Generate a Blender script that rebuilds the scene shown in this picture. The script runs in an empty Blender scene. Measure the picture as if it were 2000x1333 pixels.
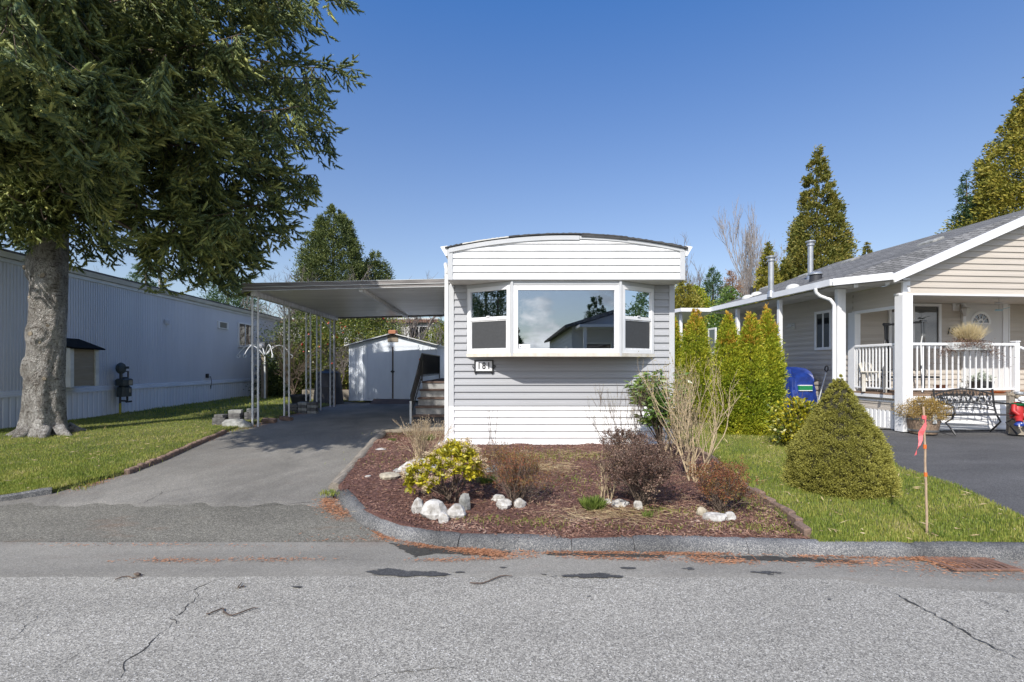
import bpy, math, random
import numpy as np
from mathutils import Vector, Matrix
random.seed(11)
rng = np.random.default_rng(11)
F, CH, HZ = 950.0, 1.55, 716.0        # focal length in photo pixels, camera height, horizon row
R = math.radians
SC = bpy.context.scene
COL = SC.collection

# ------------------------------------------------------------------ objects
def tag(o, label, cat, group=None, kind=None):
    if label: o['label'] = label
    if cat: o['category'] = cat
    if group: o['group'] = group
    if kind: o['kind'] = kind
    return o
def thing(name, label, cat, loc=(0, 0, 0), rz=0.0, group=None):
    o = bpy.data.objects.new(name, None)
    o.empty_display_size = .1
    COL.objects.link(o)
    o.location = loc; o.rotation_euler = (0, 0, rz)
    return tag(o, label, cat, group)
def link(name, me, parent=None):
    o = bpy.data.objects.new(name, me)
    COL.objects.link(o)
    if parent is not None: o.parent = parent
    return o
def copy_tree(o, parent=None):
    c = o.copy(); COL.objects.link(c)
    if parent is not None: c.parent = parent
    for ch in o.children: copy_tree(ch, c)
    return c
def arr_mesh(name, V, Fc, mat, parent=None, smooth=False, off=None):
    """mesh object from numpy arrays, faces all of one size"""
    V = np.asarray(V, dtype=np.float32).reshape(-1, 3)
    if off is not None: V = V - np.asarray(off, dtype=np.float32)
    Fc = np.asarray(Fc, dtype=np.int32)
    n, k = Fc.shape
    me = bpy.data.meshes.new(name)
    me.vertices.add(len(V)); me.vertices.foreach_set('co', V.ravel())
    me.loops.add(n*k); me.loops.foreach_set('vertex_index', Fc.ravel())
    me.polygons.add(n)
    me.polygons.foreach_set('loop_start', np.arange(0, n*k, k, dtype=np.int32))
    me.polygons.foreach_set('loop_total', np.full(n, k, dtype=np.int32))
    if smooth: me.polygons.foreach_set('use_smooth', np.ones(n, dtype=bool))
    me.materials.append(mat)
    me.update(calc_edges=True)
    me.validate()
    return link(name, me, parent)

class MB:
    def __init__(s): s.v = []; s.f = []
    def add(s, vs, fs):
        b = len(s.v); s.v += [tuple(v) for v in vs]
        s.f += [tuple(i+b for i in f) for f in fs]
    def box(s, x0, x1, y0, y1, z0, z1, m=None):
        vs = [(x, y, z) for z in (z0, z1) for y in (y0, y1) for x in (x0, x1)]
        if m: vs = [m(*v) for v in vs]
        s.add(vs, [(0,2,3,1),(4,5,7,6),(0,1,5,4),(2,6,7,3),(0,4,6,2),(1,3,7,5)])
        return s
    def bbox(s, x0, x1, y0, y1, z0, z1, b=.004, m=None):
        """box with chamfered vertical and top edges"""
        p = [(x0+b,y0),(x1-b,y0),(x1,y0+b),(x1,y1-b),(x1-b,y1),(x0+b,y1),(x0,y1-b),(x0,y0+b)]
        cx, cy = (x0+x1)/2, (y0+y1)/2
        q = [(cx+(x-cx)*(1-2*b/max(1e-6,(x1-x0))), cy+(y-cy)*(1-2*b/max(1e-6,(y1-y0)))) for x, y in p]
        vs = [(x,y,z0) for x,y in p]+[(x,y,z1-b) for x,y in p]+[(x,y,z1) for x,y in q]
        if m: vs = [m(*v) for v in vs]
        fs = [tuple(range(7,-1,-1)), tuple(range(16,24))]
        for r in (0, 8):
            for i in range(8): fs.append((r+i, r+(i+1)%8, r+8+(i+1)%8, r+8+i))
        s.add(vs, fs); return s
    def tube(s, pts, rad, n=8, cap=True):
        pts = [Vector(p) for p in pts]
        if not hasattr(rad, '__len__'): rad = [rad]*len(pts)
        vs = []; fs = []
        prev = None
        for i, p in enumerate(pts):
            d = (pts[min(i+1, len(pts)-1)]-pts[max(i-1, 0)])
            if d.length < 1e-9: d = Vector((0,0,1))
            d.normalize()
            if prev is None:
                a = Vector((0,0,1)) if abs(d.z) < .9 else Vector((1,0,0))
                u = d.cross(a).normalized()
            else:
                u = (prev - d*prev.dot(d)).normalized()
            prev = u; w = d.cross(u)
            for k in range(n):
                t = 2*math.pi*(k+.5)/n
                vs.append(p+(u*math.cos(t)+w*math.sin(t))*rad[i])
        for i in range(len(pts)-1):
            for k in range(n):
                fs.append((i*n+k, i*n+(k+1)%n, (i+1)*n+(k+1)%n, (i+1)*n+k))
        if cap:
            fs.append(tuple(range(n-1, -1, -1))); fs.append(tuple((len(pts)-1)*n+k for k in range(n)))
        s.add(vs, fs); return s
    def lathe(s, prof, c=(0,0,0), n=20, sx=1, sy=1):
        vs = []; fs = []
        for r, z in prof:
            for k in range(n):
                t = 2*math.pi*k/n
                vs.append((c[0]+r*math.cos(t)*sx, c[1]+r*math.sin(t)*sy, c[2]+z))
        m = len(prof)
        for i in range(m-1):
            for k in range(n):
                fs.append((i*n+k, i*n+(k+1)%n, (i+1)*n+(k+1)%n, (i+1)*n+k))
        fs.append(tuple(range(n-1,-1,-1))); fs.append(tuple((m-1)*n+k for k in range(n)))
        s.add(vs, fs); return s
    def prism(s, poly, h0, h1, m):
        """poly of (a,b), extruded along third axis h0..h1; m(a,b,h) -> xyz"""
        n = len(poly)
        vs = [m(a,b,h0) for a,b in poly]+[m(a,b,h1) for a,b in poly]
        fs = [tuple(range(n-1,-1,-1)), tuple(range(n,2*n))]
        for i in range(n): fs.append((i,(i+1)%n,n+(i+1)%n,n+i))
        s.add(vs, fs); return s
    def quad(s, a, b, c, d): s.add([a,b,c,d], [(0,1,2,3)]); return s
    def blob(s, c, r, n=12, m=8, jit=.15, seed=0, flat=0.0):
        """irregular stone"""
        rr = random.Random(seed)
        ph = [rr.uniform(0, 6.28) for _ in range(8)]
        cuts = [(Vector((rr.uniform(-1,1), rr.uniform(-1,1), rr.uniform(-.5,1))).normalized(), rr.uniform(.70,.92)) for _ in range(8)]+[(Vector((rr.uniform(-.25,.25),rr.uniform(-.25,.25),1)).normalized(), .84)]
        vs = []; fs = []
        for i in range(m+1):
            a = math.pi*i/m
            for k in range(n):
                t = 2*math.pi*k/n
                d = Vector((math.sin(a)*math.cos(t), math.sin(a)*math.sin(t), math.cos(a)))
                q = 1+jit*(math.sin(3*d.x+ph[0])+math.sin(4*d.y+ph[1])+math.sin(5*d.z+ph[2]))/2
                q += .03*rr.uniform(-1,1)
                for nn, h in cuts:
                    dd = d.dot(nn)
                    if dd > .05: q = min(q, h/dd*1.05)
                z = d.z*q
                vs.append((c[0]+d.x*q*r[0], c[1]+d.y*q*r[1], c[2]+max(z,-.6+flat)*r[2]))
        for i in range(m):
            for k in range(n):
                fs.append((i*n+k, (i+1)*n+k, (i+1)*n+(k+1)%n, i*n+(k+1)%n))
        s.add(vs, fs); return s
    def build(s, name, mat, parent=None, smooth=False, off=None, ang=None):
        me = bpy.data.meshes.new(name)
        vs = s.v
        if off is not None: vs = [(v[0]-off[0], v[1]-off[1], v[2]-off[2]) for v in vs]
        me.from_pydata(vs, [], s.f)
        me.materials.append(mat)
        if smooth:
            me.polygons.foreach_set('use_smooth', [True]*len(me.polygons))
            if ang: me.set_sharp_from_angle(angle=R(ang))
        me.update()
        return link(name, me, parent)

class Frame:
    """a building's own axes: u across, v along its depth"""
    def __init__(s, x, y, a): s.x, s.y, s.a, s.c, s.s = x, y, a, math.cos(a), math.sin(a)
    def w(s, u, v, z=0): return (s.x+u*s.c-v*s.s, s.y+u*s.s+v*s.c, z)
    def l(s, x, y): dx, dy = x-s.x, y-s.y; return (dx*s.c+dy*s.s, -dx*s.s+dy*s.c)
    def hu(s, px, py, u):       # what photo point (px,py) is on the plane u = const -> v, z
        r = (px-1000)/F
        v = (s.x+u*s.c-r*(s.y+u*s.s))/(s.s+r*s.c)
        d = s.y+u*s.s+v*s.c
        return v, CH-(py-HZ)/F*d
    def hv(s, px, py, v):       # ... on the plane v = const -> u, z
        r = (px-1000)/F
        u = (r*(s.y+v*s.c)-s.x+v*s.s)/(s.c-r*s.s)
        d = s.y+u*s.s+v*s.c
        return u, CH-(py-HZ)/F*d
def W(px, py, d): return Vector(((px-1000)/F*d, d, CH-(py-HZ)/F*d))

# ------------------------------------------------------------------ materials
MATS = {}
def nt(name):
    m = bpy.data.materials.new(name); m.use_nodes = True
    t = m.node_tree; b = t.nodes['Principled BSDF']
    MATS[name] = m
    return m, t, b, t.nodes, t.links
def ramp(t, fac, stops):
    r = t.nodes.new('ShaderNodeValToRGB'); e = r.color_ramp.elements
    while len(e) < len(stops): e.new(.5)
    for i, (p, c) in enumerate(stops):
        e[i].position = p; e[i].color = (*c, 1) if len(c) == 3 else c
    t.links.new(fac, r.inputs[0]); return r.outputs[0]
def noise(t, scale, detail=4, rough=.55, vec=None, dist=0):
    n = t.nodes.new('ShaderNodeTexNoise'); n.inputs['Scale'].default_value = scale
    n.inputs['Detail'].default_value = detail; n.inputs['Roughness'].default_value = rough
    n.inputs['Distortion'].default_value = dist
    if vec is not None: t.links.new(vec, n.inputs['Vector'])
    return n.outputs[0]
def objco(t, sc=(1,1,1)):
    c = t.nodes.new('ShaderNodeTexCoord'); m = t.nodes.new('ShaderNodeMapping')
    m.inputs['Scale'].default_value = sc
    t.links.new(c.outputs['Object'], m.inputs['Vector']); return m.outputs[0]
def voro(t, scale, vec=None, feat='F1'):
    n = t.nodes.new('ShaderNodeTexVoronoi'); n.feature = feat; n.inputs['Scale'].default_value = scale
    if vec is not None: t.links.new(vec, n.inputs['Vector'])
    return n
def mix(t, fac, a, b, mode='MIX'):
    n = t.nodes.new('ShaderNodeMix'); n.data_type = 'RGBA'; n.blend_type = mode
    for s, v in ((n.inputs[0], fac), (n.inputs[6], a), (n.inputs[7], b)):
        if hasattr(v, 'links') or hasattr(v, 'is_linked'): t.links.new(v, s)
        elif isinstance(v, (int, float)): s.default_value = v
        else: s.default_value = (*v, 1)
    return n.outputs[2]
def mathn(t, op, a, b=0.0, clamp=False):
    n = t.nodes.new('ShaderNodeMath'); n.operation = op; n.use_clamp = clamp
    for s, v in ((n.inputs[0], a), (n.inputs[1], b)):
        if isinstance(v, (int, float)): s.default_value = v
        else: t.links.new(v, s)
    return n.outputs[0]
def bump(t, h, strength, dist, b):
    n = t.nodes.new('ShaderNodeBump'); n.inputs['Strength'].default_value = strength
    n.inputs['Distance'].default_value = dist
    t.links.new(h, n.inputs['Height']); t.links.new(n.outputs[0], b.inputs['Normal'])
def simple(name, c, rough=.5, c2=None, sc=6, sc3=(1,1,1), metal=0, bmp=0, bsc=60, spec=.5, coat=0, lo=.35, hi=.68):
    m, t, b, N, L = nt(name)
    b.inputs['Roughness'].default_value = rough; b.inputs['Metallic'].default_value = metal
    b.inputs['Specular IOR Level'].default_value = spec
    b.inputs['Coat Weight'].default_value = coat
    v = objco(t, sc3)
    if c2 is None: c2 = tuple(x*.86 for x in c)
    L.new(ramp(t, noise(t, sc, 6, .6, v), [(lo, c2), (hi, c)]), b.inputs['Base Color'])
    if bmp: bump(t, noise(t, bsc, 3, .5, v), bmp, .01, b)
    return m
def leafmat(name, cols, rough=.55, trans=.25, spec=.35, gain=1.6):
    """foliage: each leaf its own tone from a ramp; light passes partly through"""
    m, t, b, N, L = nt(name)
    g = N.new('ShaderNodeNewGeometry')
    n = noise(t, 1.6, 4, .6, objco(t))
    f = mathn(t, 'ADD', mathn(t, 'MULTIPLY', g.outputs['Random Per Island'], .55), mathn(t, 'MULTIPLY', mathn(t, 'SUBTRACT', n, .33), 1.3), True)
    k = len(cols); cols = [tuple(min(.8,x*gain) for x in c_) for c_ in cols]
    c = ramp(t, f, [(i/(k-1), cc) for i, cc in enumerate(cols)])
    L.new(c, b.inputs['Base Color']); b.inputs['Roughness'].default_value = rough
    b.inputs['Specular IOR Level'].default_value = spec
    tr = N.new('ShaderNodeBsdfTranslucent'); L.new(c, tr.inputs[0])
    mx = N.new('ShaderNodeMixShader'); mx.inputs[0].default_value = trans
    out = N['Material Output']
    L.new(b.outputs[0], mx.inputs[1]); L.new(tr.outputs[0], mx.inputs[2]); L.new(mx.outputs[0], out.inputs[0])
    return m

def asphalt(name, dark, light, scale, patch=.25, rust=0.0, ctr=1.0, streak=(1,1,1), cracks=None):
    m, t, b, N, L = nt(name)
    v = objco(t)
    g = voro(t, scale, v); g2 = voro(t, scale*2.3, v)
    sep = N.new('ShaderNodeSeparateColor'); L.new(g.outputs['Color'], sep.inputs[0])
    sep2 = N.new('ShaderNodeSeparateColor'); L.new(g2.outputs['Color'], sep2.inputs[0])
    mid = tuple((a+bb)/2 for a, bb in zip(dark, light))
    st = [(0.0, tuple(x*(1-.45*ctr) for x in dark)), (.35, dark), (.7, mid), (.9, light), (1.0, tuple(min(1,x*(1+.75*ctr)) for x in light))]
    f = mathn(t, 'ADD', mathn(t, 'MULTIPLY', sep.outputs[0], .6), mathn(t, 'MULTIPLY', sep2.outputs[1], .4))
    c = ramp(t, f, st)
    big = ramp(t, noise(t, .9, 6, .62, objco(t, streak), .6), [(.3, (1-patch,)*3), (.7, (1+patch*.35,)*3)])
    c = mix(t, 1.0, c, big, 'MULTIPLY')
    big2 = ramp(t, noise(t, 5.5, 5, .7, v), [(.3, (.95,)*3), (.7, (1.03,)*3)])
    c = mix(t, 1.0, c, big2, 'MULTIPLY')
    if rust:
        rs = ramp(t, noise(t, 1.6, 8, .72, objco(t, (.6, 1.8, 1))), [(.56, (0,0,0)), (.72, (rust,)*3)])
        sp = N.new('ShaderNodeSeparateColor'); L.new(rs, sp.inputs[0])
        c = mix(t, sp.outputs[0], c, (.2, .10, .055))
    L.new(c, b.inputs['Base Color'])
    b.inputs['Roughness'].default_value = .82; b.inputs['Specular IOR Level'].default_value = .35
    bump(t, mathn(t, 'ADD', g.outputs['Distance'], noise(t, scale*1.1, 2, .5, v)), .4, .004, b)
    return m
M = {}
M['road'] = asphalt('road_asphalt', (.225,.212,.185), (.56,.53,.455), 140, .16, ctr=1.7, streak=(.35,1.6,1))
M['gutter'] = asphalt('gutter_asphalt', (.22,.207,.178), (.355,.335,.292), 150, .28, rust=.2, ctr=.5, streak=(.5,2.2,1))
M['apron'] = asphalt('apron_asphalt', (.118,.111,.092), (.275,.260,.216), 110, .3, rust=.35, streak=(.6,1.5,1))
M['drive'] = asphalt('driveway_asphalt', (.185,.174,.152), (.325,.304,.262), 130, .42, rust=.14, ctr=.5, streak=(1.2,.7,1))
M['rdrive'] = asphalt('blacktop', (.078,.076,.075), (.165,.161,.156), 140, .35, ctr=.6, streak=(.5,1.5,1))
M['kerb'] = asphalt('kerb_concrete', (.10,.103,.108), (.35,.338,.31), 160, .8, ctr=.7, streak=(.8,.8,.8))
M['concrete'] = asphalt('pale_concrete', (.26,.25,.23), (.36,.35,.32), 160, .3, ctr=.25)

def ribmat(name, c, rough=.45): return simple(name, c, rough, tuple(x*.88 for x in c), 1.5, bmp=.05, bsc=8)
M['white'] = simple('white_vinyl', (.80,.80,.80), .38, (.74,.74,.745), 3)
M['whitesid'] = simple('white_siding', (.82,.82,.82), .45, (.72,.72,.715), 2.6, (1,1,.35), lo=.3, hi=.55)
M['greysid'] = simple('grey_siding', (.385,.392,.408), .5, (.36,.365,.38), 2, (.4,1,4))
M['greytrim'] = simple('grey_trim', (.52,.53,.54), .45, (.48,.49,.50), 3)
M['blackroof'] = simple('black_membrane', (.035,.035,.037), .8, (.07,.07,.07), 8, bmp=.4, bsc=20)
M['soffit'] = simple('soffit_white', (.62,.61,.57), .6, (.55,.54,.50), 4)
M['black'] = simple('black_metal', (.02,.02,.022), .4, (.035,.035,.035), 10)
M['sill'] = simple('weathered_sill', (.72,.69,.62), .6, (.58,.53,.44), 9, (1,1,.2))
M['ltan'] = simple('tan_siding', (.56,.505,.44), .5, (.46,.41,.35), 1.2, (.35,.35,5), lo=.3, hi=.7)
M['greywall'] = simple('ribbed_grey_aluminium', (.66,.675,.72), .55, (.56,.575,.62), 1.1, (1,1,.25), lo=.25, hi=.75)
M['skirt'] = simple('pale_skirting', (.82,.84,.88), .55, (.70,.72,.76), 1.3, (1,1,.3))
M['offwhite'] = simple('off_white_trim', (.70,.71,.70), .5, (.55,.56,.54), 2, (1,1,2))
M['alu'] = simple('weathered_aluminium', (.74,.75,.76), .5, (.50,.49,.47), 14, (1,1,.25), metal=0, lo=.3, hi=.6)
M['panroof'] = simple('carport_pan', (.66,.65,.63), .38, (.50,.49,.47), 2.4, (.3,3,1), metal=.15)
M['fasciadk'] = simple('weathered_fascia', (.24,.22,.21), .6, (.10,.092,.088), 5, (.4,1,8), lo=.35, hi=.62)
M['fasciagrey'] = simple('worn_grey_paint', (.36,.36,.35), .7, (.24,.24,.23), 6)
M['shedwall'] = simple('shed_enamel', (.76,.81,.86), .5, (.66,.71,.76), 2.5, (1,1,.3), lo=.3)
M['wood'] = simple('weathered_timber', (.30,.255,.185), .8, (.15,.12,.085), 14, (1,1,.4), bmp=.5, bsc=40)
M['woodgrey'] = simple('grey_timber', (.33,.29,.235), .85, (.17,.145,.115), 16, (3,.3,3), bmp=.6, bsc=40)
M['woodbrown'] = simple('brown_tread', (.17,.115,.09), .8, (.08,.055,.045), 12, (.4,3,1), bmp=.3)
M['brick'] = simple('edging_brick', (.25,.165,.12), .9, (.13,.09,.07), 18, bmp=.8, bsc=60)
M['stone'] = simple('white_stone', (.60,.585,.55), .9, (.24,.22,.19), 11, bmp=1.0, bsc=26, lo=.34, hi=.60)
M['stonetan'] = simple('tan_stone', (.52,.47,.36), .9, (.30,.26,.19), 12, bmp=.9, bsc=30)
M['stonegrey'] = simple('grey_stone', (.36,.36,.34), .9, (.18,.18,.165), 12, bmp=.9, bsc=30)
M['paver'] = simple('dark_paver', (.16,.155,.15), .9, (.075,.072,.07), 18, bmp=.6, bsc=60)
M['brown'] = simple('brown_plastic', (.10,.06,.045), .6)
M['darkplastic'] = simple('dark_plastic', (.045,.045,.05), .55, (.03,.03,.033), 5)
M['blindark'] = simple('blind_slat', (.27,.28,.28), .6)
M['screen'] = simple('insect_screen', (.055,.058,.062), .7, (.045,.047,.05), 30)
M['room'] = simple('room_wall', (.32,.31,.29), .9)
M['steel'] = simple('galvanised_flue', (.52,.53,.54), .38, (.40,.41,.42), 6, metal=.6)
M['steel_d'] = simple('grey_steel_tube', (.22,.225,.23), .35, metal=.5)
M['blue'] = simple('blue_tarp', (.014,.045,.25), .42, (.008,.025,.15), 6, bmp=.8, bsc=9)
M['navy'] = simple('navy_cover', (.008,.022,.11), .5, (.006,.016,.08), 6, bmp=.5, bsc=9)
M['green'] = simple('green_stripe', (.015,.22,.075), .5)
M['red'] = simple('red_paint', (.45,.02,.02), .5)
M['pink'] = simple('pink_tape', (.85,.16,.17), .6)
M['orange'] = simple('orange_plastic', (.75,.17,.03), .5)
M['terracotta'] = simple('terracotta', (.45,.19,.10), .85)
M['cane'] = simple('pale_stake', (.50,.37,.25), .8, (.34,.24,.16), 20)
M['yellow'] = simple('yellow_pipe', (.42,.38,.04), .5)
M['meter'] = simple('grey_green_meter', (.055,.072,.075), .5, (.04,.05,.052), 10)
M['tanbox'] = simple('tan_board', (.30,.255,.19), .7, (.26,.22,.165), 4, (1,1,6))
M['rust'] = simple('rusty_iron', (.23,.125,.085), .8, (.13,.075,.055), 25, bmp=.5, bsc=90)
M['barrel'] = simple('barrel_oak', (.33,.235,.16), .8, (.19,.13,.09), 8, (5,5,.6), bmp=.4, bsc=30)
M['deck'] = simple('deck_boards', (.32,.22,.15), .75, (.24,.16,.11), 5, (1,8,1))
M['doorw'] = simple('door_paint', (.62,.61,.60), .4, (.59,.58,.57), 3)
M['bark'] = None
# shingles
def shingle(name, c1, c2):
    m, t, b, N, L = nt(name)
    v = objco(t)
    mpn = v.node; mpn.inputs['Rotation'].default_value = (0, 0, R(90))
    br = N.new('ShaderNodeTexBrick'); L.new(v, br.inputs['Vector'])
    br.inputs['Scale'].default_value = 1.45; br.inputs['Brick Width'].default_value = .3; br.inputs['Row Height'].default_value = .115
    br.inputs['Mortar Size'].default_value = .010; br.inputs['Color1'].default_value = (*c1, 1); br.inputs['Color2'].default_value = (*c2, 1)
    br.inputs['Mortar'].default_value = (c2[0]*.35,)*3+(1,); br.offset = .5; br.inputs['Bias'].default_value = 0
    n = ramp(t, noise(t, 40, 3, .6, v), [(.3, (.75,)*3), (.7, (1.2,)*3)])
    n2 = ramp(t, noise(t, 1.2, 4, .6, v), [(.3, (.85,)*3), (.7, (1.1,)*3)])
    L.new(mix(t, 1, mix(t, 1, br.outputs['Color'], n, 'MULTIPLY'), n2, 'MULTIPLY'), b.inputs['Base Color'])
    b.inputs['Roughness'].default_value = 1.0; b.inputs['Specular IOR Level'].default_value = .15
    bump(t, br.outputs['Fac'], -.6, .01, b)
    return m
M['shingle'] = shingle('grey_shingle', (.23,.225,.215), (.13,.128,.122))
M['shingledk'] = shingle('dark_shingle', (.03,.03,.03), (.018,.018,.018))
# bark
def barkmat():
    m, t, b, N, L = nt('spruce_bark')
    v = objco(t, (1,1,.55))
    vo = voro(t, 52, mix(t, .12, objco(t, (1,1,.75)), noise(t, 9, 4, .6, v)), 'DISTANCE_TO_EDGE')
    n = noise(t, 13, 10, .78, v); n2 = noise(t, 2.3, 6, .7, v)
    c = ramp(t, n, [(.32, (.30,.27,.245)), (.46, (.64,.61,.58)), (.60, (.86,.84,.81))])
    c = mix(t, 1, c, ramp(t, n2, [(.40, (.55,.53,.50)), (.58, (1.1,1.1,1.09))]), 'MULTIPLY')
    edge = ramp(t, vo.outputs['Distance'], [(0, (.28,.25,.23)), (.07, (1,1,1))])
    c = mix(t, .6, c, edge, 'MULTIPLY')
    lent = ramp(t, noise(t, 9, 3, .5, objco(t, (1,1,3.2))), [(.33, (.30,.27,.24)), (.40, (1,1,1))])
    c = mix(t, .8, c, lent, 'MULTIPLY')
    flake = ramp(t, noise(t, 34, 5, .7, objco(t, (1,1,.6))), [(.38, (.55,.52,.49)), (.50, (1,1,1)), (.66, (1.18,1.18,1.17))])
    c = mix(t, .9, c, flake, 'MULTIPLY')
    L.new(c, b.inputs['Base Color']); b.inputs['Roughness'].default_value = .95
    h = mathn(t, 'ADD', mathn(t, 'MULTIPLY', vo.outputs['Distance'], 3.0), mathn(t, 'MULTIPLY', n, 2.0))
    bump(t, h, 1.0, .045, b)
    return m
M['bark'] = barkmat()
M['twig'] = simple('twig_bark', (.17,.125,.09), .9, (.09,.065,.05), 30)
M['twigpale'] = simple('pale_twig', (.52,.41,.26), .85, (.34,.26,.16), 30)
M['twiggrey'] = simple('grey_twig', (.26,.225,.20), .9, (.16,.135,.12), 20)
M['twigbirch'] = simple('far_twig', (.40,.36,.33), .9, (.25,.21,.19), 10)
M['trunk'] = simple('brown_trunk', (.13,.095,.07), .9, (.07,.05,.04), 12, bmp=.5)
def soilmat():
    m, t, b, N, L = nt('bark_mulch_soil')
    v = objco(t)
    a = noise(t, 60, 8, .75, v); a2 = noise(t, 4, 5, .6, v)
    c = ramp(t, a, [(.3, (.05,.026,.021)), (.55, (.17,.08,.063)), (.75, (.30,.17,.135))])
    c = mix(t, 1, c, ramp(t, a2, [(.3,(.75,)*3),(.7,(1.2,)*3)]), 'MULTIPLY')
    L.new(c, b.inputs['Base Color']); b.inputs['Roughness'].default_value = .95
    bump(t, a, 1, .03, b); return m
M['mulch'] = soilmat()
def turfmat():
    m, t, b, N, L = nt('turf')
    v = objco(t)
    a = noise(t, 1.4, 5, .6, v); a2 = noise(t, 55, 4, .7, v)
    c = ramp(t, a, [(.35, (.10,.13,.03)), (.62, (.22,.22,.07))])
    c = mix(t, 1, c, ramp(t, a2, [(.3,(.5,)*3),(.7,(1.25,)*3)]), 'MULTIPLY')
    L.new(c, b.inputs['Base Color']); b.inputs['Roughness'].default_value = .95
    bump(t, a2, 1, .03, b); return m
M['turf'] = turfmat()
M['grass'] = leafmat('grass_blade', [(.055,.085,.016), (.115,.155,.022), (.18,.215,.035), (.27,.255,.06), (.40,.33,.18)], .6, .35, gain=1.5)
M['chips'] = leafmat('mulch_chip', [(.035,.016,.012), (.085,.042,.030), (.14,.075,.055), (.21,.13,.095), (.40,.31,.24)], .9, 0, gain=1.5)
M['litter'] = leafmat('needle_litter', [(.12,.06,.035), (.25,.115,.06), (.36,.18,.10), (.20,.13,.09)], .85, .1, gain=1.3)
M['straw'] = leafmat('dry_straw', [(.34,.24,.12), (.46,.35,.2), (.56,.47,.31)], .8, .2, gain=1.1)
M['spruce'] = leafmat('spruce_needles', [(.018,.03,.014), (.045,.066,.025), (.135,.155,.045), (.33,.32,.10)], .55, .1, gain=1.75)
M['cedar'] = leafmat('cedar_spray', [(.05,.062,.012), (.095,.105,.02), (.16,.145,.03), (.22,.16,.035)], .6, .25)
M['cedargold'] = leafmat('golden_cedar_spray', [(.06,.07,.012), (.13,.13,.02), (.22,.19,.03), (.30,.22,.04)], .6, .25)
M['yew'] = leafmat('yew_needles', [(.02,.035,.012), (.045,.065,.018), (.10,.12,.032), (.17,.18,.05)], .55, .1, gain=1.35)
M['pine'] = leafmat('pine_needles', [(.02,.045,.018), (.045,.08,.03), (.08,.115,.04)], .55, .2)
M['arbor'] = leafmat('arborvitae_spray', [(.07,.105,.008), (.15,.19,.014), (.28,.28,.025), (.40,.35,.035)], .55, .3, gain=1.7)
M['arbortip'] = leafmat('arborvitae_tip', [(.22,.15,.02), (.38,.22,.03), (.42,.30,.05)], .55, .3)
M['alberta'] = leafmat('dwarf_spruce_needles', [(.10,.10,.02), (.18,.17,.035), (.25,.235,.05), (.31,.285,.07)], .6, .2, gain=1.5)
M['holly'] = leafmat('holly_leaf', [(.03,.055,.012), (.07,.10,.02), (.16,.17,.03), (.30,.26,.05)], .35, .15, .6, 1.4)
M['skimmia'] = leafmat('skimmia_leaf', [(.10,.12,.012), (.30,.28,.02), (.52,.44,.03), (.68,.55,.06)], .4, .25, .5, 1.12)
M['skimflower'] = leafmat('skimmia_flower', [(.30,.22,.10), (.46,.36,.24), (.58,.48,.36)], .9, .1, gain=1.2)
M['redleaf'] = leafmat('red_azalea_leaf', [(.08,.03,.02), (.17,.055,.03), (.15,.10,.03), (.11,.12,.03)], .6, .2)
M['darkleaf'] = leafmat('dark_azalea_leaf', [(.035,.02,.016), (.07,.04,.03), (.12,.075,.055), (.40,.30,.20)], .5, .1)
M['rhodo'] = leafmat('rhododendron_leaf', [(.035,.07,.015), (.08,.13,.025), (.15,.20,.04)], .35, .2, .6)
M['weed'] = leafmat('weed_leaf', [(.07,.11,.02), (.13,.18,.035), (.24,.27,.07)], .55, .3, gain=1.3)
M['budleaf'] = leafmat('bud', [(.28,.22,.06), (.40,.33,.10)], .6, .3, gain=1.1)
M['rustleaf'] = leafmat('rust_far_foliage', [(.13,.065,.03), (.22,.12,.06), (.26,.17,.09)], .8, .2)
M['sorrel'] = leafmat('dry_heather', [(.12,.075,.02), (.22,.14,.04), (.26,.19,.06), (.14,.08,.05)], .8, .2)
M['berry'] = simple('red_berry', (.50,.035,.015), .4)
M['plume'] = leafmat('grass_plume', [(.42,.34,.16), (.56,.46,.26), (.66,.57,.38)], .8, .25, gain=1.05)

def glassmat(name, refl, tint, rough=.0):
    m, t, b, N, L = nt(name)
    g = N.new('ShaderNodeBsdfGlossy'); g.inputs['Roughness'].default_value = rough; g.inputs['Color'].default_value = (.92,.96,1,1)
    tr = N.new('ShaderNodeBsdfTransparent'); tr.inputs['Color'].default_value = (*tint, 1)
    fr = N.new('ShaderNodeFresnel'); fr.inputs['IOR'].default_value = 1.5
    f = mathn(t, 'ADD', fr.outputs[0], refl, True)
    mx = N.new('ShaderNodeMixShader'); L.new(f, mx.inputs[0]); L.new(tr.outputs[0], mx.inputs[1]); L.new(g.outputs[0], mx.inputs[2])
    L.new(mx.outputs[0], N['Material Output'].inputs[0]); return m
M['glass'] = glassmat('window_glass', .34, (.42,.44,.46))
M['glassdk'] = simple('dark_glass', (.022,.026,.028), .04, (.018,.02,.022), 3, spec=1.0, coat=.6)

# ------------------------------------------------------------------ sun, sky, camera
SUN = Vector((.45, 1.0, -1.0)).normalized()
sl = bpy.data.lights.new('sun', 'SUN'); sl.energy = 3.3; sl.angle = R(.53); sl.color = (1.0, .955, .89)
so = bpy.data.objects.new('sun', sl); COL.objects.link(so); so.location = (-20, -40, 50)
so.rotation_euler = SUN.to_track_quat('-Z', 'Y').to_euler()
w = bpy.data.worlds.new('World'); SC.world = w; w.use_nodes = True
t = w.node_tree; bg = t.nodes['Background']
sky = t.nodes.new('ShaderNodeTexSky'); sky.sky_type = 'NISHITA'; sky.sun_disc = False
sky.sun_elevation = math.asin(-SUN.z); sky.sun_rotation = math.atan2(-SUN.x, -SUN.y) % (2*math.pi)
sky.altitude = 20; sky.air_density = 1.0; sky.dust_density = .6; sky.ozone_density = 2.2
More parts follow.
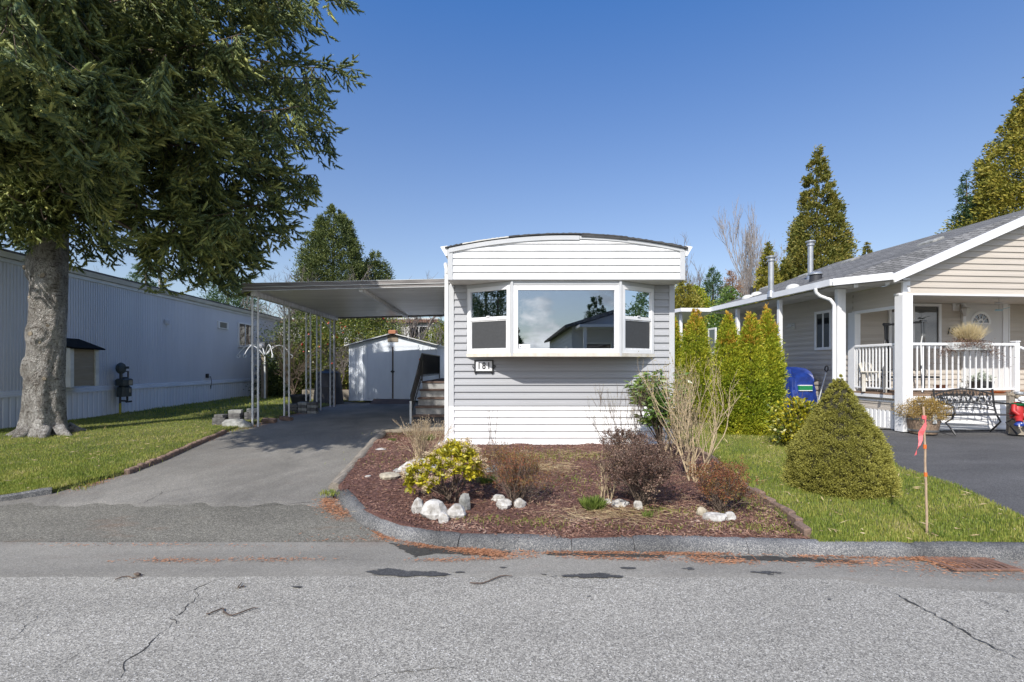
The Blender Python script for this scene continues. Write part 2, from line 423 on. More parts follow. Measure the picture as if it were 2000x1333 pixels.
# cumulus banks in the part of the sky over the far side of the street
tc = t.nodes.new('ShaderNodeTexCoord'); mp = t.nodes.new('ShaderNodeMapping'); mp.inputs['Scale'].default_value = (1, 1, 2.2)
t.links.new(tc.outputs['Generated'], mp.inputs['Vector'])
cn = noise(t, 4.3, 10, .58, mp.outputs[0], .3)
cf = ramp(t, cn, [(.45, (0,0,0)), (.54, (1,1,1))])
sx = t.nodes.new('ShaderNodeSeparateXYZ'); t.links.new(tc.outputs['Generated'], sx.inputs[0])
msk = mathn(t, 'MULTIPLY', mathn(t, 'SUBTRACT', mathn(t, 'MULTIPLY', sx.outputs[1], -1.0), .25), 3.0, True)
cshade = ramp(t, noise(t, 6.5, 6, .6, mp.outputs[0]), [(.40, (2.6,2.9,3.4)), (.60, (8.5,8.6,8.8))])
cm = t.nodes.new('ShaderNodeSeparateColor'); t.links.new(cf, cm.inputs[0])
ff = mathn(t, 'MULTIPLY', cm.outputs[0], msk)
hs = t.nodes.new('ShaderNodeHueSaturation'); zc = t.nodes.new('ShaderNodeSeparateXYZ'); t.links.new(tc.outputs['Generated'], zc.inputs[0])
t.links.new(mathn(t,'MAXIMUM',mathn(t,'ADD',mathn(t,'MULTIPLY',zc.outputs[2],80e-2),.80),.92), hs.inputs['Saturation'])
hs.inputs['Hue'].default_value = .508
t.links.new(mathn(t,'MAXIMUM',mathn(t,'ADD',mathn(t,'MULTIPLY',zc.outputs[2],.70),.54),.58), hs.inputs['Value'])
t.links.new(sky.outputs[0], hs.inputs['Color'])
t.links.new(mix(t, ff, hs.outputs[0], cshade), bg.inputs[0])
bg.inputs[1].default_value = .13
cam = bpy.data.cameras.new('camera'); co = bpy.data.objects.new('camera', cam); COL.objects.link(co)
cam.sensor_width = 36; cam.lens = F/2000*36; cam.shift_y = (HZ-666.5)/2000
cam.clip_start = .05; cam.clip_end = 2000
co.location = (0, 0, CH); co.rotation_euler = (R(90), 0, 0); SC.camera = co
SC.view_settings.view_transform = 'Standard'; SC.view_settings.look = 'None'; SC.view_settings.gamma = 1
SC.view_settings.exposure = 0.7
# ================================================================== ground
I = np.interp
def zdrive(x, y): return I(y, [4.2,5.2,6.5,8,9.5,40], [-.008,.10,.175,.235,.285,.30])
def zleft(x, y): return zdrive(x, y)+.05+.012*np.sin(x*3.1+y*2)*np.sin(y*2.3)
def zbed(x, y): return I(y, [4.0,4.4,5,6.5,7.85,12], [.085,.12,.15,.235,.292,.29])+.016*np.sin(x*5.3+1)*np.sin(y*4.1)+.01*np.sin(x*11)*np.sin(y*9+x)
def zright(x, y): return I(y, [3.9,4.3,5,7,9.2,14,40], [.085,.11,.15,.25,.33,.33,.33])+.010*np.sin(x*2.7)*np.sin(y*2.1)
def zrdrive(x, y): return I(y, [3.9,5,7,9.2,40], [.05,.12,.225,.315,.32])
def strip(name, ys, xl, xr, zf, mat, nx=40, dz=0, parent=None, smooth=True, skirt=False):
    """sheet between two edge curves xl(y), xr(y)"""
    ys = np.asarray(ys); t = np.linspace(0, 1, nx)
    L_, R_ = xl(ys), xr(ys)
    X = L_[:,None]*(1-t)+R_[:,None]*t; Y = np.repeat(ys[:,None], nx, 1); Z = zf(X, Y)+dz
    V = np.stack([X,Y,Z], -1).reshape(-1,3)
    i = np.arange((len(ys)-1)*nx).reshape(-1,nx)[:,:-1].ravel()
    Fq = np.stack([i,i+1,i+1+nx,i+nx], -1)
    if skirt:       # earth sides, so that no edge hangs open
        n0 = len(V); r = len(ys); ring = np.concatenate([np.arange(r)[::-1]*nx, np.arange(1,nx), np.arange(1,r)*nx+nx-1])
        W_ = V[ring].copy(); W_[:,2] -= .14; V = np.concatenate([V, W_]); k = np.arange(len(ring)-1)
        Fq = np.concatenate([Fq, np.stack([ring[:-1], n0+k, n0+k+1, ring[1:]], -1)])
    return arr_mesh(name, V, Fq, mat, parent, smooth)
fn = lambda ys, xs: (lambda y: I(y, ys, xs))
xl_bed = fn([4.05,4.2,4.26,4.43,4.72,4.99,5.47,5.6,9.15,9.8], [.2,-.12,-.64,-1.02,-1.37,-1.65,-1.94,-2.0,-2.38,-2.38])
xr_bed = fn([4.0,4.16,6.8,7.86,7.861,9.8], [2.48,2.5,2.72,2.76,-1.0,-1.0])
xl_drv = fn([4.2,4.6,5.05,5.46,6.3,9.07,10.2,15,17.2], [-9.5,-7.2,-5.7,-5.16,-4.93,-5.42,-5.6,-5.8,-5.9])
xr_drv = fn([4.2,4.69,5.1,5.3,5.68,9.07,9.3,9.31,9.9,9.95,17.2], [-1.0,-1.5,-1.72,-1.95,-2.12,-2.48,-2.5,-1.9,-1.9,-1.04,-1.3])
xr_lawnL = lambda y: xl_drv(y)-.03
xr_lawnR = fn([3.9,4.54,5.6,6.38,7.5,8.5,9.0,9.5,24], [4.72,4.78,5.12,5.06,5.62,6.42,6.75,6.15,5.0])
xl_lawnR = fn([3.9,4.16,6.8,7.8,24], [2.52,2.56,2.78,2.80,2.66])
def structure(o): o['kind'] = 'structure'; return o
g = MB()
ys = [-150,-60,-14,-4.1,-4.0,3.9,4.4,6,9,30,80,400]; zs = [.2,.2,.15,.10,-.03,-.03,-.03,.10,.235,.24,.24,.24]
xs = [-300,-60,-15,0,15,60,300]
vv = [(x,y,z) for y,z in zip(ys,zs) for x in xs]
g.add(vv, [(r*7+c,r*7+c+1,r*7+8+c,r*7+7+c) for r in range(len(ys)-1) for c in range(6)])
structure(g.build('ground', M['turf']))
road = structure(strip('road', np.linspace(-4, 3.60, 60), fn([-4,4],[-60,-60]), fn([-4,4],[60,60]), lambda x,y: 0*x, M['road'], 90))
# smoother strip between the old asphalt and the kerb, its edge running off diagonally on the right
def gut_lo(x): return I(x, [-60,-1,1.2,2.4,2.62,3.4,3.9,60], [3.56,3.555,3.56,3.52,3.40,3.30,3.29,3.27])
def gut_hi(x): return I(x, [-60,-9.5,-7.2,-5.7,-2.6,-1.9,-1.5,-.6,0,60], [4.33,4.33,4.33,4.33,4.3,4.40,4.8,4.25,4.2,4.2])
xs = np.concatenate([np.linspace(-60,-10,20), np.linspace(-9.8,8,240), np.linspace(9,60,20)])
tt = np.linspace(0,1,14)
lo = gut_lo(xs)+.006*np.sin(xs*9)+.004*np.sin(xs*23); hi = gut_hi(xs)
Y = lo[:,None]*(1-tt)+hi[:,None]*tt; X = np.repeat(xs[:,None],14,1)
Z = .004+0*Y; Z[:,0] = -.003
i = np.arange((len(xs)-1)*14).reshape(-1,14)[:,:-1].ravel()
structure(arr_mesh('gutter_strip', np.stack([X,Y,Z],-1), np.stack([i+14,i+15,i+1,i],-1), M['gutter'], None, True))
structure(strip('driveway_apron', np.linspace(4.20,5.22,44), xl_drv, xr_drv, zdrive, M['apron'], 60, .004))
structure(strip('driveway', np.concatenate([np.linspace(5.06,5.3,14),np.linspace(5.4,17.2,110)]), xl_drv, xr_drv, lambda x,y: zdrive(x,y)+np.minimum(.008,.0+(y-5.06)*.09-.004*np.sin(x*7)-.003*np.sin(x*17+1)), M['drive'], 90))
structure(strip('mulch_bed', np.linspace(4.12,9.5,140), xl_bed, xr_bed, zbed, M['mulch'], 110, skirt=True))
structure(strip('left_lawn', np.linspace(4.75,24,90), fn([4,25],[-16,-16]), xr_lawnL, zleft, M['turf'], 50, skirt=True))
structure(strip('right_lawn', np.linspace(4.02,24,90), xl_lawnR, xr_lawnR, zright, M['turf'], 40, skirt=True))
structure(strip('right_driveway', np.linspace(3.98,9.6,60), lambda y: xr_lawnR(y)-.02, fn([3,10],[14,14]), zrdrive, M['rdrive'], 50, skirt=True))
structure(strip('patio_slab', np.linspace(9.45,16,20), fn([9.4,12,16],[5.9,5.62,5.2]), fn([9.2,16],[7.5,6.9]), lambda x,y: 0*x+.345, M['concrete'], 10))

# ---- kerbs
def sweep(path, prof, name, mat, parent=None, wob=0.0, gaps=(), rnd=None, kind='structure'):
    """profile (offset to the road side, height) swept along a ground path, cut at gaps (metres along)"""
    P = [Vector((p[0],p[1],0)) for p in path]; Zb = [p[2] if len(p) > 2 else 0 for p in path]
    s = [0]
    for a, b in zip(P, P[1:]): s.append(s[-1]+(b-a).length)
    cuts = [0]+list(gaps)+[s[-1]]
    mb = MB(); rr = random.Random(5)
    for c0, c1 in zip(cuts, cuts[1:]):
        n = max(2, int((c1-c0)/.05)); q = np.linspace(c0+(.0025 if c0 else 0), c1-(.0025 if c1 < s[-1] else 0), n)
        xs_ = I(q, s, [p.x for p in P]); ys_ = I(q, s, [p.y for p in P]); zs_ = I(q, s, Zb)
        base = len(mb.v); k = len(prof)
        dzc = rr.uniform(-.004,.004)
        for j in range(n):
            a = max(0,j-1); b = min(n-1,j+1)
            d = Vector((xs_[b]-xs_[a], ys_[b]-ys_[a], 0)).normalized(); nr = Vector((d.y,-d.x,0))
            e = 1.0 if 0 < j < n-1 else .93
            for o_, h in prof:
                w1 = wob*(rr.uniform(-1,1)*.6+math.sin(q[j]*7+h*20)*.6)
                p = Vector((xs_[j],ys_[j],zs_[j]))+nr*(o_+w1)
                mb.v.append((p.x,p.y,p.z+h*e+(dzc+w1*.7 if h > 0 else 0)))
        for j in range(n-1):
            for m_ in range(k-1):
                mb.f.append((base+j*k+m_, base+j*k+m_+1, base+(j+1)*k+m_+1, base+(j+1)*k+m_))
        mb.f.append(tuple(base+m_ for m_ in range(k))); mb.f.append(tuple(base+(n-1)*k+m_ for m_ in range(k-1,-1,-1)))
    o = mb.build(name, mat, parent, True, ang=50)
    if kind: o['kind'] = kind
    return o
kp = [(-1.93,5.50,.075),(-1.75,5.18,.07),(-1.50,4.83,.03),(-1.25,4.62,.01),(-.95,4.38),(-.55,4.215),(0,4.15),(.6,4.12),(1.7,4.09),(2.9,4.0),(4.2,3.96),(5.2,3.93)]
cu = []
for a, b, c, d in zip([kp[0]]+kp, kp, kp[1:], kp[2:]+[kp[-1]]):
    for k in range(6):
        u = k/6; f_ = []
        for q in range(2):
            p0, p1, p2, p3 = a[q], b[q], c[q], d[q]
            f_.append(.5*((2*p1)+(-p0+p2)*u+(2*p0-5*p1+4*p2-p3)*u*u+(-p0+3*p1-3*p2+p3)*u**3))
        z0 = b[2] if len(b) > 2 else 0; z1 = c[2] if len(c) > 2 else 0
        cu.append((f_[0], f_[1], z0*(1-u)+z1*u))
cu.append(kp[-1])
KP = [(-.085,-.03),(-.082,.085),(-.055,.103),(.0,.10),(.035,.088),(.062,.055),(.085,.0),(.088,-.03)]
sweep(cu, KP, 'kerb', M['kerb'], None, .004, (1.15,2.05,3.0,3.52,4.45,5.78,6.35))
sweep([(-5.2,5.5,.09),(-5.45,5.28,.07),(-5.8,5.12,.06),(-6.6,4.9,.03),(-9,4.7,0)], KP, 'kerb', M['kerb'], None, .004, (1.3,))

# ---- cracks, damp stains: thin marks lying on the asphalt, parts of the road
def P0(px, py, z=0): d = F*(CH-z)/(py-HZ); return ((px-1000)/F*d, d)
crk = simple('crack_dark', (.05,.046,.04), .95); damp = asphalt('damp_asphalt', (.03,.03,.03), (.06,.06,.058), 130, .3, ctr=.4)
tar = asphalt('fresh_tar', (.022,.022,.024), (.05,.05,.052), 110, .3, ctr=.4)
def crack(pts, wd, z=.0025, name='crack', mat=None, parent=road, seed=1):
    rr = random.Random(seed); P = [Vector((*P0(*p[:2]),0)) for p in pts]
    q = []
    for a, b in zip(P, P[1:]):
        n = max(2,int((b-a).length/.022)); nr = Vector(((b-a).y,-(b-a).x,0)).normalized()
        off = 0
        for k in range(n):
            off = off*.75+rr.uniform(-.011,.011)
            q.append(a.lerp(b,k/n)+nr*off)
    q.append(P[-1]); mb = MB(); vs = []
    for k, p in enumerate(q):
        a = q[max(0,k-1)]; b = q[min(len(q)-1,k+1)]; d = (b-a).normalized(); nr = Vector((d.y,-d.x,0))
        ww = wd*.75*rr.uniform(.2,1.3)*min(1,(len(q)-1-k)/12+.15,(k)/12+.15)
        vs += [tuple((p+nr*ww)+Vector((0,0,z))), tuple((p-nr*ww)+Vector((0,0,z)))]
    mb.add(vs, [(2*k,2*k+1,2*k+3,2*k+2) for k in range(len(q)-1)])
    return mb.build(name, mat or crk, parent)
for k, (pts, wd) in enumerate([
    ([(455,1126),(420,1134),(380,1152),(360,1160),(325,1172)], .0045), ([(380,1152),(388,1165),(370,1180),(355,1198),(330,1212),(345,1218),(375,1212)], .005),
    ([(345,1216),(310,1240),(285,1266),(262,1284),(240,1300),(225,1333)], .006), ([(0,1185),(25,1172),(60,1170),(75,1166)], .0035),
    ([(0,1205),(35,1190),(60,1172)], .004), ([(105,1185),(75,1205),(45,1230),(20,1252)], .004), ([(700,1333),(760,1315),(830,1308),(900,1302)], .0035),
    ([(180,1255),(140,1285),(90,1310)],.003), ([(405,1225),(370,1250),(350,1262)],.003)]):
    crack(pts, wd, seed=k)
crack([(1710,1148),(1760,1168),(1830,1205),(1900,1245),(1960,1275),(2040,1310)], .0075, .0075, 'joint', seed=31)
crack([(1905,1172),(1950,1188),(2000,1210),(2060,1235)], .007, .0075, 'joint', seed=32)
for k, (pts, wd) in enumerate([([(270,990),(300,975),(325,955)], .004), ([(455,990),(520,990),(590,984),(640,980)], .006)]):
    pp = [(a, b) for a, b in pts]
    mbq = []
    for a, b in pp: mbq.append((a,b))
    # these lie on the raised apron: same ribbon, its height following the slope
    o = crack(mbq, wd, 0, seed=50+k)
    for v in o.data.vertices:
        sc = 1.0
        x, y = v.co.x, v.co.y
        zz = .1
        for _ in range(4): sc = (CH-zz)/CH; zz = float(zdrive(0, y*sc))
        v.co = (x*sc, y*sc, zz+.0125)
def wetmat(name, dark, light, lo, hi, mx_=1.0):
    m = asphalt(name, dark, light, 130, .3, ctr=.4); t = m.node_tree; N = t.nodes; L = t.links
    at = N.new('ShaderNodeAttribute'); at.attribute_name = 'wet'
    f = mathn(t, 'ADD', at.outputs['Fac'], mathn(t, 'MULTIPLY', mathn(t, 'SUBTRACT', noise(t, 11, 9, .75, objco(t, (.5,1.5,1))), .5), 2.4))
    r = ramp(t, f, [(lo, (0,0,0)), (hi, (mx_,)*3)])
    tr = N.new('ShaderNodeBsdfTransparent'); mx = N.new('ShaderNodeMixShader'); sp = N.new('ShaderNodeSeparateColor'); L.new(r, sp.inputs[0])
    L.new(sp.outputs[0], mx.inputs[0]); L.new(tr.outputs[0], mx.inputs[1]); L.new(N['Principled BSDF'].outputs[0], mx.inputs[2]); L.new(mx.outputs[0], N['Material Output'].inputs[0])
    return m
damp = wetmat('damp_asphalt2', (.05,.046,.04), (.10,.095,.08), .45, .62, .95)
tar = wetmat('fresh_tar2', (.05,.05,.05), (.11,.11,.112), .45, .55)
def blobsheet(pts, z, name, mat, parent=road, seed=0, rag=.02):
    """ragged patch: pts = outline on the road plane, with a wetness that fades out at its rim"""
    P = np.array([P0(*p) for p in pts]); m_ = .05
    x0, y0 = P.min(0)-m_; x1, y1 = P.max(0)+m_
    nx, ny = max(6,int((x1-x0)/.02)), max(6,int((y1-y0)/.012))
    X, Y = np.meshgrid(np.linspace(x0,x1,nx), np.linspace(y0,y1,ny)); q = np.stack([X.ravel(),Y.ravel()],-1)
    d = np.full(len(q), 9.); ins = np.zeros(len(q), bool)
    for a, b in zip(P, np.roll(P,-1,0)):
        e = b-a; t_ = np.clip(((q-a)@e)/(e@e), 0, 1); d = np.minimum(d, np.linalg.norm(q-a-t_[:,None]*e, axis=1))
        ins ^= ((a[1] > q[:,1]) != (b[1] > q[:,1])) & (q[:,0] < (b[0]-a[0])*(q[:,1]-a[1])/(b[1]-a[1]+1e-12)+a[0])
    w_ = np.clip(.5+np.where(ins, d, -d)/.07, 0, 1)
    w_ = np.where((q[:,0] <= x0+1e-6)|(q[:,0] >= x1-1e-6)|(q[:,1] <= y0+1e-6)|(q[:,1] >= y1-1e-6), -2, w_)
    i = np.arange((ny-1)*nx).reshape(-1,nx)[:,:-1].ravel()
    o = arr_mesh(name, np.stack([q[:,0],q[:,1],np.full(len(q),z)],-1), np.stack([i,i+1,i+1+nx,i+nx],-1), mat, parent)
    at = o.data.attributes.new('wet','FLOAT','POINT'); at.data.foreach_set('value', w_.astype(np.float32))
    return o
blobsheet([(760,1062),(840,1072),(900,1075),(1000,1079),(985,1092),(930,1086),(850,1082),(810,1092),(790,1078)], .008, 'damp_stain', damp, seed=1, rag=.012)
blobsheet([(1050,1080),(1200,1084),(1290,1084),(1300,1092),(1180,1090),(1080,1086)], .008, 'damp_stain', damp, seed=2, rag=.012)
blobsheet([(1310,1084),(1450,1088),(1560,1090),(1660,1096),(1690,1102),(1600,1100),(1500,1098),(1360,1091)], .008, 'damp_stain', damp, seed=3, rag=.012)
blobsheet([(712,1118),(755,1112),(790,1118),(850,1119),(880,1125),(830,1128),(780,1127),(730,1125)], .008, 'tar_patch', tar, seed=4, rag=.012)
blobsheet([(1080,1127),(1120,1123),(1180,1122),(1220,1126),(1215,1130),(1120,1130)], .008, 'tar_patch', tar, seed=5, rag=.010)
blobsheet([(1470,1120),(1500,1117),(1530,1121),(1500,1124)], .008, 'tar_patch', tar, seed=6, rag=.012)
for k,(x,y,s) in enumerate([(1060,1123,8),(985,1110,7),(895,1120,9),(1225,1112,12),(1345,1113,9),(270,1128,4),(582,1148,12),(688,1147,9),(1620,1172,6),(1150,1168,5)]):
    blobsheet([(x-s,y),(x,y-s*.22),(x+s,y),(x,y+s*.22)], .008, 'tar_patch', tar, seed=10+k, rag=.008)

# ---- drain grate
gt = thing('drain_grate', 'rusty cast iron storm drain grate with curved slots beside the kerb', 'drain', (3.30,3.66,.006))
mb = MB(); mb.box(0,.50,0,.235,-.004,.0,None); mb.build('dark_backing', M['black'], gt)  # flat black plate, painted as the unlit hollow below the bars
mb = MB(); sh = lambda x,y,z: (x-.06*(y/.235)+.05, y, z)
for a in ((0,.5,0,.022),(0,.5,.213,.235),(0,.03,.022,.213),(.47,.5,.022,.213)): mb.bbox(*a, .0005,.018,.003,sh)
for k in range(8):
    x0 = .055+.052*k
    vs = []
    for j in range(8):
        u = j/7; y = .022+.191*u; xx = x0+.022*math.sin(u*math.pi)
        for (dx,z) in ((0,.0008),(0,.016),(.028,.016),(.028,.0008)): vs.append(sh(xx+dx,y,z))
    mb.add(vs, [(j*4+m_,j*4+4+m_,j*4+4+(m_+1)%4,j*4+(m_+1)%4) for j in range(7) for m_ in range(4)])
mb.build('grate', M['rust'], gt)

# ---- helpers for scattered leaf-shaped faces
def unit(a): return a/np.maximum(1e-9, np.linalg.norm(a, axis=-1, keepdims=True))
def rdir(n): return unit(rng.normal(size=(n,3)))
def leaves(P, D, Ln, Wd, fold=.0, wide=.45):
    """diamond leaves at points P along D -> (V, F quads)"""
    n = len(P); D = unit(D); S = unit(np.cross(D, rdir(n)))
    Ln = np.broadcast_to(np.asarray(Ln, float).reshape(-1,1), (n,1)); Wd = np.broadcast_to(np.asarray(Wd, float).reshape(-1,1), (n,1))
    mid = P+D*Ln*wide
    if fold:
        Nn = np.cross(D,S); mid = mid+Nn*Ln*fold
    V = np.stack([P, mid+S*Wd*.5, P+D*Ln, mid-S*Wd*.5], 1).reshape(-1,3)
    return V, np.arange(4*n).reshape(n,4)
def joinm(parts):
    V = []; Fs = []; b = 0
    for v, f in parts: V.append(v); Fs.append(f+b); b += len(v)
    return np.concatenate(V), np.concatenate(Fs)
def blades(n, xy, zf, h, wd, lean=.45):
    """grass blades: bent, two quads (second collapses to the tip)"""
    x, y = xy; z = zf(x, y)-.004
    a = rng.uniform(0,6.283,n); l = rng.uniform(.1,1,n)*lean; hh = h*rng.uniform(.5,1.15,n)
    dx, dy = np.cos(a), np.sin(a); sx_, sy_ = -dy*wd*.5, dx*wd*.5
    B = np.stack([x,y,z],-1); S = np.stack([sx_,sy_,0*x],-1)
    m1 = B+np.stack([dx*l*hh*.35, dy*l*hh*.35, hh*.6],-1); tp = B+np.stack([dx*l*hh*1.1, dy*l*hh*1.1, hh],-1)
    V = np.stack([B-S, B+S, m1+S*.8, m1-S*.8, tp+S*.15, tp-S*.15],1).reshape(-1,3)
    i = np.arange(n)*6
    Fq = np.concatenate([np.stack([i,i+1,i+2,i+3],-1), np.stack([i+3,i+2,i+4,i+5],-1)])
    return V, Fq
def scatter(n, y0, y1, xl, xr, pw=1.0, patch=True):
    y = y0+(y1-y0)*rng.random(n)**pw; a, b = xl(y), xr(y); x = a+(b-a)*rng.random(n)
    return x, y
# lawns
xy = scatter(75000, 4.95, 12.5, lambda y: np.maximum(xr_lawnL(y)-5.5, -1.06*y-.4), lambda y: xr_lawnL(y)+.03, 1.5)
v1 = blades(75000, xy, zleft, .036, .0055)
xy2 = scatter(14000, 12.5, 23, lambda y: -11.4+0*y, xr_lawnL, 1.2)
v2 = blades(14000, xy2, zleft, .06, .014)
tag(arr_mesh('lawn_grass', *joinm([v1,v2]), M['grass']), 'short green grass around the big spruce beside the left home', 'grass', kind='stuff')
xy = scatter(70000, 4.02, 9.4, xl_lawnR, lambda y: np.minimum(xr_lawnR(y)+.03, 1.08*y+.3), 1.25)
v1 = blades(70000, xy, zright, .038, .0055)
xy2 = scatter(8000, 9.4, 20, xl_lawnR, xr_lawnR, 1.2)
v2 = blades(8000, xy2, zright, .06, .012)
tag(arr_mesh('lawn_grass', *joinm([v1,v2]), M['grass']), 'short green grass around the conical dwarf spruce', 'grass', kind='stuff')
# dry bits and fallen leaves on both lawns
pl = np.stack(scatter(500, 5.0, 10.0, lambda y: xr_lawnL(y)-4.5, xr_lawnL, 1.2),-1); pr_ = np.stack(scatter(420, 4.05, 8.5, xl_lawnR, lambda y: np.minimum(xr_lawnR(y),5.2), 1.2),-1)
for q_, zf_, lb_ in ((pl, zleft, 'dry blades and twigs fallen on the left lawn'), (pr_, zright, 'dry blades and twigs fallen on the right lawn')):
    P = np.stack([q_[:,0],q_[:,1],zf_(q_[:,0],q_[:,1])+.028],-1); D = rng.normal(size=P.shape); D[:,2] *= .25
    V, Fq = leaves(P, D, rng.uniform(.02,.10,len(P)), rng.uniform(.003,.014,len(P))); tag(arr_mesh('fallen_bits', V, Fq, M['straw']), lb_, 'leaf litter', kind='stuff')
# bark chips
n = 46000
y = 4.13+(9.35-4.13)*rng.random(n)**1.35; a, b = xl_bed(y), xr_bed(y); x = a+(b-a)*rng.random(n)
P = np.stack([x,y,zbed(x,y)+rng.uniform(.0,.014,n)],-1); D = rng.normal(size=(n,3)); D[:,2] *= .22
V, Fq = leaves(P, D, rng.uniform(.015,.055,n), rng.uniform(.005,.013,n))
tag(arr_mesh('bark_chips', V, Fq, M['chips']), 'reddish brown bark mulch covering the planting bed', 'mulch', kind='stuff')
# orange needle litter along the kerb and the driveway edges
pts = []
def litter(n, path, sp, zf, pw=1.0):
    path = [np.array(p) for p in path]; k = rng.integers(0,len(path)-1,n); u = rng.random(n)[:,None]
    A = np.array([path[i] for i in k]); B = np.array([path[i+1] for i in k])
    p = A*(1-u)+B*u; s_ = p[:,0]*2.3+p[:,1]*1.7; keep = (np.sin(s_*3.1+1)+np.sin(s_*7.3)+np.sin(s_*1.3+2)+rng.normal(size=n)*.9) > -.2; p = p[keep]; n = len(p)
    cl = rng.normal(size=(220,2)); p = p+cl[rng.integers(0,220,n)]*sp+rng.normal(size=p.shape)*np.array(sp)*.35
    return np.stack([p[:,0],p[:,1],zf(p[:,0],p[:,1])+rng.uniform(.003,.016,n)],-1)
zr = lambda x,y: 0*x+.006
zap = lambda x,y: np.maximum(zdrive(x,y)+.008, .006)
Q = lambda *ps: [P0(*p) for p in ps]
pts.append(litter(4200, Q((655,1008),(700,1035),(760,1055),(830,1068),(900,1076),(1000,1080)), [.05,.03], zr))
pts.append(litter(3600, Q((880,1072),(940,1082),(980,1088),(1040,1084),(1100,1083)), [.05,.028], zr))
pts.append(litter(4200, Q((1000,1080),(1200,1083),(1400,1086),(1600,1090),(1800,1095),(1900,1096)), [.08,.014], zr))
pts.append(litter(1500, Q((830,1098),(950,1094),(1100,1090),(1300,1097)), [.10,.012], zr))
pts.append(litter(1500, Q((1350,1092),(1420,1100),(1600,1104),(1760,1098)), [.10,.02], zr))
pts.append(litter(1300, Q((1780,1088),(1830,1100),(1880,1112)), [.04,.018], zr))
pts.append(litter(1000, Q((300,1098),(420,1098),(560,1096),(650,1094)), [.16,.02], zr))
pts.append(litter(500, Q((0,1066),(300,1067),(600,1070),(700,1045)), [.2,.02], zr))
pts.append(litter(900, Q((1500,1110),(1800,1105),(2000,1130)), [.25,.05], zr))
pts.append(litter(1500, [(-5.0,5.5),(-4.98,6.2),(-5.2,7.6),(-5.4,9.2)], [.05,.06], zap))
pts.append(litter(3800, [(-5.5,9.6),(-5.5,11),(-5.65,13),(-5.75,15.4)], [.14,.2], zap))
pts.append(litter(1200, [(-2.0,5.25),(-1.9,5.05),(-1.65,4.8)], [.05,.05], zap))
P = np.concatenate(pts); D = rng.normal(size=P.shape); D[:,2] *= .12; D[:,0] *= 1.6
V, Fq = leaves(P, D, rng.uniform(.015,.05,len(P)), rng.uniform(.0025,.006,len(P)))
tag(arr_mesh('needle_litter', V, Fq, M['litter']), 'rust orange fallen conifer needles drifted along the kerb and driveway edge', 'leaf litter', kind='stuff')
# dry straw in the bed
def patch(cx, cy, rx, ry, n): return np.stack([cx+rng.normal(size=n)*rx, cy+rng.normal(size=n)*ry],-1)
pp = np.concatenate([patch(.93,4.62,.30,.10,800), patch(.45,6.35,.20,.14,800), patch(.1,6.9,.4,.12,260), patch(1.0,7.2,.6,.12,260), patch(2.0,5.0,.4,.2,160), patch(.2,5.2,.7,.4,260), patch(1.3,5.6,.7,.4,200), patch(-1.5,7.4,.3,.2,80)])
P = np.stack([pp[:,0],pp[:,1],zbed(pp[:,0],pp[:,1])+rng.uniform(.008,.035,len(pp))],-1); D = rng.normal(size=P.shape); D[:,2] *= .12
V, Fq = leaves(P, D, rng.uniform(.06,.2,len(P)), rng.uniform(.002,.004,len(P)))
tag(arr_mesh('dry_straw', V, Fq, M['straw']), 'pale dry straw and dead stems lying on the mulch', 'straw', kind='stuff')
# small weeds and moss in the bed and at its rim
pp = np.concatenate([patch(.55,7.0,.8,.2,2200), patch(-.35,5.75,.10,.09,380), patch(-.2,4.5,.25,.08,260), patch(.25,4.45,.15,.06,160),
    patch(.7,5.7,.25,.3,420), patch(1.7,4.7,.35,.12,380), patch(2.4,5.0,.08,.6,900), patch(2.2,4.3,.3,.06,500), patch(-1.4,6.8,.4,.3,260), patch(-1.9,9.0,.3,.15,600),
    patch(-1.3,8.8,.25,.3,500), patch(1.2,4.35,.5,.05,300), patch(-2.0,5.3,.05,.05,220), patch(1.45,4.75,.12,.03,160)])
pp = pp[pp[:,1] > 4.17]
V, Fq = blades(len(pp), (pp[:,0],pp[:,1]), zbed, .03, .006, .9)
tag(arr_mesh('weeds', V, Fq, M['grass']), 'low weeds and moss scattered over the mulch bed', 'weeds', kind='stuff')
pp = np.concatenate([litter(900, [(-4.97,5.55),(-5.1,5.9),(-5.0,6.3),(-5.2,7.8)], [.05,.05], zap)[:,:2], litter(700, [(-5.4,9.3),(-5.6,10.2),(-5.75,12)], [.12,.1], zap)[:,:2]])
V, Fq = blades(len(pp), (pp[:,0],pp[:,1]), zap, .06, .006, .8)
tag(arr_mesh('verge_grass', V, Fq, M['grass']), 'tufts of grass along the left edge of the driveway', 'grass', kind='stuff')
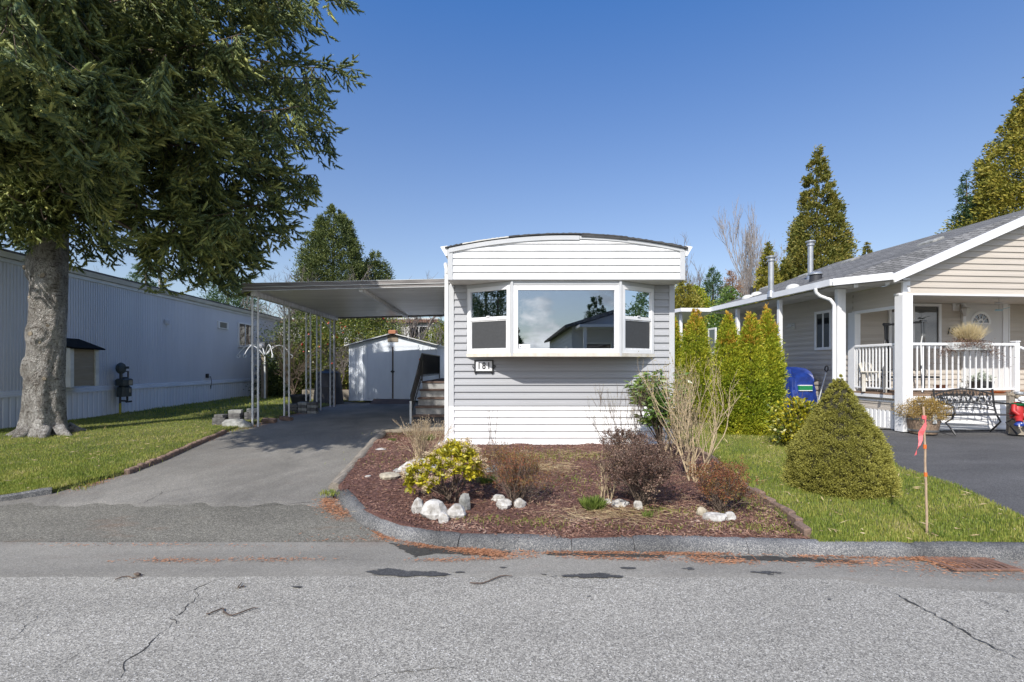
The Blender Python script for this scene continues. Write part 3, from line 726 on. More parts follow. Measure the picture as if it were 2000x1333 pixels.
# ================================================================== centre home
def lap(mb, m, s0, s1, z0, z1, h, lip=.021, top=None, step=None, back=.0):
    """lapped siding courses: s along the wall, o outward, z up; m(s,o,z)->xyz; top(s) clips the upper edge"""
    n = int(math.ceil((z1-z0)/h-1e-6)); cols = [s0, s1] if top is None else list(np.linspace(s0, s1, step or 40))
    for r in range(n):
        a = z0+r*h; prof = [(back,a),(back+lip,a),(back+lip,a+h*.1),(back+lip*.72,a+h*.48),(back+lip*.38,a+h*.52),(back+.001,a+h)]
        vs = []
        for s in cols:
            tz = z1 if top is None else min(z1, top(s))
            for o_, z in prof: vs.append(m(s, o_, min(z, tz)))
        k = len(prof)
        fs = [(c*k+j, (c+1)*k+j, (c+1)*k+j+1, c*k+j+1) for c in range(len(cols)-1) for j in range(k-1)]
        mb.add(vs, fs)
    return mb
def text(parent, s, size, loc, rot, mat, name='lettering', ext=.002, sx=1.0, shear=0, spacing=1.0, bold=0.0):
    c = bpy.data.curves.new(name, 'FONT'); c.body = s; c.size = size; c.extrude = ext; c.align_x = 'CENTER'; c.align_y = 'CENTER'
    c.shear = shear; c.space_character = spacing; c.offset = bold
    o = bpy.data.objects.new(name, c); COL.objects.link(o)
    dg = bpy.context.evaluated_depsgraph_get(); me = bpy.data.meshes.new_from_object(o.evaluated_get(dg))
    bpy.data.objects.remove(o); me.materials.clear(); me.materials.append(mat)
    q = link(name, me, parent); q.location = loc; q.rotation_euler = rot; q.scale = (sx, 1, 1); return q

FY = 7.85; X0, X1 = -1.008, 2.605; ZB = .27; ZS = .914; ZT = 2.86      # front wall
home = thing('mobile_home', 'narrow white and grey mobile home with a bay window and a low arched roof, centre', 'mobile home', (0, FY, 0))
mf = lambda s, o, z: (s, -o, z)                                       # front wall, home axes
LEN = 13.5
mb = MB()       # body: side walls and back, set behind the front siding
mb.box(X0+.01, X0+.09, .012, LEN, ZB, 3.02); mb.box(X1-.09, X1-.01, .012, LEN, ZB, 3.02); mb.box(X0+.09, X1-.09, LEN-.08, LEN, ZB, 3.02)
mb.box(X0+.09, X1-.09, .0, .10, ZB, 1.70); mb.box(X0+.09,-.74,0,.10,1.70,3.02); mb.box(2.295,X1-.09,0,.10,1.70,3.02); mb.box(-.74,2.295,0,.10,2.84,3.02)
mb.build('wall', M['whitesid'], home)
mb = MB(); h = .1088
lap(mb, mf, X0+.07, X1-.07, ZS, 1.70, .1123); lap(mb, mf, X0+.07, -.728, 1.70, ZT, .1160); lap(mb, mf, 2.29, X1-.07, 1.70, ZT, .1160)
mb.build('siding', M['greysid'], home)
mb = MB(); lap(mb, mf, X0+.07, X1-.07, ZB+.02, ZS-.001, .1105); mb.build('skirting', M['whitesid'], home)
for s0, s1 in ((X0-.012, X0+.075), (X1-.075, X1+.012)):
    mb = MB(); mb.bbox(s0, s1, -.030, .08, ZS, ZT, .004); o = mb.build('corner_trim', M['greytrim'], home)
    mb = MB(); mb.bbox(s0, s1, -.032, .08, ZB, ZS-.001, .004); mb.build('corner_trim', M['white'], home)
# parapet over the front
q_ = .46; PX0, PX1 = -.975, 2.625; PZ0 = 2.862
arch = lambda s: 3.350+.20*(1-((s-.82)/1.80)**2)
ml = lambda s, o, z: (s, -q_-o, z)
mb = MB(); lap(mb, ml, PX0+.075, PX1-.075, PZ0+.012, 3.6, .1075, top=lambda s: arch(s)-.05, step=46, lip=.020); mb.build('fascia_siding', M['whitesid'], home)
mb = MB(); mb.box(PX0,PX1,-q_+.004,.0,PZ0+.016,3.33)
mb.build('parapet_box', M['greytrim'], home)
mb = MB(); mb.bbox(PX0,PX0+.078,-q_-.026,0,PZ0,3.362,.004); mb.bbox(PX1-.078,PX1,-q_-.026,0,PZ0,3.362,.004); mb.box(PX0+.078,PX1-.078,-q_-.016,-q_+.003,PZ0,PZ0+.011)
mb.build('parapet_trim', M['greytrim'], home)
# soffit with vent slots
mb = MB(); mb.box(PX0+.01, PX1-.01, -q_+.004, -.02, PZ0-.004, PZ0+.011)
for k in range(28):
    x = PX0+.06+k*.128; mb.box(x, x+.012, -q_+.03, -.03, PZ0-.008, PZ0-.0045)
mb.build('soffit', M['soffit'], home)
# arched edge trim and the roof
def archstrip(mb, s0, s1, y0, y1, lo, hi, n=40, wob=0, seed=0):
    rr = random.Random(seed); vs = []
    for s in np.linspace(s0, s1, n):
        w_ = wob*rr.uniform(-1,1); a = arch(s)
        for y, z in ((y0,lo),(y0,hi+w_),(y1,hi+w_),(y1,lo)): vs.append((s,y,a+z))
    k = 4; fs = [(c*k+j,(c+1)*k+j,(c+1)*k+(j+1)%k,c*k+(j+1)%k) for c in range(n-1) for j in range(k)]
    fs += [(0,1,2,3), tuple((n-1)*k+j for j in (3,2,1,0))]
    mb.add(vs, fs)
mb = MB(); archstrip(mb, PX0+.02, 1.02, -q_-.036, -q_+.02, -.085, -.02, seed=2); archstrip(mb, 1.024, PX1-.02, -q_-.030, -q_+.02, -.070, -.022, seed=3)
mb.build('roof_trim', M['greytrim'], home)
mb = MB(); archstrip(mb, PX0+.0, PX1+.0, -q_-.028, LEN, -.03, -.004, 60)
mb.build('roof', M['blackroof'], home)
mb = MB(); archstrip(mb, -.05, 1.75, -q_-.05, -q_+.22, -.0035, .016, 60, .004, 5); archstrip(mb, 1.752, 2.66, -q_-.055, -q_+.22, -.019, .010, 24, .008, 7)
archstrip(mb, PX0-.04, -.75, -q_-.045, -q_+.22, -.0035, .015, 10, .007, 9); archstrip(mb, 1.05, 1.75, -q_-.047, -q_-.029, -.035, -.004, 24, .006, 19)
mb.build('roof_edge', M['blackroof'], home)
mb = MB(); archstrip(mb, -.75, -.05, -q_-.048, -q_+.22, -.0035, .013, 24, .004, 12); mb.build('roof_edge', M['soffit'], home)
# gutters with flared end caps
for sgn, x in ((-1, PX0-.004), (1, PX1+.004)):
    mb = MB(); pr = [(0,0),(.03*sgn,-.0),(.105*sgn,.135),(.097*sgn,.135),(.026*sgn,.012),(.006*sgn,.012),(.006*sgn,.135),(0,.135)]
    z0 = 3.225; mb.prism(pr, -q_-.01, LEN, lambda a,b,h_: (x+a, h_, z0+b))
    mb.prism([(0,0),(.03*sgn,0),(.108*sgn,.138),(0,.155)], -q_-.02, -q_-.011, lambda a,b,h_: (x+a, h_, z0+b))
    mb.build('gutter', M['white'], home)
dsp = MB(); xd = X0-.052
dsp.bbox(xd-.03, xd+.03, .0, .045, ZB+.12, 3.14, .006)
d2 = dsp.build('downspout', M['white'], home)
mb = MB(); mb.tube([(xd-.04,.2,3.24),(xd-.028,.12,3.2),(xd,.022,3.12),(xd,.022,3.05)], .032, 8); mb.build('elbow', M['white'], d2)
mb = MB(); mb.tube([(xd,.022,ZB+.16),(xd,.018,ZB+.09),(xd-.035,-.03,ZB+.035),(xd-.10,-.10,ZB+.03)], [.034,.036,.038,.04], 10); mb.build('elbow', M['white'], d2)
# bay window: three units on a 0.42 m deep bay
BP = .42
bayp = [(-.728,0.0),(0.0,-BP),(1.655,-BP),(2.29,0.0)]
zb0, zb1 = 1.70, 2.858
def unit_map(a, b):
    A = Vector((a[0],a[1])); B = Vector((b[0],b[1])); d = (B-A).normalized(); nrm = Vector((d.y,-d.x)); L_ = (B-A).length
    return (lambda s,o,z: (A.x+d.x*s+nrm.x*o, A.y+d.y*s+nrm.y*o, z)), L_
def frame_box(mb, m, s0,s1,z0,z1,wd,o0,o1,b=.003):
    f = lambda x,y,z: m(x,y,z)
    mb.bbox(s0,s0+wd,o0,o1,z0,z1,b,f); mb.bbox(s1-wd,s1,o0,o1,z0,z1,b,f)
    mb.bbox(s0+wd,s1-wd,o0,o1-.001,z0,z0+wd,b,f); mb.bbox(s0+wd,s1-wd,o0,o1-.001,z1-wd,z1,b,f)
for k in range(3):
    m, L_ = unit_map(bayp[k], bayp[k+1])
    s0, s1 = .022, L_-.022
    if k == 1: z0, z1 = 1.752, 2.785
    else: z0, z1 = 1.752, 2.795
    mb = MB(); frame_box(mb, m, s0, s1, z0, z1, .07 if k == 1 else .062, -.03, .022)
    if k != 1: mb.bbox(s0+.062, s1-.062, -.03, .018, 2.275, 2.325, .003, m)
    mb.box(s0+.03,s1-.03,-.05,-.0305,z0+.03,z0+.05,m)
    wnd = mb.build('window', M['white'], home)
    if k == 1:
        mb = MB(); w_ = .07; mb.box(s0+w_,s1-w_,-.012,-.006,z0+w_,z1-w_,m); mb.build('pane', M['glass'], wnd)
        mb = MB(); mb.box(s0+w_+.008,s0+w_+.185,-.004,-.0025,z0+w_+.008,z0+w_+.066,m); st = mb.build('sticker', M['white'], wnd)
    else:
        w_ = .062
        mb = MB(); mb.box(s0+w_,s1-w_,-.012,-.006,2.325,z1-w_,m); mb.build('pane', M['glass'], wnd)
        mb = MB(); mb.box(s0+w_,s1-w_,-.020,-.016,z0+w_,2.275,m); mb.build('pane', M['glass'], wnd)
        mb = MB(); frame_box(mb, m, s0+w_+.001, s1-w_-.001, z0+w_+.001, 2.274, .018, -.006, .010, .002); mb.build('screen_frame', M['alu'], wnd)
        mb = MB(); mb.box(s0+w_+.019,s1-w_-.019,-.001,.001,z0+w_+.019,2.256,m); mb.build('insect_screen', M['screen'], wnd)
        mb = MB(); c_ = (s0+s1)/2; mb.bbox(c_-.03,c_+.03,.018,.034,2.325,2.340,.003,m); mb.build('latch', M['white'], wnd)
text(home, 'ACME', .032, (s0*0+.022+.07+.008+.125, -BP+.0015, 1.752+.07+.042), (R(90),0,0), M['greytrim'], 'lettering', .0006)
mb = MB(); mb.bbox(.115,.14,-BP-.001,-BP+.0015,1.853,1.862,.001); mb.build('sticker_mark', M['navy'], home)
# bay carcass: posts, head and base board
mb = MB()
for (x,y) in bayp[1:3]: mb.tube([(x,y-.006,zb0+.01),(x,y-.006,zb1-.002)], .030, 6)
for a,b in zip(bayp, bayp[1:]):
    m, L_ = unit_map(a,b)
    mb.box(.0,L_,-.03,.010,2.797,zb1-.003,m); mb.box(.0,.021,-.03,.006,zb0+.04,2.797,m); mb.box(L_-.021,L_,-.03,.006,zb0+.04,2.797,m)
mb.build('bay_frame', M['greytrim'], home)
mb = MB(); poly = [(a,b) for a,b in bayp]; ex_ = [(-.765,.0),(-.012,-BP-.03),(1.668,-BP-.03),(2.325,.0)]
mb.prism(ex_[::1], zb0, zb0+.05, lambda a,b,h_: (a,b,h_)); mb.build('window_sill', M['sill'], home)
mb = MB(); mb.prism([(a,b*.97) for a,b in bayp], zb1-.012, zb1-.004, lambda a,b,h_: (a,b,h_)); mb.build('bay_head', M['greytrim'], home)
# the room behind the glass
mb = MB(); rx0, rx1, ry1 = X0+.1, X1-.1, 4.6
mb.box(rx0,rx1,.11,ry1,1.02,1.06); mb.box(rx0,rx1,.11,ry1,3.0,3.02); mb.box(rx0,rx1,ry1,ry1+.05,1.06,3.0)
mb.box(rx0-.005,rx0,.11,ry1,1.06,3.0); mb.box(rx1,rx1+.005,.11,ry1,1.06,3.0)
mb.build('room_lining', M['room'], home)
trk = MB(); trk.box(.05,1.75,.60,.63,2.93,2.955); tl = trk.build('track_light', M['white'], home)
for x in (.20,.72,1.50):
    mb = MB(); mb.tube([(x,.61,2.93),(x+.05,.5,2.84)], .012, 6); mb.tube([(x+.05,.5,2.84),(x+.07,.43,2.80)], [.045,.05], 12); mb.build('spot', M['white'], tl)
# house number plate
sg = thing('house_number_sign', 'small black framed white plate reading 181 under the bay window', 'sign', (-.452, FY-.016, 1.555))
mb = MB(); mb.box(-.13,.13,-.012,.0,-.078,.082); mb.build('plate', M['white'], sg)
mb = MB(); m_ = lambda x,y,z:(x,-y,z)
frame_box(mb, m_, -.155,.155,-.1,.1,.02,.0,.03)
for x in (-.135,.135): mb.tube([(x,-.015,-.10),(x,-.012,-.135)], [.02,.004], 6)
for sg_ in (-1,1):
    mb.tube([(sg_*.155,-.015,.0),(sg_*.178,-.015,.012),(sg_*.185,-.015,-.008),(sg_*.172,-.015,-.022),(sg_*.155,-.015,-.04)], .006, 6)
mb.build('frame', M['black'], sg)
for k, ch in enumerate('181'): text(sg, ch, .150, (-.078+.078*k, -.0145, .0), (R(90),0,0), M['black'], 'digit', .0015, .8, bold=.003)

# ================================================================== steps beside the home
st = thing('entry_steps', 'brown wooden entry steps rising along the left side of the white home', 'steps', (-2.20, 10.75, .285))
sw = 1.15
for k in range(5):
    mb = MB(); mb.bbox(0,sw,k*.27-.02,k*.27+.27,.18*(k+1)-.035,.18*(k+1),.006); mb.build('tread', M['woodbrown'], st)
    mb = MB(); mb.box(.02,sw-.02,k*.27+.005,k*.27+.03,.18*k+.0,.18*(k+1)-.036); mb.build('riser', M['fasciagrey'] if k else M['darkplastic'], st)
mb = MB(); mb.bbox(0,sw,1.352,4.4,.865,.9,.006); mb.build('landing', M['woodbrown'], st)
mb = MB()
for x in (.0,sw-.05):
    for y in (1.5,4.3): q = MB(); q.box(x,x+.05,y,y+.05,0,.864); q.build('support_post', M['offwhite'], st)
mb = MB(); r_ = .017
mb.tube([(-.03,-.02,.0),(-.03,-.02,.62)],r_,8); mb.tube([(-.03,-.02,.62),(-.03,1.3,1.58),(-.03,4.2,1.58)],r_,8)
mb.tube([(-.03,1.3,.9),(-.03,1.3,1.58)],r_,8); mb.tube([(-.03,4.2,.9),(-.03,4.2,1.58)],r_,8); mb.tube([(-.03,-.02,.18),(-.03,1.3,1.02),(-.03,4.2,1.02)],r_*.7,8)
for k in range(26):
    y = 1.4+k*.11; mb.tube([(-.03,y,1.02),(-.03,y,1.58)],.007,5)
for k in range(10):
    y = .08+k*.125; mb.tube([(-.03,y,.23+.636*(y-.0)),(-.03,y,.66+.727*(y-.0))],.007,5)
rl = mb.build('handrail', M['black'], st)
mb = MB(); mb.bbox(-.055,-.012,-.05,-.008,-.02,.5,.004); mb.build('rail_post', M['offwhite'], st)
mb = MB(); mb.box(-.052,-.046,1.3,4.2,1.06,1.575); mb.add([(-.05,.0,.26),(-.05,1.3,1.06),(-.05,1.3,1.575),(-.05,.0,.63)],[(0,1,2,3)]); mb.build('privacy_mesh', M['black'], rl)

# ================================================================== carport
KF = Frame(-5.40, 10.12, R(2.4))
cp = thing('carport', 'flat metal carport roof on white lattice posts over the driveway', 'carport', (KF.x, KF.y, 0), KF.a)
RX0, RX1, RY0, RY1 = -.09, 4.35, -.16, 5.35
rise = .125/4.3
def cm_(x,y,z): return (x, y, z+(x-RX0)*rise)
mb = MB()       # ribbed pans running across
n = 36; step = (RY1-RY0)/n; vs = []
for k in range(n):
    y = RY0+k*step
    for dy, z in ((0,0),(step*.16,0),(step*.2,.035),(step*.26,.035),(step*.3,0)):
        vs.append((y+dy, 3.10+z))
vs.append((RY1,3.10)); V = [cm_(RX0,y,z) for y,z in vs]+[cm_(RX1,y,z) for y,z in vs]; nv = len(vs)
mb.add(V, [(i,i+1,nv+i+1,nv+i) for i in range(nv-1)])
V = [(x,y,z+.085) for x,y,z in V]; mb.add([cm_(RX0,RY0,3.17),cm_(RX1,RY0,3.17),cm_(RX1,RY1,3.17),cm_(RX0,RY1,3.17)],[(0,1,2,3)])
mb.build('roof_pan', M['panroof'], cp)
mb = MB(); mb.bbox(RX0-.03,RX1,RY0-.06,RY0-.004,3.155,3.235,.008,cm_); mb.build('front_fascia', M['fasciadk'], cp)
mb = MB(); mb.bbox(RX0-.03,RX1,RY0-.045,RY0-.006,3.085,3.152,.008,cm_); mb.build('front_fascia', M['fasciadk'], cp)
mb = MB()
for zz in (3.0815,3.1525,3.2355): mb.box(RX0-.03,RX1,RY0-.066,RY0-.004,zz,zz+.0085,cm_)
mb.build('fascia_edge', M['offwhite'], cp)
mb = MB(); mb.bbox(RX0-.03,RX0-.004,RY0-.003,RY1,3.03,3.20,.004,cm_)
for k in range(n): mb.box(RX0-.045,RX0-.031,RY0+k*step,RY0+k*step+step*.35,3.06,3.19,cm_)
mb.build('side_fascia', M['fasciadk'], cp)
mb = MB(); mb.box(RX0,RX1,RY1-.0,RY1+.05,3.06,3.2,cm_); mb.build('rear_fascia', M['fasciadk'], cp)
mb = MB(); mb.box(.02,.10,RY0+.05,RY1-.02,2.995,3.095,cm_); mb.build('side_beam', M['alu'], cp)
mb = MB(); mb.box(2.22,2.30,RY0+.05,RY1-.02,3.03,3.096,cm_); mb.build('middle_beam', M['alu'], cp)
def scroll(mb, x0, x1, z0, z1, y):
    rr = random.Random(3); z = z0+.05; xm = (x0+x1)/2; w_ = (x1-x0)/2-.012
    while z < z1-.12:
        for sg_ in (1,-1):
            pts = []
            for k in range(12):
                a = k/11*5.2; r = .045*(1-.75*k/11)
                pts.append((xm+sg_*(w_*.35)-sg_*math.cos(a)*r*.9, y, z+.05+math.sin(a)*r))
            mb.tube(pts, .003, 4)
        mb.tube([(x0+.01,y,z),(x1-.01,y,z+.11)], .003, 4); z += .16
posts = [(0.0,.285,3.0),(1.55,.29,3.0),(2.93,.62,3.0),(3.72,.295,3.0),(4.88,.30,3.0)]
for k,(v,zb_,zt_) in enumerate(posts):
    mb = MB()
    for x in (-.0,.115): mb.bbox(x-.016,x+.016,v-.016,v+.016,zb_,zt_,.004)
    pst = mb.build('post', M['alu'], cp)
    mb = MB(); scroll(mb,.016,.10,zb_+.05,zt_-.05,v); mb.build('scrollwork', M['steel_d'], pst)
mb = MB(); mb.bbox(.02,.06,5.16,5.20,.29,3.03,.004); mb.build('post', M['cane'], cp)
mb = MB(); mb.tube([(.06,3.75,3.0),(.06,4.9,2.62)],.018,6); mb.build('brace', M['alu'], cp)
# paver pier under the third post and the piles of pavers
def pavers(spec, label, grp, cat='paver'):
    for i,(x,y,z,w_,d_,h_,rz,mt,lb) in enumerate(spec):
        mb = MB(); rr = random.Random(i*7+3); mb.bbox(-w_/2,w_/2,-d_/2,d_/2,0,h_,.008)
        mb.v = [(a+rr.uniform(-.003,.003),b+rr.uniform(-.003,.003),c+rr.uniform(-.002,.002)) for a,b,c in mb.v]
        o = mb.build('paving_block', M[mt]); o.location = (x,y,z); o.rotation_euler = (0,0,rz); tag(o, lb, cat, grp)
G1 = 'loose paving blocks piled left of the carport posts'
x, y = -5.62, 10.25
sp = [(-6.12,10.2,.30,.24,.2,.09,.1,'paver','bottom dark block of the leftmost paver stack left of the first carport post'),
 (-6.12,10.2,.392,.24,.2,.09,.2,'paver','middle dark block of the leftmost paver stack left of the first carport post'),
 (-6.10,10.2,.484,.2,.18,.06,-.1,'paver','top round edged block of the leftmost paver stack'),
 (-5.84,10.3,.30,.24,.2,.11,.0,'stonegrey','pale block at the bottom of the middle paver stack'),
 (-5.84,10.3,.412,.23,.2,.08,.15,'paver','dark block lying second in the middle paver stack'),
 (-5.84,10.3,.494,.24,.2,.07,.05,'paver','dark block lying third in the middle paver stack'),
 (-5.86,10.32,.566,.25,.2,.06,.3,'stonegrey','thin grey block topping the middle paver stack'),
 (-5.58,10.4,.42,.2,.18,.07,.1,'paver','dark block under the slanting one behind the first carport post'),
 (-5.58,10.4,.492,.22,.18,.08,.2,'paver','second dark block under the slanting one behind the first carport post'),
 (-5.56,10.42,.575,.22,.18,.07,.5,'stonegrey','pale slanting block topping the stack nearest the first carport post')]
pavers(sp, '', G1)
mb = MB(); mb.blob((0,0,.08),(.34,.16,.17),14,8,.2,5); o = mb.build('boulder', M['stonegrey'], None, True, ang=35); o.location = (-5.66,10.05,.24); tag(o,'large grey boulder at the foot of the first carport post','rock')
G2 = 'paving blocks stacked as a pier under the third carport post'
ox, oy, _ = KF.w(.05,2.93); sp = []
nm = ['bottom','second','third','fourth']
for lv in range(4):
    for j in range(2):
        sp.append((ox-.12+j*.25, oy, .29+lv*.077, .235, .2, .072, 0, 'stonegrey' if (lv+j)%2 else 'paver', f'{nm[lv]} course {"right" if j else "left"} block of the paver pier under the third carport post'))
for j in range(3): sp.append((ox-.42+.0*j, oy+.02, .29+j*.085, .3, .22, .08, .05*j, 'paver', f'{["bottom","middle","top"][j]} block of the dark stack left of the third carport post pier'))
pavers(sp, '', G2)
for k,(a,b,c) in enumerate([(-5.28,11.0,.15),(-5.05,11.3,-.2),(-5.2,10.8,.3)]):
    mb = MB(); mb.bbox(-.14,.14,-.07,.07,0,.08,.008); o = mb.build('brick', M['brick']); o.location = (a-.2,b,.30); o.rotation_euler=(0,.1,c)
    tag(o, ['left brown brick lying between the first two carport posts','right brown brick lying nearer the second carport post','front brown brick lying at the foot of the first carport post'][k], 'brick', 'loose bricks between carport posts')

# ================================================================== shed
sx0, sx1 = -5.68, -2.52; SY = 16.75; SB = .34
sh_ = thing('garden_shed', 'pale blue white metal shed with double doors at the end of the driveway', 'shed', ((sx0+sx1)/2, SY, SB))
hw = (sx1-sx0)/2-.06; zt = 1.98; zp = 2.33; dp = 2.6
mb = MB(); mb.prism([(-hw,0.08),(hw,.08),(hw,zt-.05),(0,zp-.05),(-hw,zt-.05)], 0, dp, lambda a,b,h_: (a,h_,b))
for k in range(7):
    for sx_ in (-1,1):
        x = sx_*(.93+.09*k) if k else 0
        if k and k not in (2,5): mb.bbox(x-.012,x+.012,-.018,-.001,.1,zt-.06,.004)
for y in np.linspace(.1,dp-.1,14):
    for sx_ in (-1,1): mb.box(sx_*(hw+.001) if sx_>0 else -hw-.015, hw+.015 if sx_>0 else -hw-.001, y, y+.05,.1,zt-.08)
mb.build('wall', M['shedwall'], sh_)
mb = MB(); 
for sg_ in (-1,1):
    mb.prism([(0,zp),(sg_*(hw+.12),zt-.075),(sg_*(hw+.12),zt-.045),(0,zp+.03)], -.13, dp+.1, lambda a,b,h_: (a,h_,b))
mb.build('roof', M['offwhite'], sh_)
mb = MB(); mb.box(-.88,.88,-.035,-.002,zt-.1,zt-.02); mb.box(-.90,-.86,-.035,-.002,.1,zt-.1); mb.box(.86,.90,-.035,-.002,.1,zt-.1); mb.box(-hw,hw,-.03,-.004,.03,.09)
mb.build('door_track', M['shedwall'], sh_)
for sg_ in (-1,1):
    x0, x1 = (-.855,-.025) if sg_ < 0 else (.025,.855)
    mb = MB(); mb.bbox(x0,x1,-.03,-.006,.10,zt-.102,.004)
    for (a,b,c,d) in ((x0+.07,x1-.07,.25,.26),(x0+.07,x1-.07,zt-.26,zt-.25)): mb.box(a,b,-.034,-.0301,c,d)
    for xx in (x0+.07,x1-.08): mb.box(xx,xx+.01,-.034,-.0301,.26,zt-.26)
    dd = mb.build('door', M['shedwall'], sh_)
    mb = MB(); mb.bbox(-.024 if sg_<0 else .003,-.003 if sg_<0 else .024,-.038,-.02,.10,zt-.11,.003); mb.build('meeting_stile', M['woodbrown'], dd)
mb = MB(); mb.add([(-.08,-.045,1.03),(0,-.05,.97),(.08,-.045,1.03),(0,-.05,1.09)],[(0,1,2,3)]); mb.tube([(0,-.05,1.03),(0,-.065,1.03)],.03,8); mb.build('door_handle', M['black'], sh_)
mb = MB(); mb.bbox(-.18,.18,-.02,.0,2.06,2.30,.005); mb.build('gable_vent', M['tanbox'], sh_)
mb = MB(); mb.bbox(-.13,.13,-.15,.2,zp+.0,zp+.12,.02); o = mb.build('brick', M['terracotta']); o.location = (0,0,0); o.location = (sh_.location.x, SY, SB); tag(o,'brown brick lying on the ridge of the metal shed','brick')
mb = MB(); mb.prism([(-.72,0),(.62,0),(.66,.14),(-.66,.16)], -.50, -.05, lambda a,b,h_: (a,h_,b*(1+(h_+.05)*1.9))); o = mb.build('ramp', M['woodbrown']); o.location = (sh_.location.x+.02, SY-.02, SB-.06); tag(o,'low brown wooden ramp in front of the shed doors','ramp')
mb = MB(); mb.lathe([(.0,0),(.055,.0),(.055,.012),(.0,.014)],n=14); o = mb.build('reflector', M['orange']); o.location=(sx1-.62,SY-.03,1.78); o.rotation_euler=(R(90),0,0); tag(o,'small round orange reflector on the shed wall by the handrail','reflector')

# compost bin, pots and raised bed beside the shed
cb = thing('compost_bin', 'dark plastic compost bin with lid left of the metal shed', 'compost bin', (-6.15,16.3,.30))
mb = MB(); mb.lathe([(.50,0),(.49,.02),(.43,.55),(.44,.56),(.43,.58),(.37,1.0)],n=28); mb.build('body', M['darkplastic'], cb, True, ang=40)
mb = MB(); mb.lathe([(.39,1.0),(.39,1.03),(.30,1.08),(.12,1.11),(.12,1.15),(.0,1.16)],n=28); mb.build('lid', M['darkplastic'], cb, True, ang=40)
pt = thing('planter_pot', 'dark grey plastic pot on the grass between the last carport posts', 'pot', (-6.35,14.6,.30))
mb = MB(); mb.lathe([(.20,0),(.28,.34),(.31,.345),(.31,.40),(.27,.40),(.26,.34),(.0,.33)],n=22); mb.build('pot', M['darkplastic'], pt, True, ang=40)
rb = thing('raised_bed', 'grey timber raised garden bed behind the carport posts', 'planter', (-7.6,17.6,.30))
mb = MB(); mb.bbox(0,1.7,0,.05,0,.20,.005); mb.bbox(0,1.7,0,.05,.205,.40,.005); mb.bbox(0,.05,.05,1.2,0,.4,.005); mb.bbox(1.65,1.7,.05,1.2,0,.4,.005); mb.build('boards', M['woodgrey'], rb)
mb = MB(); mb.box(.05,1.65,.05,1.2,.02,.36); mb.build('soil', M['mulch'], rb)
# ================================================================== left home
LF = Frame(-9.9, 9.42, R(4.27))
lh = thing('mobile_home', 'long grey mobile home with ribbed walls and white skirting, left of the driveway', 'mobile home', (LF.x, LF.y, 0), LF.a)
LV0, LV1 = -1.6, 13.35
ZG = .26; zbelt0, zbelt1, ztop = .94, 1.06, 3.58
def ribbed(mb, v0, v1, z0, z1, pitch, depth, u0=0.0):
    n = int((v1-v0)/pitch); vs = []
    for k in range(n):
        v = v0+k*pitch
        for dv, du in ((0,0),(pitch*.62,0),(pitch*.72,-depth),(pitch*.90,-depth)): vs.append((u0+du, v+dv))
    vs.append((u0,v1)); nv = len(vs)
    mb.add([(a,b,z0) for a,b in vs]+[(a,b,z1) for a,b in vs], [(i,i+1,nv+i+1,nv+i) for i in range(nv-1)])
mb = MB(); ribbed(mb, LV0, LV1, zbelt1-.02, ztop, .072, .010); mb.box(-3.5,-.012,LV0,LV1,ZG,ztop-.005); mb.build('wall', M['greywall'], lh)
mb = MB(); ribbed(mb, LV0, LV1, ZG, zbelt0+.02, .15, .014, .0); mb.build('skirting', M['skirt'], lh)
mb = MB(); mb.bbox(-.01,.03,LV0,LV1,zbelt0,zbelt0+.05,.006); mb.bbox(-.01,.018,LV0,LV1,zbelt0+.052,zbelt1,.006); mb.build('belt_trim', M['skirt'], lh)
mb = MB(); mb.bbox(-.02,.03,LV0-.05,LV1+.05,ztop,ztop+.085,.006); mb.build('eave_trim', M['offwhite'], lh)
mb = MB(); mb.prism([(.0,0),(.06,0),(.115,.10),(.105,.10),(.0,.02)], LV0-.08, LV1+.08, lambda a,b,h_: (.012+a,h_,ztop+.088+b)); mb.bbox(-.02,.05,LV0-.08,LV1+.08,ztop+.088,ztop+.245,.006); mb.build('gutter', M['offwhite'], lh)
mb = MB(); mb.prism([(-3.6,ztop+.1),(.06,ztop+.1),(.06,ztop+.25),(-1.8,ztop+.34),(-3.6,ztop+.25)], LV0-.1, LV1+.1, lambda a,b,h_:(a,h_,b)); mb.build('roof', M['blackroof'], lh)
mb = MB(); mb.bbox(-.05,.028,LV1-.02,LV1+.03,ZG,ztop,.006); mb.build('corner_trim', M['skirt'], lh)
def side_window(fr, parent, px0, px1, py0, py1, u, out, name='window', div=True, fw=.06, pane=None, frm=None, dirn=1):
    """window on a wall u = const; corners read from the photograph"""
    v0, z0a = fr.hu(px0, py0, u); v1, z0b = fr.hu(px1, py0, u); _, z1a = fr.hu(px0, py1, u)
    z1, z0 = z0a, z1a
    if v1 < v0: v0, v1 = v1, v0
    m = lambda s,o,z: (u+out*o, s, z)
    mb = MB(); frame_box(mb, m, v0, v1, z0, z1, fw, .0, .048, .003)
    if div: mb.bbox((v0+v1)/2-.02,(v0+v1)/2+.02,.0,.042,z0+fw,z1-fw,.003,m)
    f = mb.build(name, frm or M['white'], parent)
    mb = MB(); mb.box(v0+fw,v1-fw,.0,.030,z0+fw,z1-fw,m); mb.build('pane', pane or M['glassdk'], f)
    return f
side_window(LF, lh, 464, 490, 629, 678, 0.0, 1)
v,z = LF.hu(424,627,0); v2,_ = LF.hu(444,627,0); _,zz = LF.hu(424,641,0)
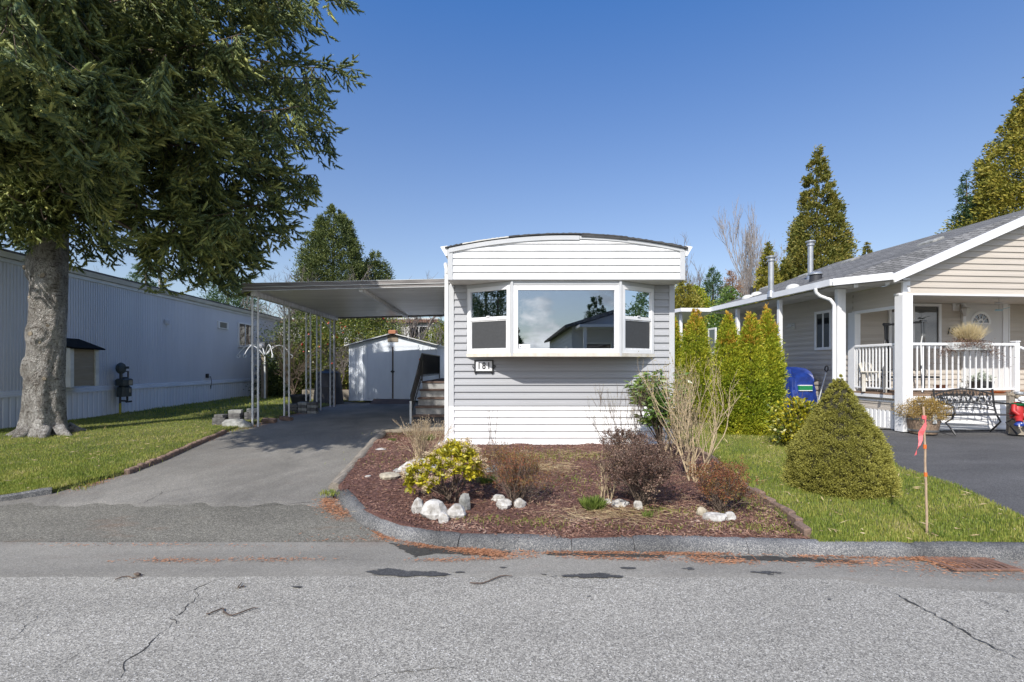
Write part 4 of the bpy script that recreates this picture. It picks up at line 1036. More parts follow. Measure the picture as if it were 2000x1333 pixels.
mb = MB(); m = lambda s,o,z_: (o,s,z_); mb.bbox(v,v+.10,.0,.05,zz,z,.003,m); mb.bbox(v2-.10,v2,.0,.05,zz,z,.003,m); mb.box(v+.1,v2-.1,.0,.04,z-.03,z,m); mb.box(v+.1,v2-.1,.0,.04,zz,zz+.03,m); wv = mb.build('wall_vent', M['white'], lh); mb = MB(); mb.box(v+.10,v2-.10,.0,.03,zz+.03,z-.03,m); mb.build('louvre', M['steel_d'], wv)
v,z = LF.hu(320,624,0); v2,_ = LF.hu(330,624,0)
mb = MB(); mb.bbox(.0,.03,v,v2,z-.13,z,.004)
for k in range(4): mb.bbox(.03,.045,v+.02,v2-.02,z-.12+.028*k,z-.105+.028*k,.003)
mb.build('wall_vent', M['greywall'], lh)
v,z = LF.hu(403,735,0)
mb = MB(); mb.bbox(.0,.06,v-.06,v+.06,z-.06,z+.08,.01); ot = mb.build('outlet_box', M['black'], lh)
mb = MB(); mb.tube([(.04,v,z-.05),(.06,v+.15,z-.02),(.06,v+.22,z-.2),(.04,v+.2,z-.45),(.03,v+.2,.9)], .010, 5); mb.build('cable', M['black'], ot)
mb = MB(); mb.tube([(-1.0,9.6-3.2,ztop+.3),(-1.0,9.6-3.2,ztop+.95)], .05, 10); mb.tube([(-1.0,6.4,ztop+.95),(-1.0,6.4,ztop+1.0)], .07, 10); mb.build('roof_vent_pipe', M['steel'], lh)
# tan cabinet on the wall
v0, zt_ = LF.hu(137,680,.5); v1, _ = LF.hu(193,680,.5); _, zb_ = LF.hu(137,757,.5)
cbn = thing('meter_cabinet', 'tan clad cabinet with dark shingle roof on the grey home wall behind the spruce', 'cabinet', LF.w(0.03,0)[:2]+(0,), LF.a)
mb = MB(); mb.box(0,.44,v0+.02,v1-.02,zb_+.02,zt_+.05)
lap(mb, lambda s,o,z: (.44+o,s,z), v0+.1,v1-.1,zb_+.02,zt_,.17,.008); lap(mb, lambda s,o,z:(s,v0+.02-o,z),.0,.36,zb_+.02,zt_,.17,.008)
mb.prism([(0,zt_),(.44,zt_),(0,zt_+.21)], v0+.02,v1-.02, lambda a,b,h_:(a,h_,b)); mb.build('body', M['tanbox'], cbn)
mb = MB()
for (a,b) in ((v0,v0+.1),(v1-.1,v1)):
    mb = MB(); mb.bbox(.34,.475,a,b,zb_,zt_+.0,.004); mb.build('corner_trim', M['offwhite'], cbn)
mb = MB(); mb.prism([(-.02,zt_+.20),(.56,zt_-.02),(.56,zt_+.01),(-.02,zt_+.24)], v0-.08,v1+.08, lambda a,b,h_:(a,h_,b)); mb.build('roof', M['shingledk'], cbn)
# gas meter
v, zt_ = LF.hu(243,730,.22); _, zlow = LF.hu(243,812,.22)
x_, y_, _ = LF.w(.22, v)
gm = thing('gas_meter', 'grey green gas meter on a yellow riser pipe against the left home', 'gas meter', (x_, y_, .28), LF.a)
mb = MB(); mb.bbox(-.11,.11,-.17,.15,.50,.78,.05); mb.bbox(-.12,.12,-.18,.16,.78,.96,.03); mb.tube([(0,.0,.9),(0,.0,1.0)],.09,14); mb.build('body', M['meter'], gm)
mb = MB(); mb.lathe([(.0,-.05),(.13,-.04),(.15,0),(.13,.04),(.06,.06),(.0,.06)],n=20); mb.v = [(a,b+ -.12,c+1.2) if False else (c*1.0, a-.12, b+1.22) for a,b,c in mb.v]; mb.tube([(0,-.12,1.2),(0,-.12,.95)],.035,8); mb.tube([(.04,-.02,1.24),(.1,.02,1.24)],.03,10); mb.build('regulator', M['meter'], gm, True, ang=40)
mb = MB(); mb.tube([(0,-.05,1.14),(0,.13,1.14),(0,.13,.92)],.02,8); mb.tube([(0,.1,.5),(0,.1,.38),(0,-.14,.40)],.025,8); mb.tube([(0,.06,.36),(.02,.22,.36)],.025,8); mb.tube([(0,-.15,.34),(0,-.15,.52)],.024,8); mb.build('pipework', M['black'], gm)
mb = MB(); mb.tube([(0,-.15,-.03),(0,-.15,.34)],.026,10); mb.build('riser_pipe', M['yellow'], gm)
mb = MB(); mb.bbox(.12,.125,-.02,.10,.80,.92,.01); mb.bbox(.112,.118,-.0,.05,.60,.7,.005); mb.build('dial_plate', M['stonetan'], gm)
# post with electric meter
d = 18.4; p = W(516,0,d)
mp_ = thing('meter_post', 'square brown timber post with a round glass electric meter by the grey home', 'post', (p.x, d, .30))
mb = MB(); mb.bbox(-.09,.09,-.09,.09,-.05,1.75,.008); mb.build('post', M['wood'], mp_)
mb = MB(); mb.bbox(-.14,.1,-.16,.08,1.76,2.15,.01); mx_ = mb.build('meter_box', M['steel_d'], mp_)
mb = MB(); mb.lathe([(.0,0),(.10,0),(.10,.06),(.08,.09),(.0,.10)],n=18); mb.v = [(a-.03,-.16-c,b+2.0) for a,b,c in mb.v]; mb.build('meter_dial', M['steel'], mx_, True, ang=40)
# white hanging basket stand
p = W(528,0,18.3)
hs_ = thing('basket_stand', 'white pole with curled hooks for hanging baskets beside the second carport post', 'plant stand', (p.x-.05, 18.0, .30))
mb = MB(); mb.tube([(0,0,-.05),(0,0,1.62)],.034,10); mb.lathe([(.03,0),(.06,.03),(.06,.07),(.03,.10)],(0,0,1.62),12); mb.build('pole', M['offwhite'], hs_)
for a in (0,60,120,180,240,300):
    c_, s_ = math.cos(R(a+12)), math.sin(R(a+12)); pts = []
    for k in range(15):
        u = k/14; r = .05+.85*u; z = 1.68+.42*math.sin(u*2.6)-.22*u*u
        pts.append((c_*r,s_*r,z))
    for k in range(1,7): pts.append((c_*(.90+.06*math.sin(k*.9)), s_*(.90+.06*math.sin(k*.9)), pts[14][2]-.06*(1-math.cos(k*.9))))
    mb = MB(); mb.tube(pts,.018,6); mb.build('hook', M['offwhite'], hs_)

# ================================================================== right home
RF = Frame(7.40, 9.20, R(5.1))
rh = thing('bungalow', 'beige sided single storey home with grey shingle roof and front porch, right', 'house', (RF.x, RF.y, 0), RF.a)
GZ = .33; DZ = 1.03; VB = 1.32          # ground, deck height, back wall of porch
WL = 5.9                                # side wall length beyond the porch front
EZ = 3.27                               # eave top
def lt(x, y, z): u, v = RF.l(x, y); return (u, v, z)
E0, C0, R0 = lt(6.41,9.67,EZ), lt(7.04,9.02,EZ-.005), lt(10.54,9.30,4.76)
E1, R1 = lt(5.97,14.46,EZ+.02), lt(10.02,15.1,4.76)
C0 = (C0[0], -.19, C0[2]); R0 = (R0[0], -.19, 4.76)
RR0 = (2*R0[0]-C0[0], -.19, C0[2]); RR1 = (2*R1[0]-E1[0], R1[1], E1[2])
mb = MB(); vs = [E0,C0,R0,R1,E1,RR0,RR1]; vs2 = [(a,b,c-.05) for a,b,c in vs]
fs = [(0,1,2),(0,2,3,4),(2,5,6,3)]; ed = [(0,1),(1,2),(2,5),(5,6),(6,3),(3,4),(4,0)]
mb.add(vs+vs2, fs+[tuple(7+i for i in f[::-1]) for f in fs]+[(a,b,7+b,7+a) for a,b in ed])
roof = mb.build('roof', M['shingle'], rh)
# fascia / gutter boards
def board(mb, a, b, h, th, drop=0.0):
    A, B = Vector(a), Vector(b); d = (B-A); n = Vector((d.y,-d.x,0)).normalized()*th
    vs = []
    for P_ in (A,B):
        for nn in (Vector((0,0,0)), n):
            for zz in (-drop,-drop-h): vs.append(P_+nn+Vector((0,0,zz)))
    mb.add(vs, [(0,1,3,2),(4,6,7,5),(0,4,5,1),(2,3,7,6),(0,2,6,4),(1,5,7,3)])
for a,b,h_,n_ in ((E1,E0,.125,'gutter'),(E0,C0,.135,'gutter')):
    mb = MB(); board(mb, a, b, h_, .10, -.012); o = mb.build(n_, M['white'], rh)
mb = MB(); board(mb, C0, R0, .165, .03, .0); mb.build('rake_board', M['white'], rh)
mb = MB(); board(mb, R0, RR0, .165, .03, .0); mb.build('rake_board', M['white'], rh)
# soffit under the wide side eave
sf = [E0, C0, (0.0,-.19,EZ-.1), (0.0, WL, EZ-.1), (E1[0],E1[1],EZ)]
mb = MB(); mb.add([(a,b,3.135) for a,b,c in sf]+[(a,b,3.15) for a,b,c in sf], [(4,3,2,1,0),(5,6,7,8,9)])
for k in range(26): mb.box(E0[0]+.35+.002*k,-.02,.5+k*.2,.515+k*.2,3.129,3.1345)
mb.build('soffit', M['panroof'], rh)
# side wall (behind the porch) with lapped siding
mb = MB(); ms = lambda s,o,z: (-o, s, z)
vs_ = MB()
lap(mb, ms, VB-.12, WL, GZ+.55, 3.13, .118, .018); lap(mb, lambda s,o,z:(-o,s,z), 0.0, VB-.12, 2.72, 3.13, .118, .012)
lap(mb, ms, 0.0, VB-.12, GZ+.36, DZ-.03, .118, .012)
mb.build('siding', M['ltan'], rh)
mb = MB(); mb.box(.002,.08,VB-.10,WL,GZ,3.13); mb.box(0.08,6.4,WL-.1,WL,GZ,3.3); mb.box(.002,.08,0.02,VB-.12,2.72,3.13); mb.box(.002,.08,.02,VB-.12,GZ,DZ-.04)
mb.box(.10,6.3,0.06,.14,2.93,3.12); mb.build('wall', M['ltan'], rh)
mb = MB()
k = 0
for a,b in ((VB-.12,WL),):
    n = int((b-a)/.1)
    for k in range(n): mb.box(-.016,.0,a+k*.1,a+k*.1+.055,GZ,GZ+.55)
for k in range(int((VB-.12)/.1)): mb.box(-.016,.0,.1+k*.1,.1+k*.1+.055,GZ,GZ+.36)
mb.box(-.02,.0,0,WL,GZ+.55-.03,GZ+.552) ; mb.box(.0,.002,0,WL,GZ,GZ+.54)
mb.build('skirting', M['white'], rh)
# gable wall above the porch
gm0 = 2.93
def gtop(s): return min(C0[2]+(s-C0[0])*(4.76-C0[2])/(R0[0]-C0[0]), C0[2]+(RR0[0]-s)*(4.76-C0[2])/(R0[0]-C0[0]))-.06
mb = MB(); lap(mb, lambda s,o,z:(s,-o,z), .06, 6.5, gm0, 4.8, .118, .020, top=gtop, step=60)
mb.build('gable_siding', M['ltan'], rh)
mb = MB(); mb.bbox(-.02,.13,-.018,.03,gm0,3.22,.004); mb.box(-.14,6.5,-.05,.06,gm0-.035,gm0-.002); mb.box(-.012,.06,.07,VB-.1,2.66,2.72)
mb.build('beam_trim', M['white'], rh)
mb = MB(); mb.box(-.0,6.4,.06,VB+1.2,gm0+.005,gm0+.02); mb.build('porch_ceiling', M['soffit'], rh)
# porch back wall and right part
mb = MB(); lap(mb, lambda s,o,z:(s,VB-o,z), .10, 6.4, DZ, gm0, .118, .018); mb.box(.08,6.4,VB+.002,VB+.08,GZ,gm0); mb.build('porch_wall', M['ltan'], rh)
ub = RF.hv(1967,600,VB)[0]
mb = MB(); mb.bbox(ub,ub+.03,VB-.04,VB-.004,DZ,gm0,.004); mb.build('wall_trim', M['white'], rh)
mb = MB(); mb.bbox(-.035,.10,VB-.20,VB-.015,GZ+.4,2.70,.004); mb.build('corner_trim', M['white'], rh)
# deck
mb = MB(); mb.box(-.05,6.4,-.06,VB,DZ-.035,DZ); mb.build('deck_floor', M['deck'], rh)
mb = MB(); mb.box(-.045,6.4,-.055,-.005,DZ-.13,DZ-.038); mb.box(-.062,-.045,-.055,VB-.2,DZ-.1,DZ-.038); lap(mb, lambda s,o,z:(s,-.0-o,z), .1, 6.38, GZ+.02, DZ-.14, .095, .015); mb.box(.1,6.38,.0,.02,GZ,DZ-.14); mb.box(6.36,6.40,.02,VB,GZ,DZ-.04); mb.build('deck_skirt', M['white'], rh)
# porch column
mb = MB(); mb.bbox(-.13,.075,-.13,.055,GZ,gm0-.036,.006); mb.build('column', M['white'], rh)
# eave posts
for i,(px,d0) in enumerate(((1637,9.9),(1523,11.5),(1441,13.3))):
    x = (px-1000)/F*d0; u,v = RF.l(x,d0)
    mb = MB(); w_ = .045
    mb.bbox(u-w_,u+w_,v-w_,v+w_,GZ,3.128,.006); mb.bbox(u-w_-.02,u+w_+.02,v-w_-.02,v+w_+.02,GZ,GZ+.03,.004)
    if i == 0: mb.bbox(u-w_+.105,u+w_+.105,v-w_+.02,v+w_+.02,GZ,3.128,.006)
    mb.build('eave_post', M['white'], rh)
# downspout at the first post
x = (1600-1000)/F*9.75; u0,v0 = RF.l((1592-1000)/F*10.0,10.0); u1,v1 = RF.l((1629-1000)/F*9.85,9.85)
mb = MB(); mb.tube([(u0,v0,3.16),(u0+.02,v0,3.07),(u0+.1,v0,3.0),(u1-.08,v1,2.9),(u1,v1,2.80),(u1,v1,2.6),(u1,v1,GZ+.1)],.036,8); mb.build('downspout', M['white'], rh, True, ang=50)
# windows and vent in the side wall
side_window(RF, rh, 1627, 1594, 605, 683, 0.0, -1)
side_window(RF, rh, 1511, 1494, 620, 678, 0.0, -1, div=True)
side_window(RF, rh, 1400, 1385, 640, 690, 0.0, -1, div=False)
v,z = RF.hu(1547,640,0); mb = MB(); mb.bbox(-.03,-.013,v-.13,v+.13,z-.05,z+.1,.004); mb.prism([(-.03,z+.08),(-.12,z),(-.03,z)],v-.09,v+.09,lambda a,b,h_:(a,h_,b)); mb.build('dryer_vent', M['soffit'], rh)
# rear side canopy
mb = MB(); a1 = lt(5.99,14.40,0); a2 = lt(4.99,14.35,0); a3 = lt(4.85,14.9,0); a4 = lt(4.65,18.2,0); a5 = lt(6.6,18.2,0)
mb.prism([(p[0],p[1]) for p in (a1,a2,a3,a4,a5)][::-1], 3.17, 3.275, lambda a,b,h_:(a,b,h_)); mb.build('rear_canopy', M['white'], rh)
for q in ((5.1,14.7),(5.0,17.9)):
    u,v = RF.l(*q); mb = MB(); mb.bbox(u-.04,u+.04,v-.04,v+.04,GZ,3.168,.005); mb.build('eave_post', M['white'], rh)
# porch window, door, lamp, number
uw0,zw1 = RF.hv(1733,593,VB); uw1,_ = RF.hv(1835,593,VB); _,zw0 = RF.hv(1733,681,VB)
mw = lambda s,o,z: (s,VB-.012-o,z)
mb = MB(); frame_box(mb,mw,uw0,uw1,zw0,zw1,.06,0,.04); cm = RF.hv(1783,600,VB)[0]; mb.bbox(cm-.07,cm+.0,0,.038,zw0+.06,zw1-.06,.003,mw); pw = mb.build('window', M['white'], rh)
mb = MB(); mb.box(uw0+.06,uw1-.06,.004,.008,zw0+.06,zw1-.06,mw); mb.build('pane', M['glassdk'], pw)
mb = MB()
for k in range(34):
    z = zw0+.08+k*(zw1-zw0-.15)/34; mb.box(uw0+.07,cm-.08,.009,.012,z,z+.010,mw); mb.box(cm+.03,uw1-.09,.009,.012,z,z+.006,mw)
mb.build('blind', M['blindark'], pw)
ud0,zd1 = RF.hv(1876,588,VB); ud1,_ = RF.hv(1964,588,VB); zd0 = DZ
mb = MB(); mb.bbox(ud0,ud0+.07,0,.05,zd0,zd1,.004,mw); mb.bbox(ud1-.13,ud1,0,.05,zd0,zd1,.004,mw); mb.bbox(ud0+.07,ud1-.13,0,.048,zd1-.07,zd1,.004,mw); mb.build('door_frame', M['white'], rh)
mb = MB(); mb.bbox(ud0+.072,ud1-.132,.0,.028,zd0+.01,zd1-.075,.004,mw); door = mb.build('door', M['doorw'], rh)
uf,zf = RF.hv(1911,631,VB); rf_ = .225
mb = MB(); n = 20
for r0,r1,o1,mt in ((rf_-.03,rf_+.02,.045,0),(.05,.085,.04,0)):
    for k in range(n):
        a,b = math.pi*k/n, math.pi*(k+1)/n
        mb.prism([(uf+r0*math.cos(a),zf+r0*math.sin(a)),(uf+r1*math.cos(a),zf+r1*math.sin(a)),(uf+r1*math.cos(b),zf+r1*math.sin(b)),(uf+r0*math.cos(b),zf+r0*math.sin(b))],.029,o1,lambda a_,b_,h_: mw(a_,h_,b_))
mb.bbox(uf-rf_-.02,uf+rf_+.02,.029,.044,zf-.03,zf-.001,.003,mw)
for a in (36,72,108,144):
    c_,s_ = math.cos(R(a)),math.sin(R(a)); mb.tube([mw(uf+.07*c_,.036,zf+.07*s_),mw(uf+(rf_-.02)*c_,.036,zf+(rf_-.02)*s_)],.010,5)
fl = mb.build('fanlight', M['white'], door)
mb = MB(); mb.prism([(uf+(rf_-.025)*math.cos(math.pi*k/16),zf+(rf_-.025)*math.sin(math.pi*k/16)) for k in range(17)],.0282,.031,lambda a_,b_,h_: mw(a_,h_,b_)); mb.build('pane', M['glassdk'], fl)
ul,zl = RF.hv(1868,597,VB); mb = MB(); mb.bbox(ul-.12,ul+.03,0,.03,zl-.12,zl+.05,.005,mw); lp = mb.build('porch_lamp', M['white'], rh)
mb = MB(); mb.tube([mw(ul-.05,.03,zl-.0),mw(ul-.04,.11,zl+.03),mw(ul+.03,.15,zl-.02),mw(ul+.03,.15,zl-.06)],.014,6); mb.lathe([(.01,.0),(.09,-.03),(.095,-.05),(.04,-.20),(.0,-.21)],mw(ul+.03,.15,zl-.05),6); mb.build('lantern', M['panroof'], lp)
un,zn = RF.hv(1859,648,VB)
for k,ch in enumerate('182'): text(rh, ch, .22, (un-.12+.112*k, VB-.030, zn), (R(90),0,0), M['black'], 'digit', .006, .95, .25)
# railings
def railing(parent, a, b, n, zt_, zb_, r=.011):
    A,B = Vector(a),Vector(b); mb = MB()
    d = (B-A).normalized(); nn = Vector((-d.y,d.x,0))
    def m(s,o,z): p = A+d*s+nn*o; return (p.x,p.y,z)
    L_ = (B-A).length
    mb.bbox(0,L_,-.028,.028,zt_-.035,zt_+.012,.01,m); mb.bbox(0,L_,-.018,.018,zb_,zb_+.03,.005,m)
    rl = mb.build('railing', M['white'], parent)
    for k in range(n):
        s = (k+.5)*L_/n; q = MB(); q.bbox(s-r,s+r,-r,r,zb_+.03,zt_-.035,.002,m); q.build('baluster', M['white'], rl)
    return rl
ur = RF.hv(1979,700,-.02)[0]
railing(rh, (.08,-.02,0), (ur,-.02,0), 18, 1.985, 1.10)
railing(rh, (-.02,.06,0), (-.02,VB-.2,0), 13, 1.985, 1.10)
mb = MB(); mb.bbox(ur,ur+.09,-.065,.025,GZ,2.02,.006); mb.bbox(ur-.01,ur+.10,-.075,.035,2.02,2.04,.006); mb.build('newel_post', M['white'], rh)
mb = MB(); mb.tube([(ur+.08,-.02,1.93),(ur+.14,-.06,1.90),(ur+.9,-.6,1.3)],.026,8); mb.build('stair_rail', M['white'], rh)
# roof furniture, each standing on the left slope
def roofz(u,v):
    a,b,c = Vector(E0),Vector(R0),Vector(R1); n = (b-a).cross(c-a); return a.z-(n.x*(u-a.x)+n.y*(v-a.y))/n.z
def roof_at(px,py):      # meet the slope
    x,y = (px-1000)/F, -(py-HZ)/F
    lo_, hi_ = 8.0, 16.0
    for _ in range(50):
        d = (lo_+hi_)/2; u,v = RF.l(x*d,d)
        if CH+y*d > roofz(u,v): hi_, lo_ = hi_, d
        else: lo_, hi_ = lo_, d
    return None
def slope_point(px, py):
    best = None
    for d in np.linspace(9.2,15.5,400):
        x = (px-1000)/F*d; z = CH-(py-HZ)/F*d; u,v = RF.l(x,d); e = abs(z-roofz(u,v))
        if best is None or e < best[0]: best = (e,u,v,roofz(u,v),d)
    return best[1:]
for (px,py,py2,lb) in ((1506,577,500,'nearer'),(1583,545,470,'far')):
    u,v,z,d = slope_point(px,py); hgt = (py-py2)/F*d; x,y,_ = RF.w(u,v)
    mb = MB(); mb.lathe([(.09,-.05),(.075,.08),(.065,.10),(.062,.10),(.062,hgt-.14),(.09,hgt-.13),(.09,hgt-.10),(.07,hgt-.09),(.07,hgt-.06),(.115,hgt-.045),(.115,hgt-.02),(.04,hgt),(.0,hgt+.01)],(u,v,z),18)
    mb.build('flue_pipe', M['steel'], rh, True, ang=35)
u,v,z,d = slope_point(1593,548); mb = MB(); mb.lathe([(.13,-.06),(.125,.12),(.0,.125)],(u,v,z),18); o=mb.build('roof_vent', M['darkplastic'], rh, True, ang=35)
mb = MB(); mb.lathe([(.15,.125),(.15,.15),(.10,.185),(.0,.20)],(u,v,z),18); mb.build('cap', M['steel'], o, True, ang=35)
for px,py in ((1549,563),(1478,577),(1461,583)):
    u,v,z,d = slope_point(px,py); mb = MB(); mb.lathe([(.16,-.03),(.15,.02),(.11,.07),(.05,.09),(.0,.095)],(u,v,z),14); mb.build('roof_vent', M['soffit'], rh, True, ang=35)
u,v,z,d = slope_point(1468,578); mb = MB(); mb.tube([(u,v,z-.05),(u,v,z+.25)],.035,8); mb.tube([(u+.1,v,z-.05),(u+.1,v,z+.22)],.03,8); mb.build('vent_pipe', M['black'], rh)
for px,py in ((1817,471),(1661,507),(1574,535),(1497,560)):
    u,v,z,d = slope_point(px,py+3); pc = (4.76-3.27)/(R0[0]-E0[0])
    m = lambda x_,y_,z_: (u+x_, v+y_, z+z_+x_*pc); mb = MB(); mb.bbox(-.13,.13,-.2,.2,.0,.05,.02,m); mb.build('ridge_vent', M['stonegrey'], rh)
for px,py,d in ((1672,560,9.4),(1733,552,9.15)):
    x = (px-1000)/F*d; u,v = RF.l(x,d); mb = MB(); mb.box(u-.04,u+.04,v-.01,v+.01,3.10,3.134)
    for k in range(4): mb.box(u-.035+.02*k,u-.027+.02*k,v-.012,v+.012,3.075,3.10)
    mb.build('light_clip', M['white'], rh)
# ================================================================== things on and by the porch
def place(o, fr, u, v, z, rz=0): x,y,_ = fr.w(u,v); o.location = (x,y,z); o.rotation_euler = (0,0,fr.a+rz)
# bench
bn = thing('garden_bench', 'black metal garden bench with leafy lattice back in front of the porch', 'bench', (8.47, 8.93, .325), R(2))
hw_ = .56
mb = MB(); n = 24
def arc_(z0, z1, y, n=24): return [(-hw_+2*hw_*k/n, y, z0+(z1-z0)*(1-(2*k/n-1)**2)) for k in range(n+1)]
mb.tube(arc_(.70,.80,.20), .015, 6); mb.tube(arc_(.47,.55,.16), .011, 6); mb.tube(arc_(.40,.46,.14), .009, 6)
rr = random.Random(4)
for k in range(17):
    x = -hw_+.05+k*.064; zt__ = .70+.10*(1-(x/hw_)**2); zb__ = .47+.08*(1-(x/hw_)**2)
    dx = .07*(-1)**k; mb.tube([(x,.17,zb__),(x+dx*.8,.185,(zb__+zt__)/2),(x+dx,.2,zt__)], .0065, 5)
    for j in range(3):
        cx, cz = x+rr.uniform(-.03,.03), zb__+(zt__-zb__)*rr.uniform(.15,.85); P_ = []
        for q in range(10):
            a = q*math.pi/5+rr.random(); r = .034 if q%2 == 0 else .014; P_.append((cx+math.cos(a)*r, cz+math.sin(a)*r))
        mb.prism(P_, .178,.186, lambda a,b,h_:(a,h_,b))
for k in range(7):
    x = -.42+k*.14; mb.tube([(x,.15,.40),(x+.03,.16,.50)], .006, 5); mb.blob((x+.02,.15,.45),(.022,.005,.022),6,4,.2,k)
mb.build('backrest', M['black'], bn)
mb = MB()
for k in range(7): mb.bbox(-hw_,hw_,-.20+k*.052,-.165+k*.052,.338,.352,.003)
mb.build('seat', M['black'], bn)
for sx_ in (-1,1):
    x = sx_*(hw_+.012); mb = MB()
    mb.tube([(x,.20,.80),(x,.17,.50),(x,.13,.34),(x,.05,.20),(x,.14,.10),(x,.24,.0)], .016, 6)
    mb.tube([(x,-.24,.0),(x,-.16,.10),(x,-.05,.20),(x,-.17,.28),(x,-.225,.40),(x,-.20,.50),(x,-.10,.545),(x,.17,.545)], .016, 6)
    mb.tube([(x,-.2,.335),(x,.14,.335)], .013, 6); mb.build('leg', M['black'], bn)
# barrel planter
bx, by = W(1803,0,8.95).x, 8.95
bp = thing('barrel_planter', 'half barrel wooden planter left of the black bench', 'planter', (bx,by,.325))
prof = [(.205,0),(.215,.05),(.235,.15),(.245,.28),(.24,.33),(.215,.33),(.21,.27),(.0,.27)]
mb = MB(); nn_ = 20
mb.lathe(prof, n=60)
mb.v = [(x*(1-.012*(abs(((math.atan2(y,x)/(2*math.pi)*nn_)%1)-.5) > .42)), y*(1-.012*(abs(((math.atan2(y,x)/(2*math.pi)*nn_)%1)-.5) > .42)), z) for x,y,z in mb.v]
mb.build('staves', M['barrel'], bp)
mb = MB(); mb.lathe([(.220,.04),(.225,.04),(.230,.075),(.224,.075)], n=40); mb.lathe([(.244,.25),(.249,.25),(.249,.285),(.243,.285)], n=40); mb.build('hoop', M['steel_d'], bp)
mb = MB(); mb.bbox(-.045,.03,-.262,-.256,.20,.37,.003); mb.build('plant_tag', M['offwhite'], bp)
# moose figure
mx, my = W(1988,0,8.8).x, 8.8
ms_ = thing('moose_statue', 'painted moose figure with striped green scarf sitting on a stump beside the bench', 'statue', (mx,my,.325))
mb = MB(); mb.lathe([(.13,0),(.12,.03),(.105,.22),(.115,.26),(.0,.265)],n=20); mb.build('stump', M['tanbox'], ms_, True, ang=40)
mb = MB(); mb.lathe([(.0,.26),(.11,.27),(.13,.34),(.12,.44),(.085,.54),(.05,.58),(.0,.585)],n=20,sy=.8)
for s_ in (-1,1): mb.tube([(s_*.06,-.04,.30),(s_*.09-.05,-.15,.30),(s_*.09-.08,-.19,.24)],[.055,.05,.045],10)
mb.tube([(-.09,-.02,.52),(-.15,-.07,.42),(-.11,-.12,.36)],[.04,.038,.035],8); mb.tube([(.09,-.02,.52),(.15,-.07,.42),(.11,-.12,.36)],[.04,.038,.035],8)
mb.build('body', M['red'], ms_, True, ang=50)
mb = MB()
for k in range(3): mb.lathe([(.075,.0),(.095,.01),(.095,.04),(.07,.05)],(0,-.005,.515+.0*k),16)
sc_ = mb.build('scarf', M['green'], ms_, True, ang=50)
for k in range(5):
    z1_ = .55-.055*k; mb = MB(); mb.bbox(.0,.085,-.125+.003*k,-.105+.003*k,z1_-.05,z1_,.004); mb.build('scarf_stripe', M['green'] if k%2==0 else M['white'], sc_)
mb = MB(); mb.blob((0,-.10,.635),(.085,.075,.06),14,9,.03,2); mb.build('muzzle', M['white'], ms_, True)
mb = MB(); mb.blob((0,-.02,.68),(.065,.06,.07),14,9,.03,3)
for s_ in (-1,1): mb.blob((s_*.035,-.075,.70),(.012,.01,.012),8,6,.0,3)
hd_ = mb.build('head', M['tanbox'], ms_, True)
for s_ in (-1,1):
    mb = MB(); mb.tube([(s_*.04,0,.71),(s_*.10,0,.70),(s_*.17,0,.73)],[.015,.025,.012],8)
    for q in range(3): mb.tube([(s_*(.09+.04*q),0,.70),(s_*(.10+.045*q),-.0,.78-.01*q)],[.018,.007],6)
    mb.build('antler', M['tanbox'], ms_, True, ang=50)
mb = MB(); mb.lathe([(.07,.72),(.073,.73),(.065,.765),(.0,.775)],(0,-.015,0),16); mb.build('cap', M['steel'], ms_, True, ang=40)
for s_ in (-1,1):
    mb = MB(); c_ = (s_*.09-.10,-.21,.20); mb.blob(c_,(.085,.06,.055),14,8,.04,6); bt = mb.build('boot', M['blue'], ms_, True)
    mb = MB(); rr = random.Random(2)
    for q in range(7): a = q*.9; mb.blob((c_[0]+.06*math.cos(a),c_[1]-.045,c_[2]+.032*math.sin(a*1.3)),(.013,.012,.013),8,5,0,1)
    mb.build('dot', M['white'], bt)
# stone pot behind the moose
pt = thing('timber_post', 'short grey weathered timber post behind the moose figure', 'post', (9.36,9.12,.33)); mb = MB(); mb.bbox(-.055,.055,-.03,.05,0,.70,.01); mb.build('body', M['woodgrey'], pt)
# swing frame on the porch
sw_ = thing('swing_frame', 'black and grey metal swing frame standing on the porch', 'swing', (0,0,0)); place(sw_, RF, 0, 0, DZ)
vS = .62
uR, zR = RF.hv(1803,628,vS); uL, zL = RF.hv(1731,634,vS); zR -= DZ; zL -= DZ
for u_, z_, mt in ((uR,zR,'steel_d'),(uL,zL,'black')):
    mb = MB()
    for s_ in (-1,1): mb.tube([(u_+.028*s_,vS,z_-.02),(u_+.028*s_,vS+.01*s_,z_-.30),(u_+.10*s_,vS+.05*s_,z_-.46),(u_+.40*s_,vS+.38*s_,.01)], .021, 8)
    mb.tube([(u_-.06,vS,z_),(u_+.06,vS,z_)], .03, 8); mb.tube([(u_-.3,vS-.28,.35),(u_+.3,vS+.28,.35)],.014,6); mb.build('side_frame', M[mt], sw_)
mb = MB(); mb.tube([(uL,vS,zL-.01),(uL+.12,vS,zL-.0),(uR-.1,vS,zR-.02),(uR,vS,zR-.02)], .021, 8); mb.build('top_bar', M['black'], sw_)
mb = MB(); mb.bbox(uL+.12,uR+.28,vS-.1,vS+.28,.28,.32,.01)
for k in range(9): mb.tube([(uL+.18+k*.12,vS+.25,.32),(uL+.22+k*.12,vS+.3,.46)],.008,5)
mb.tube([(uL+.12,vS+.27,.44),(uR+.26,vS+.27,.44)],.013,6); mb.build('seat', M['black'], sw_)
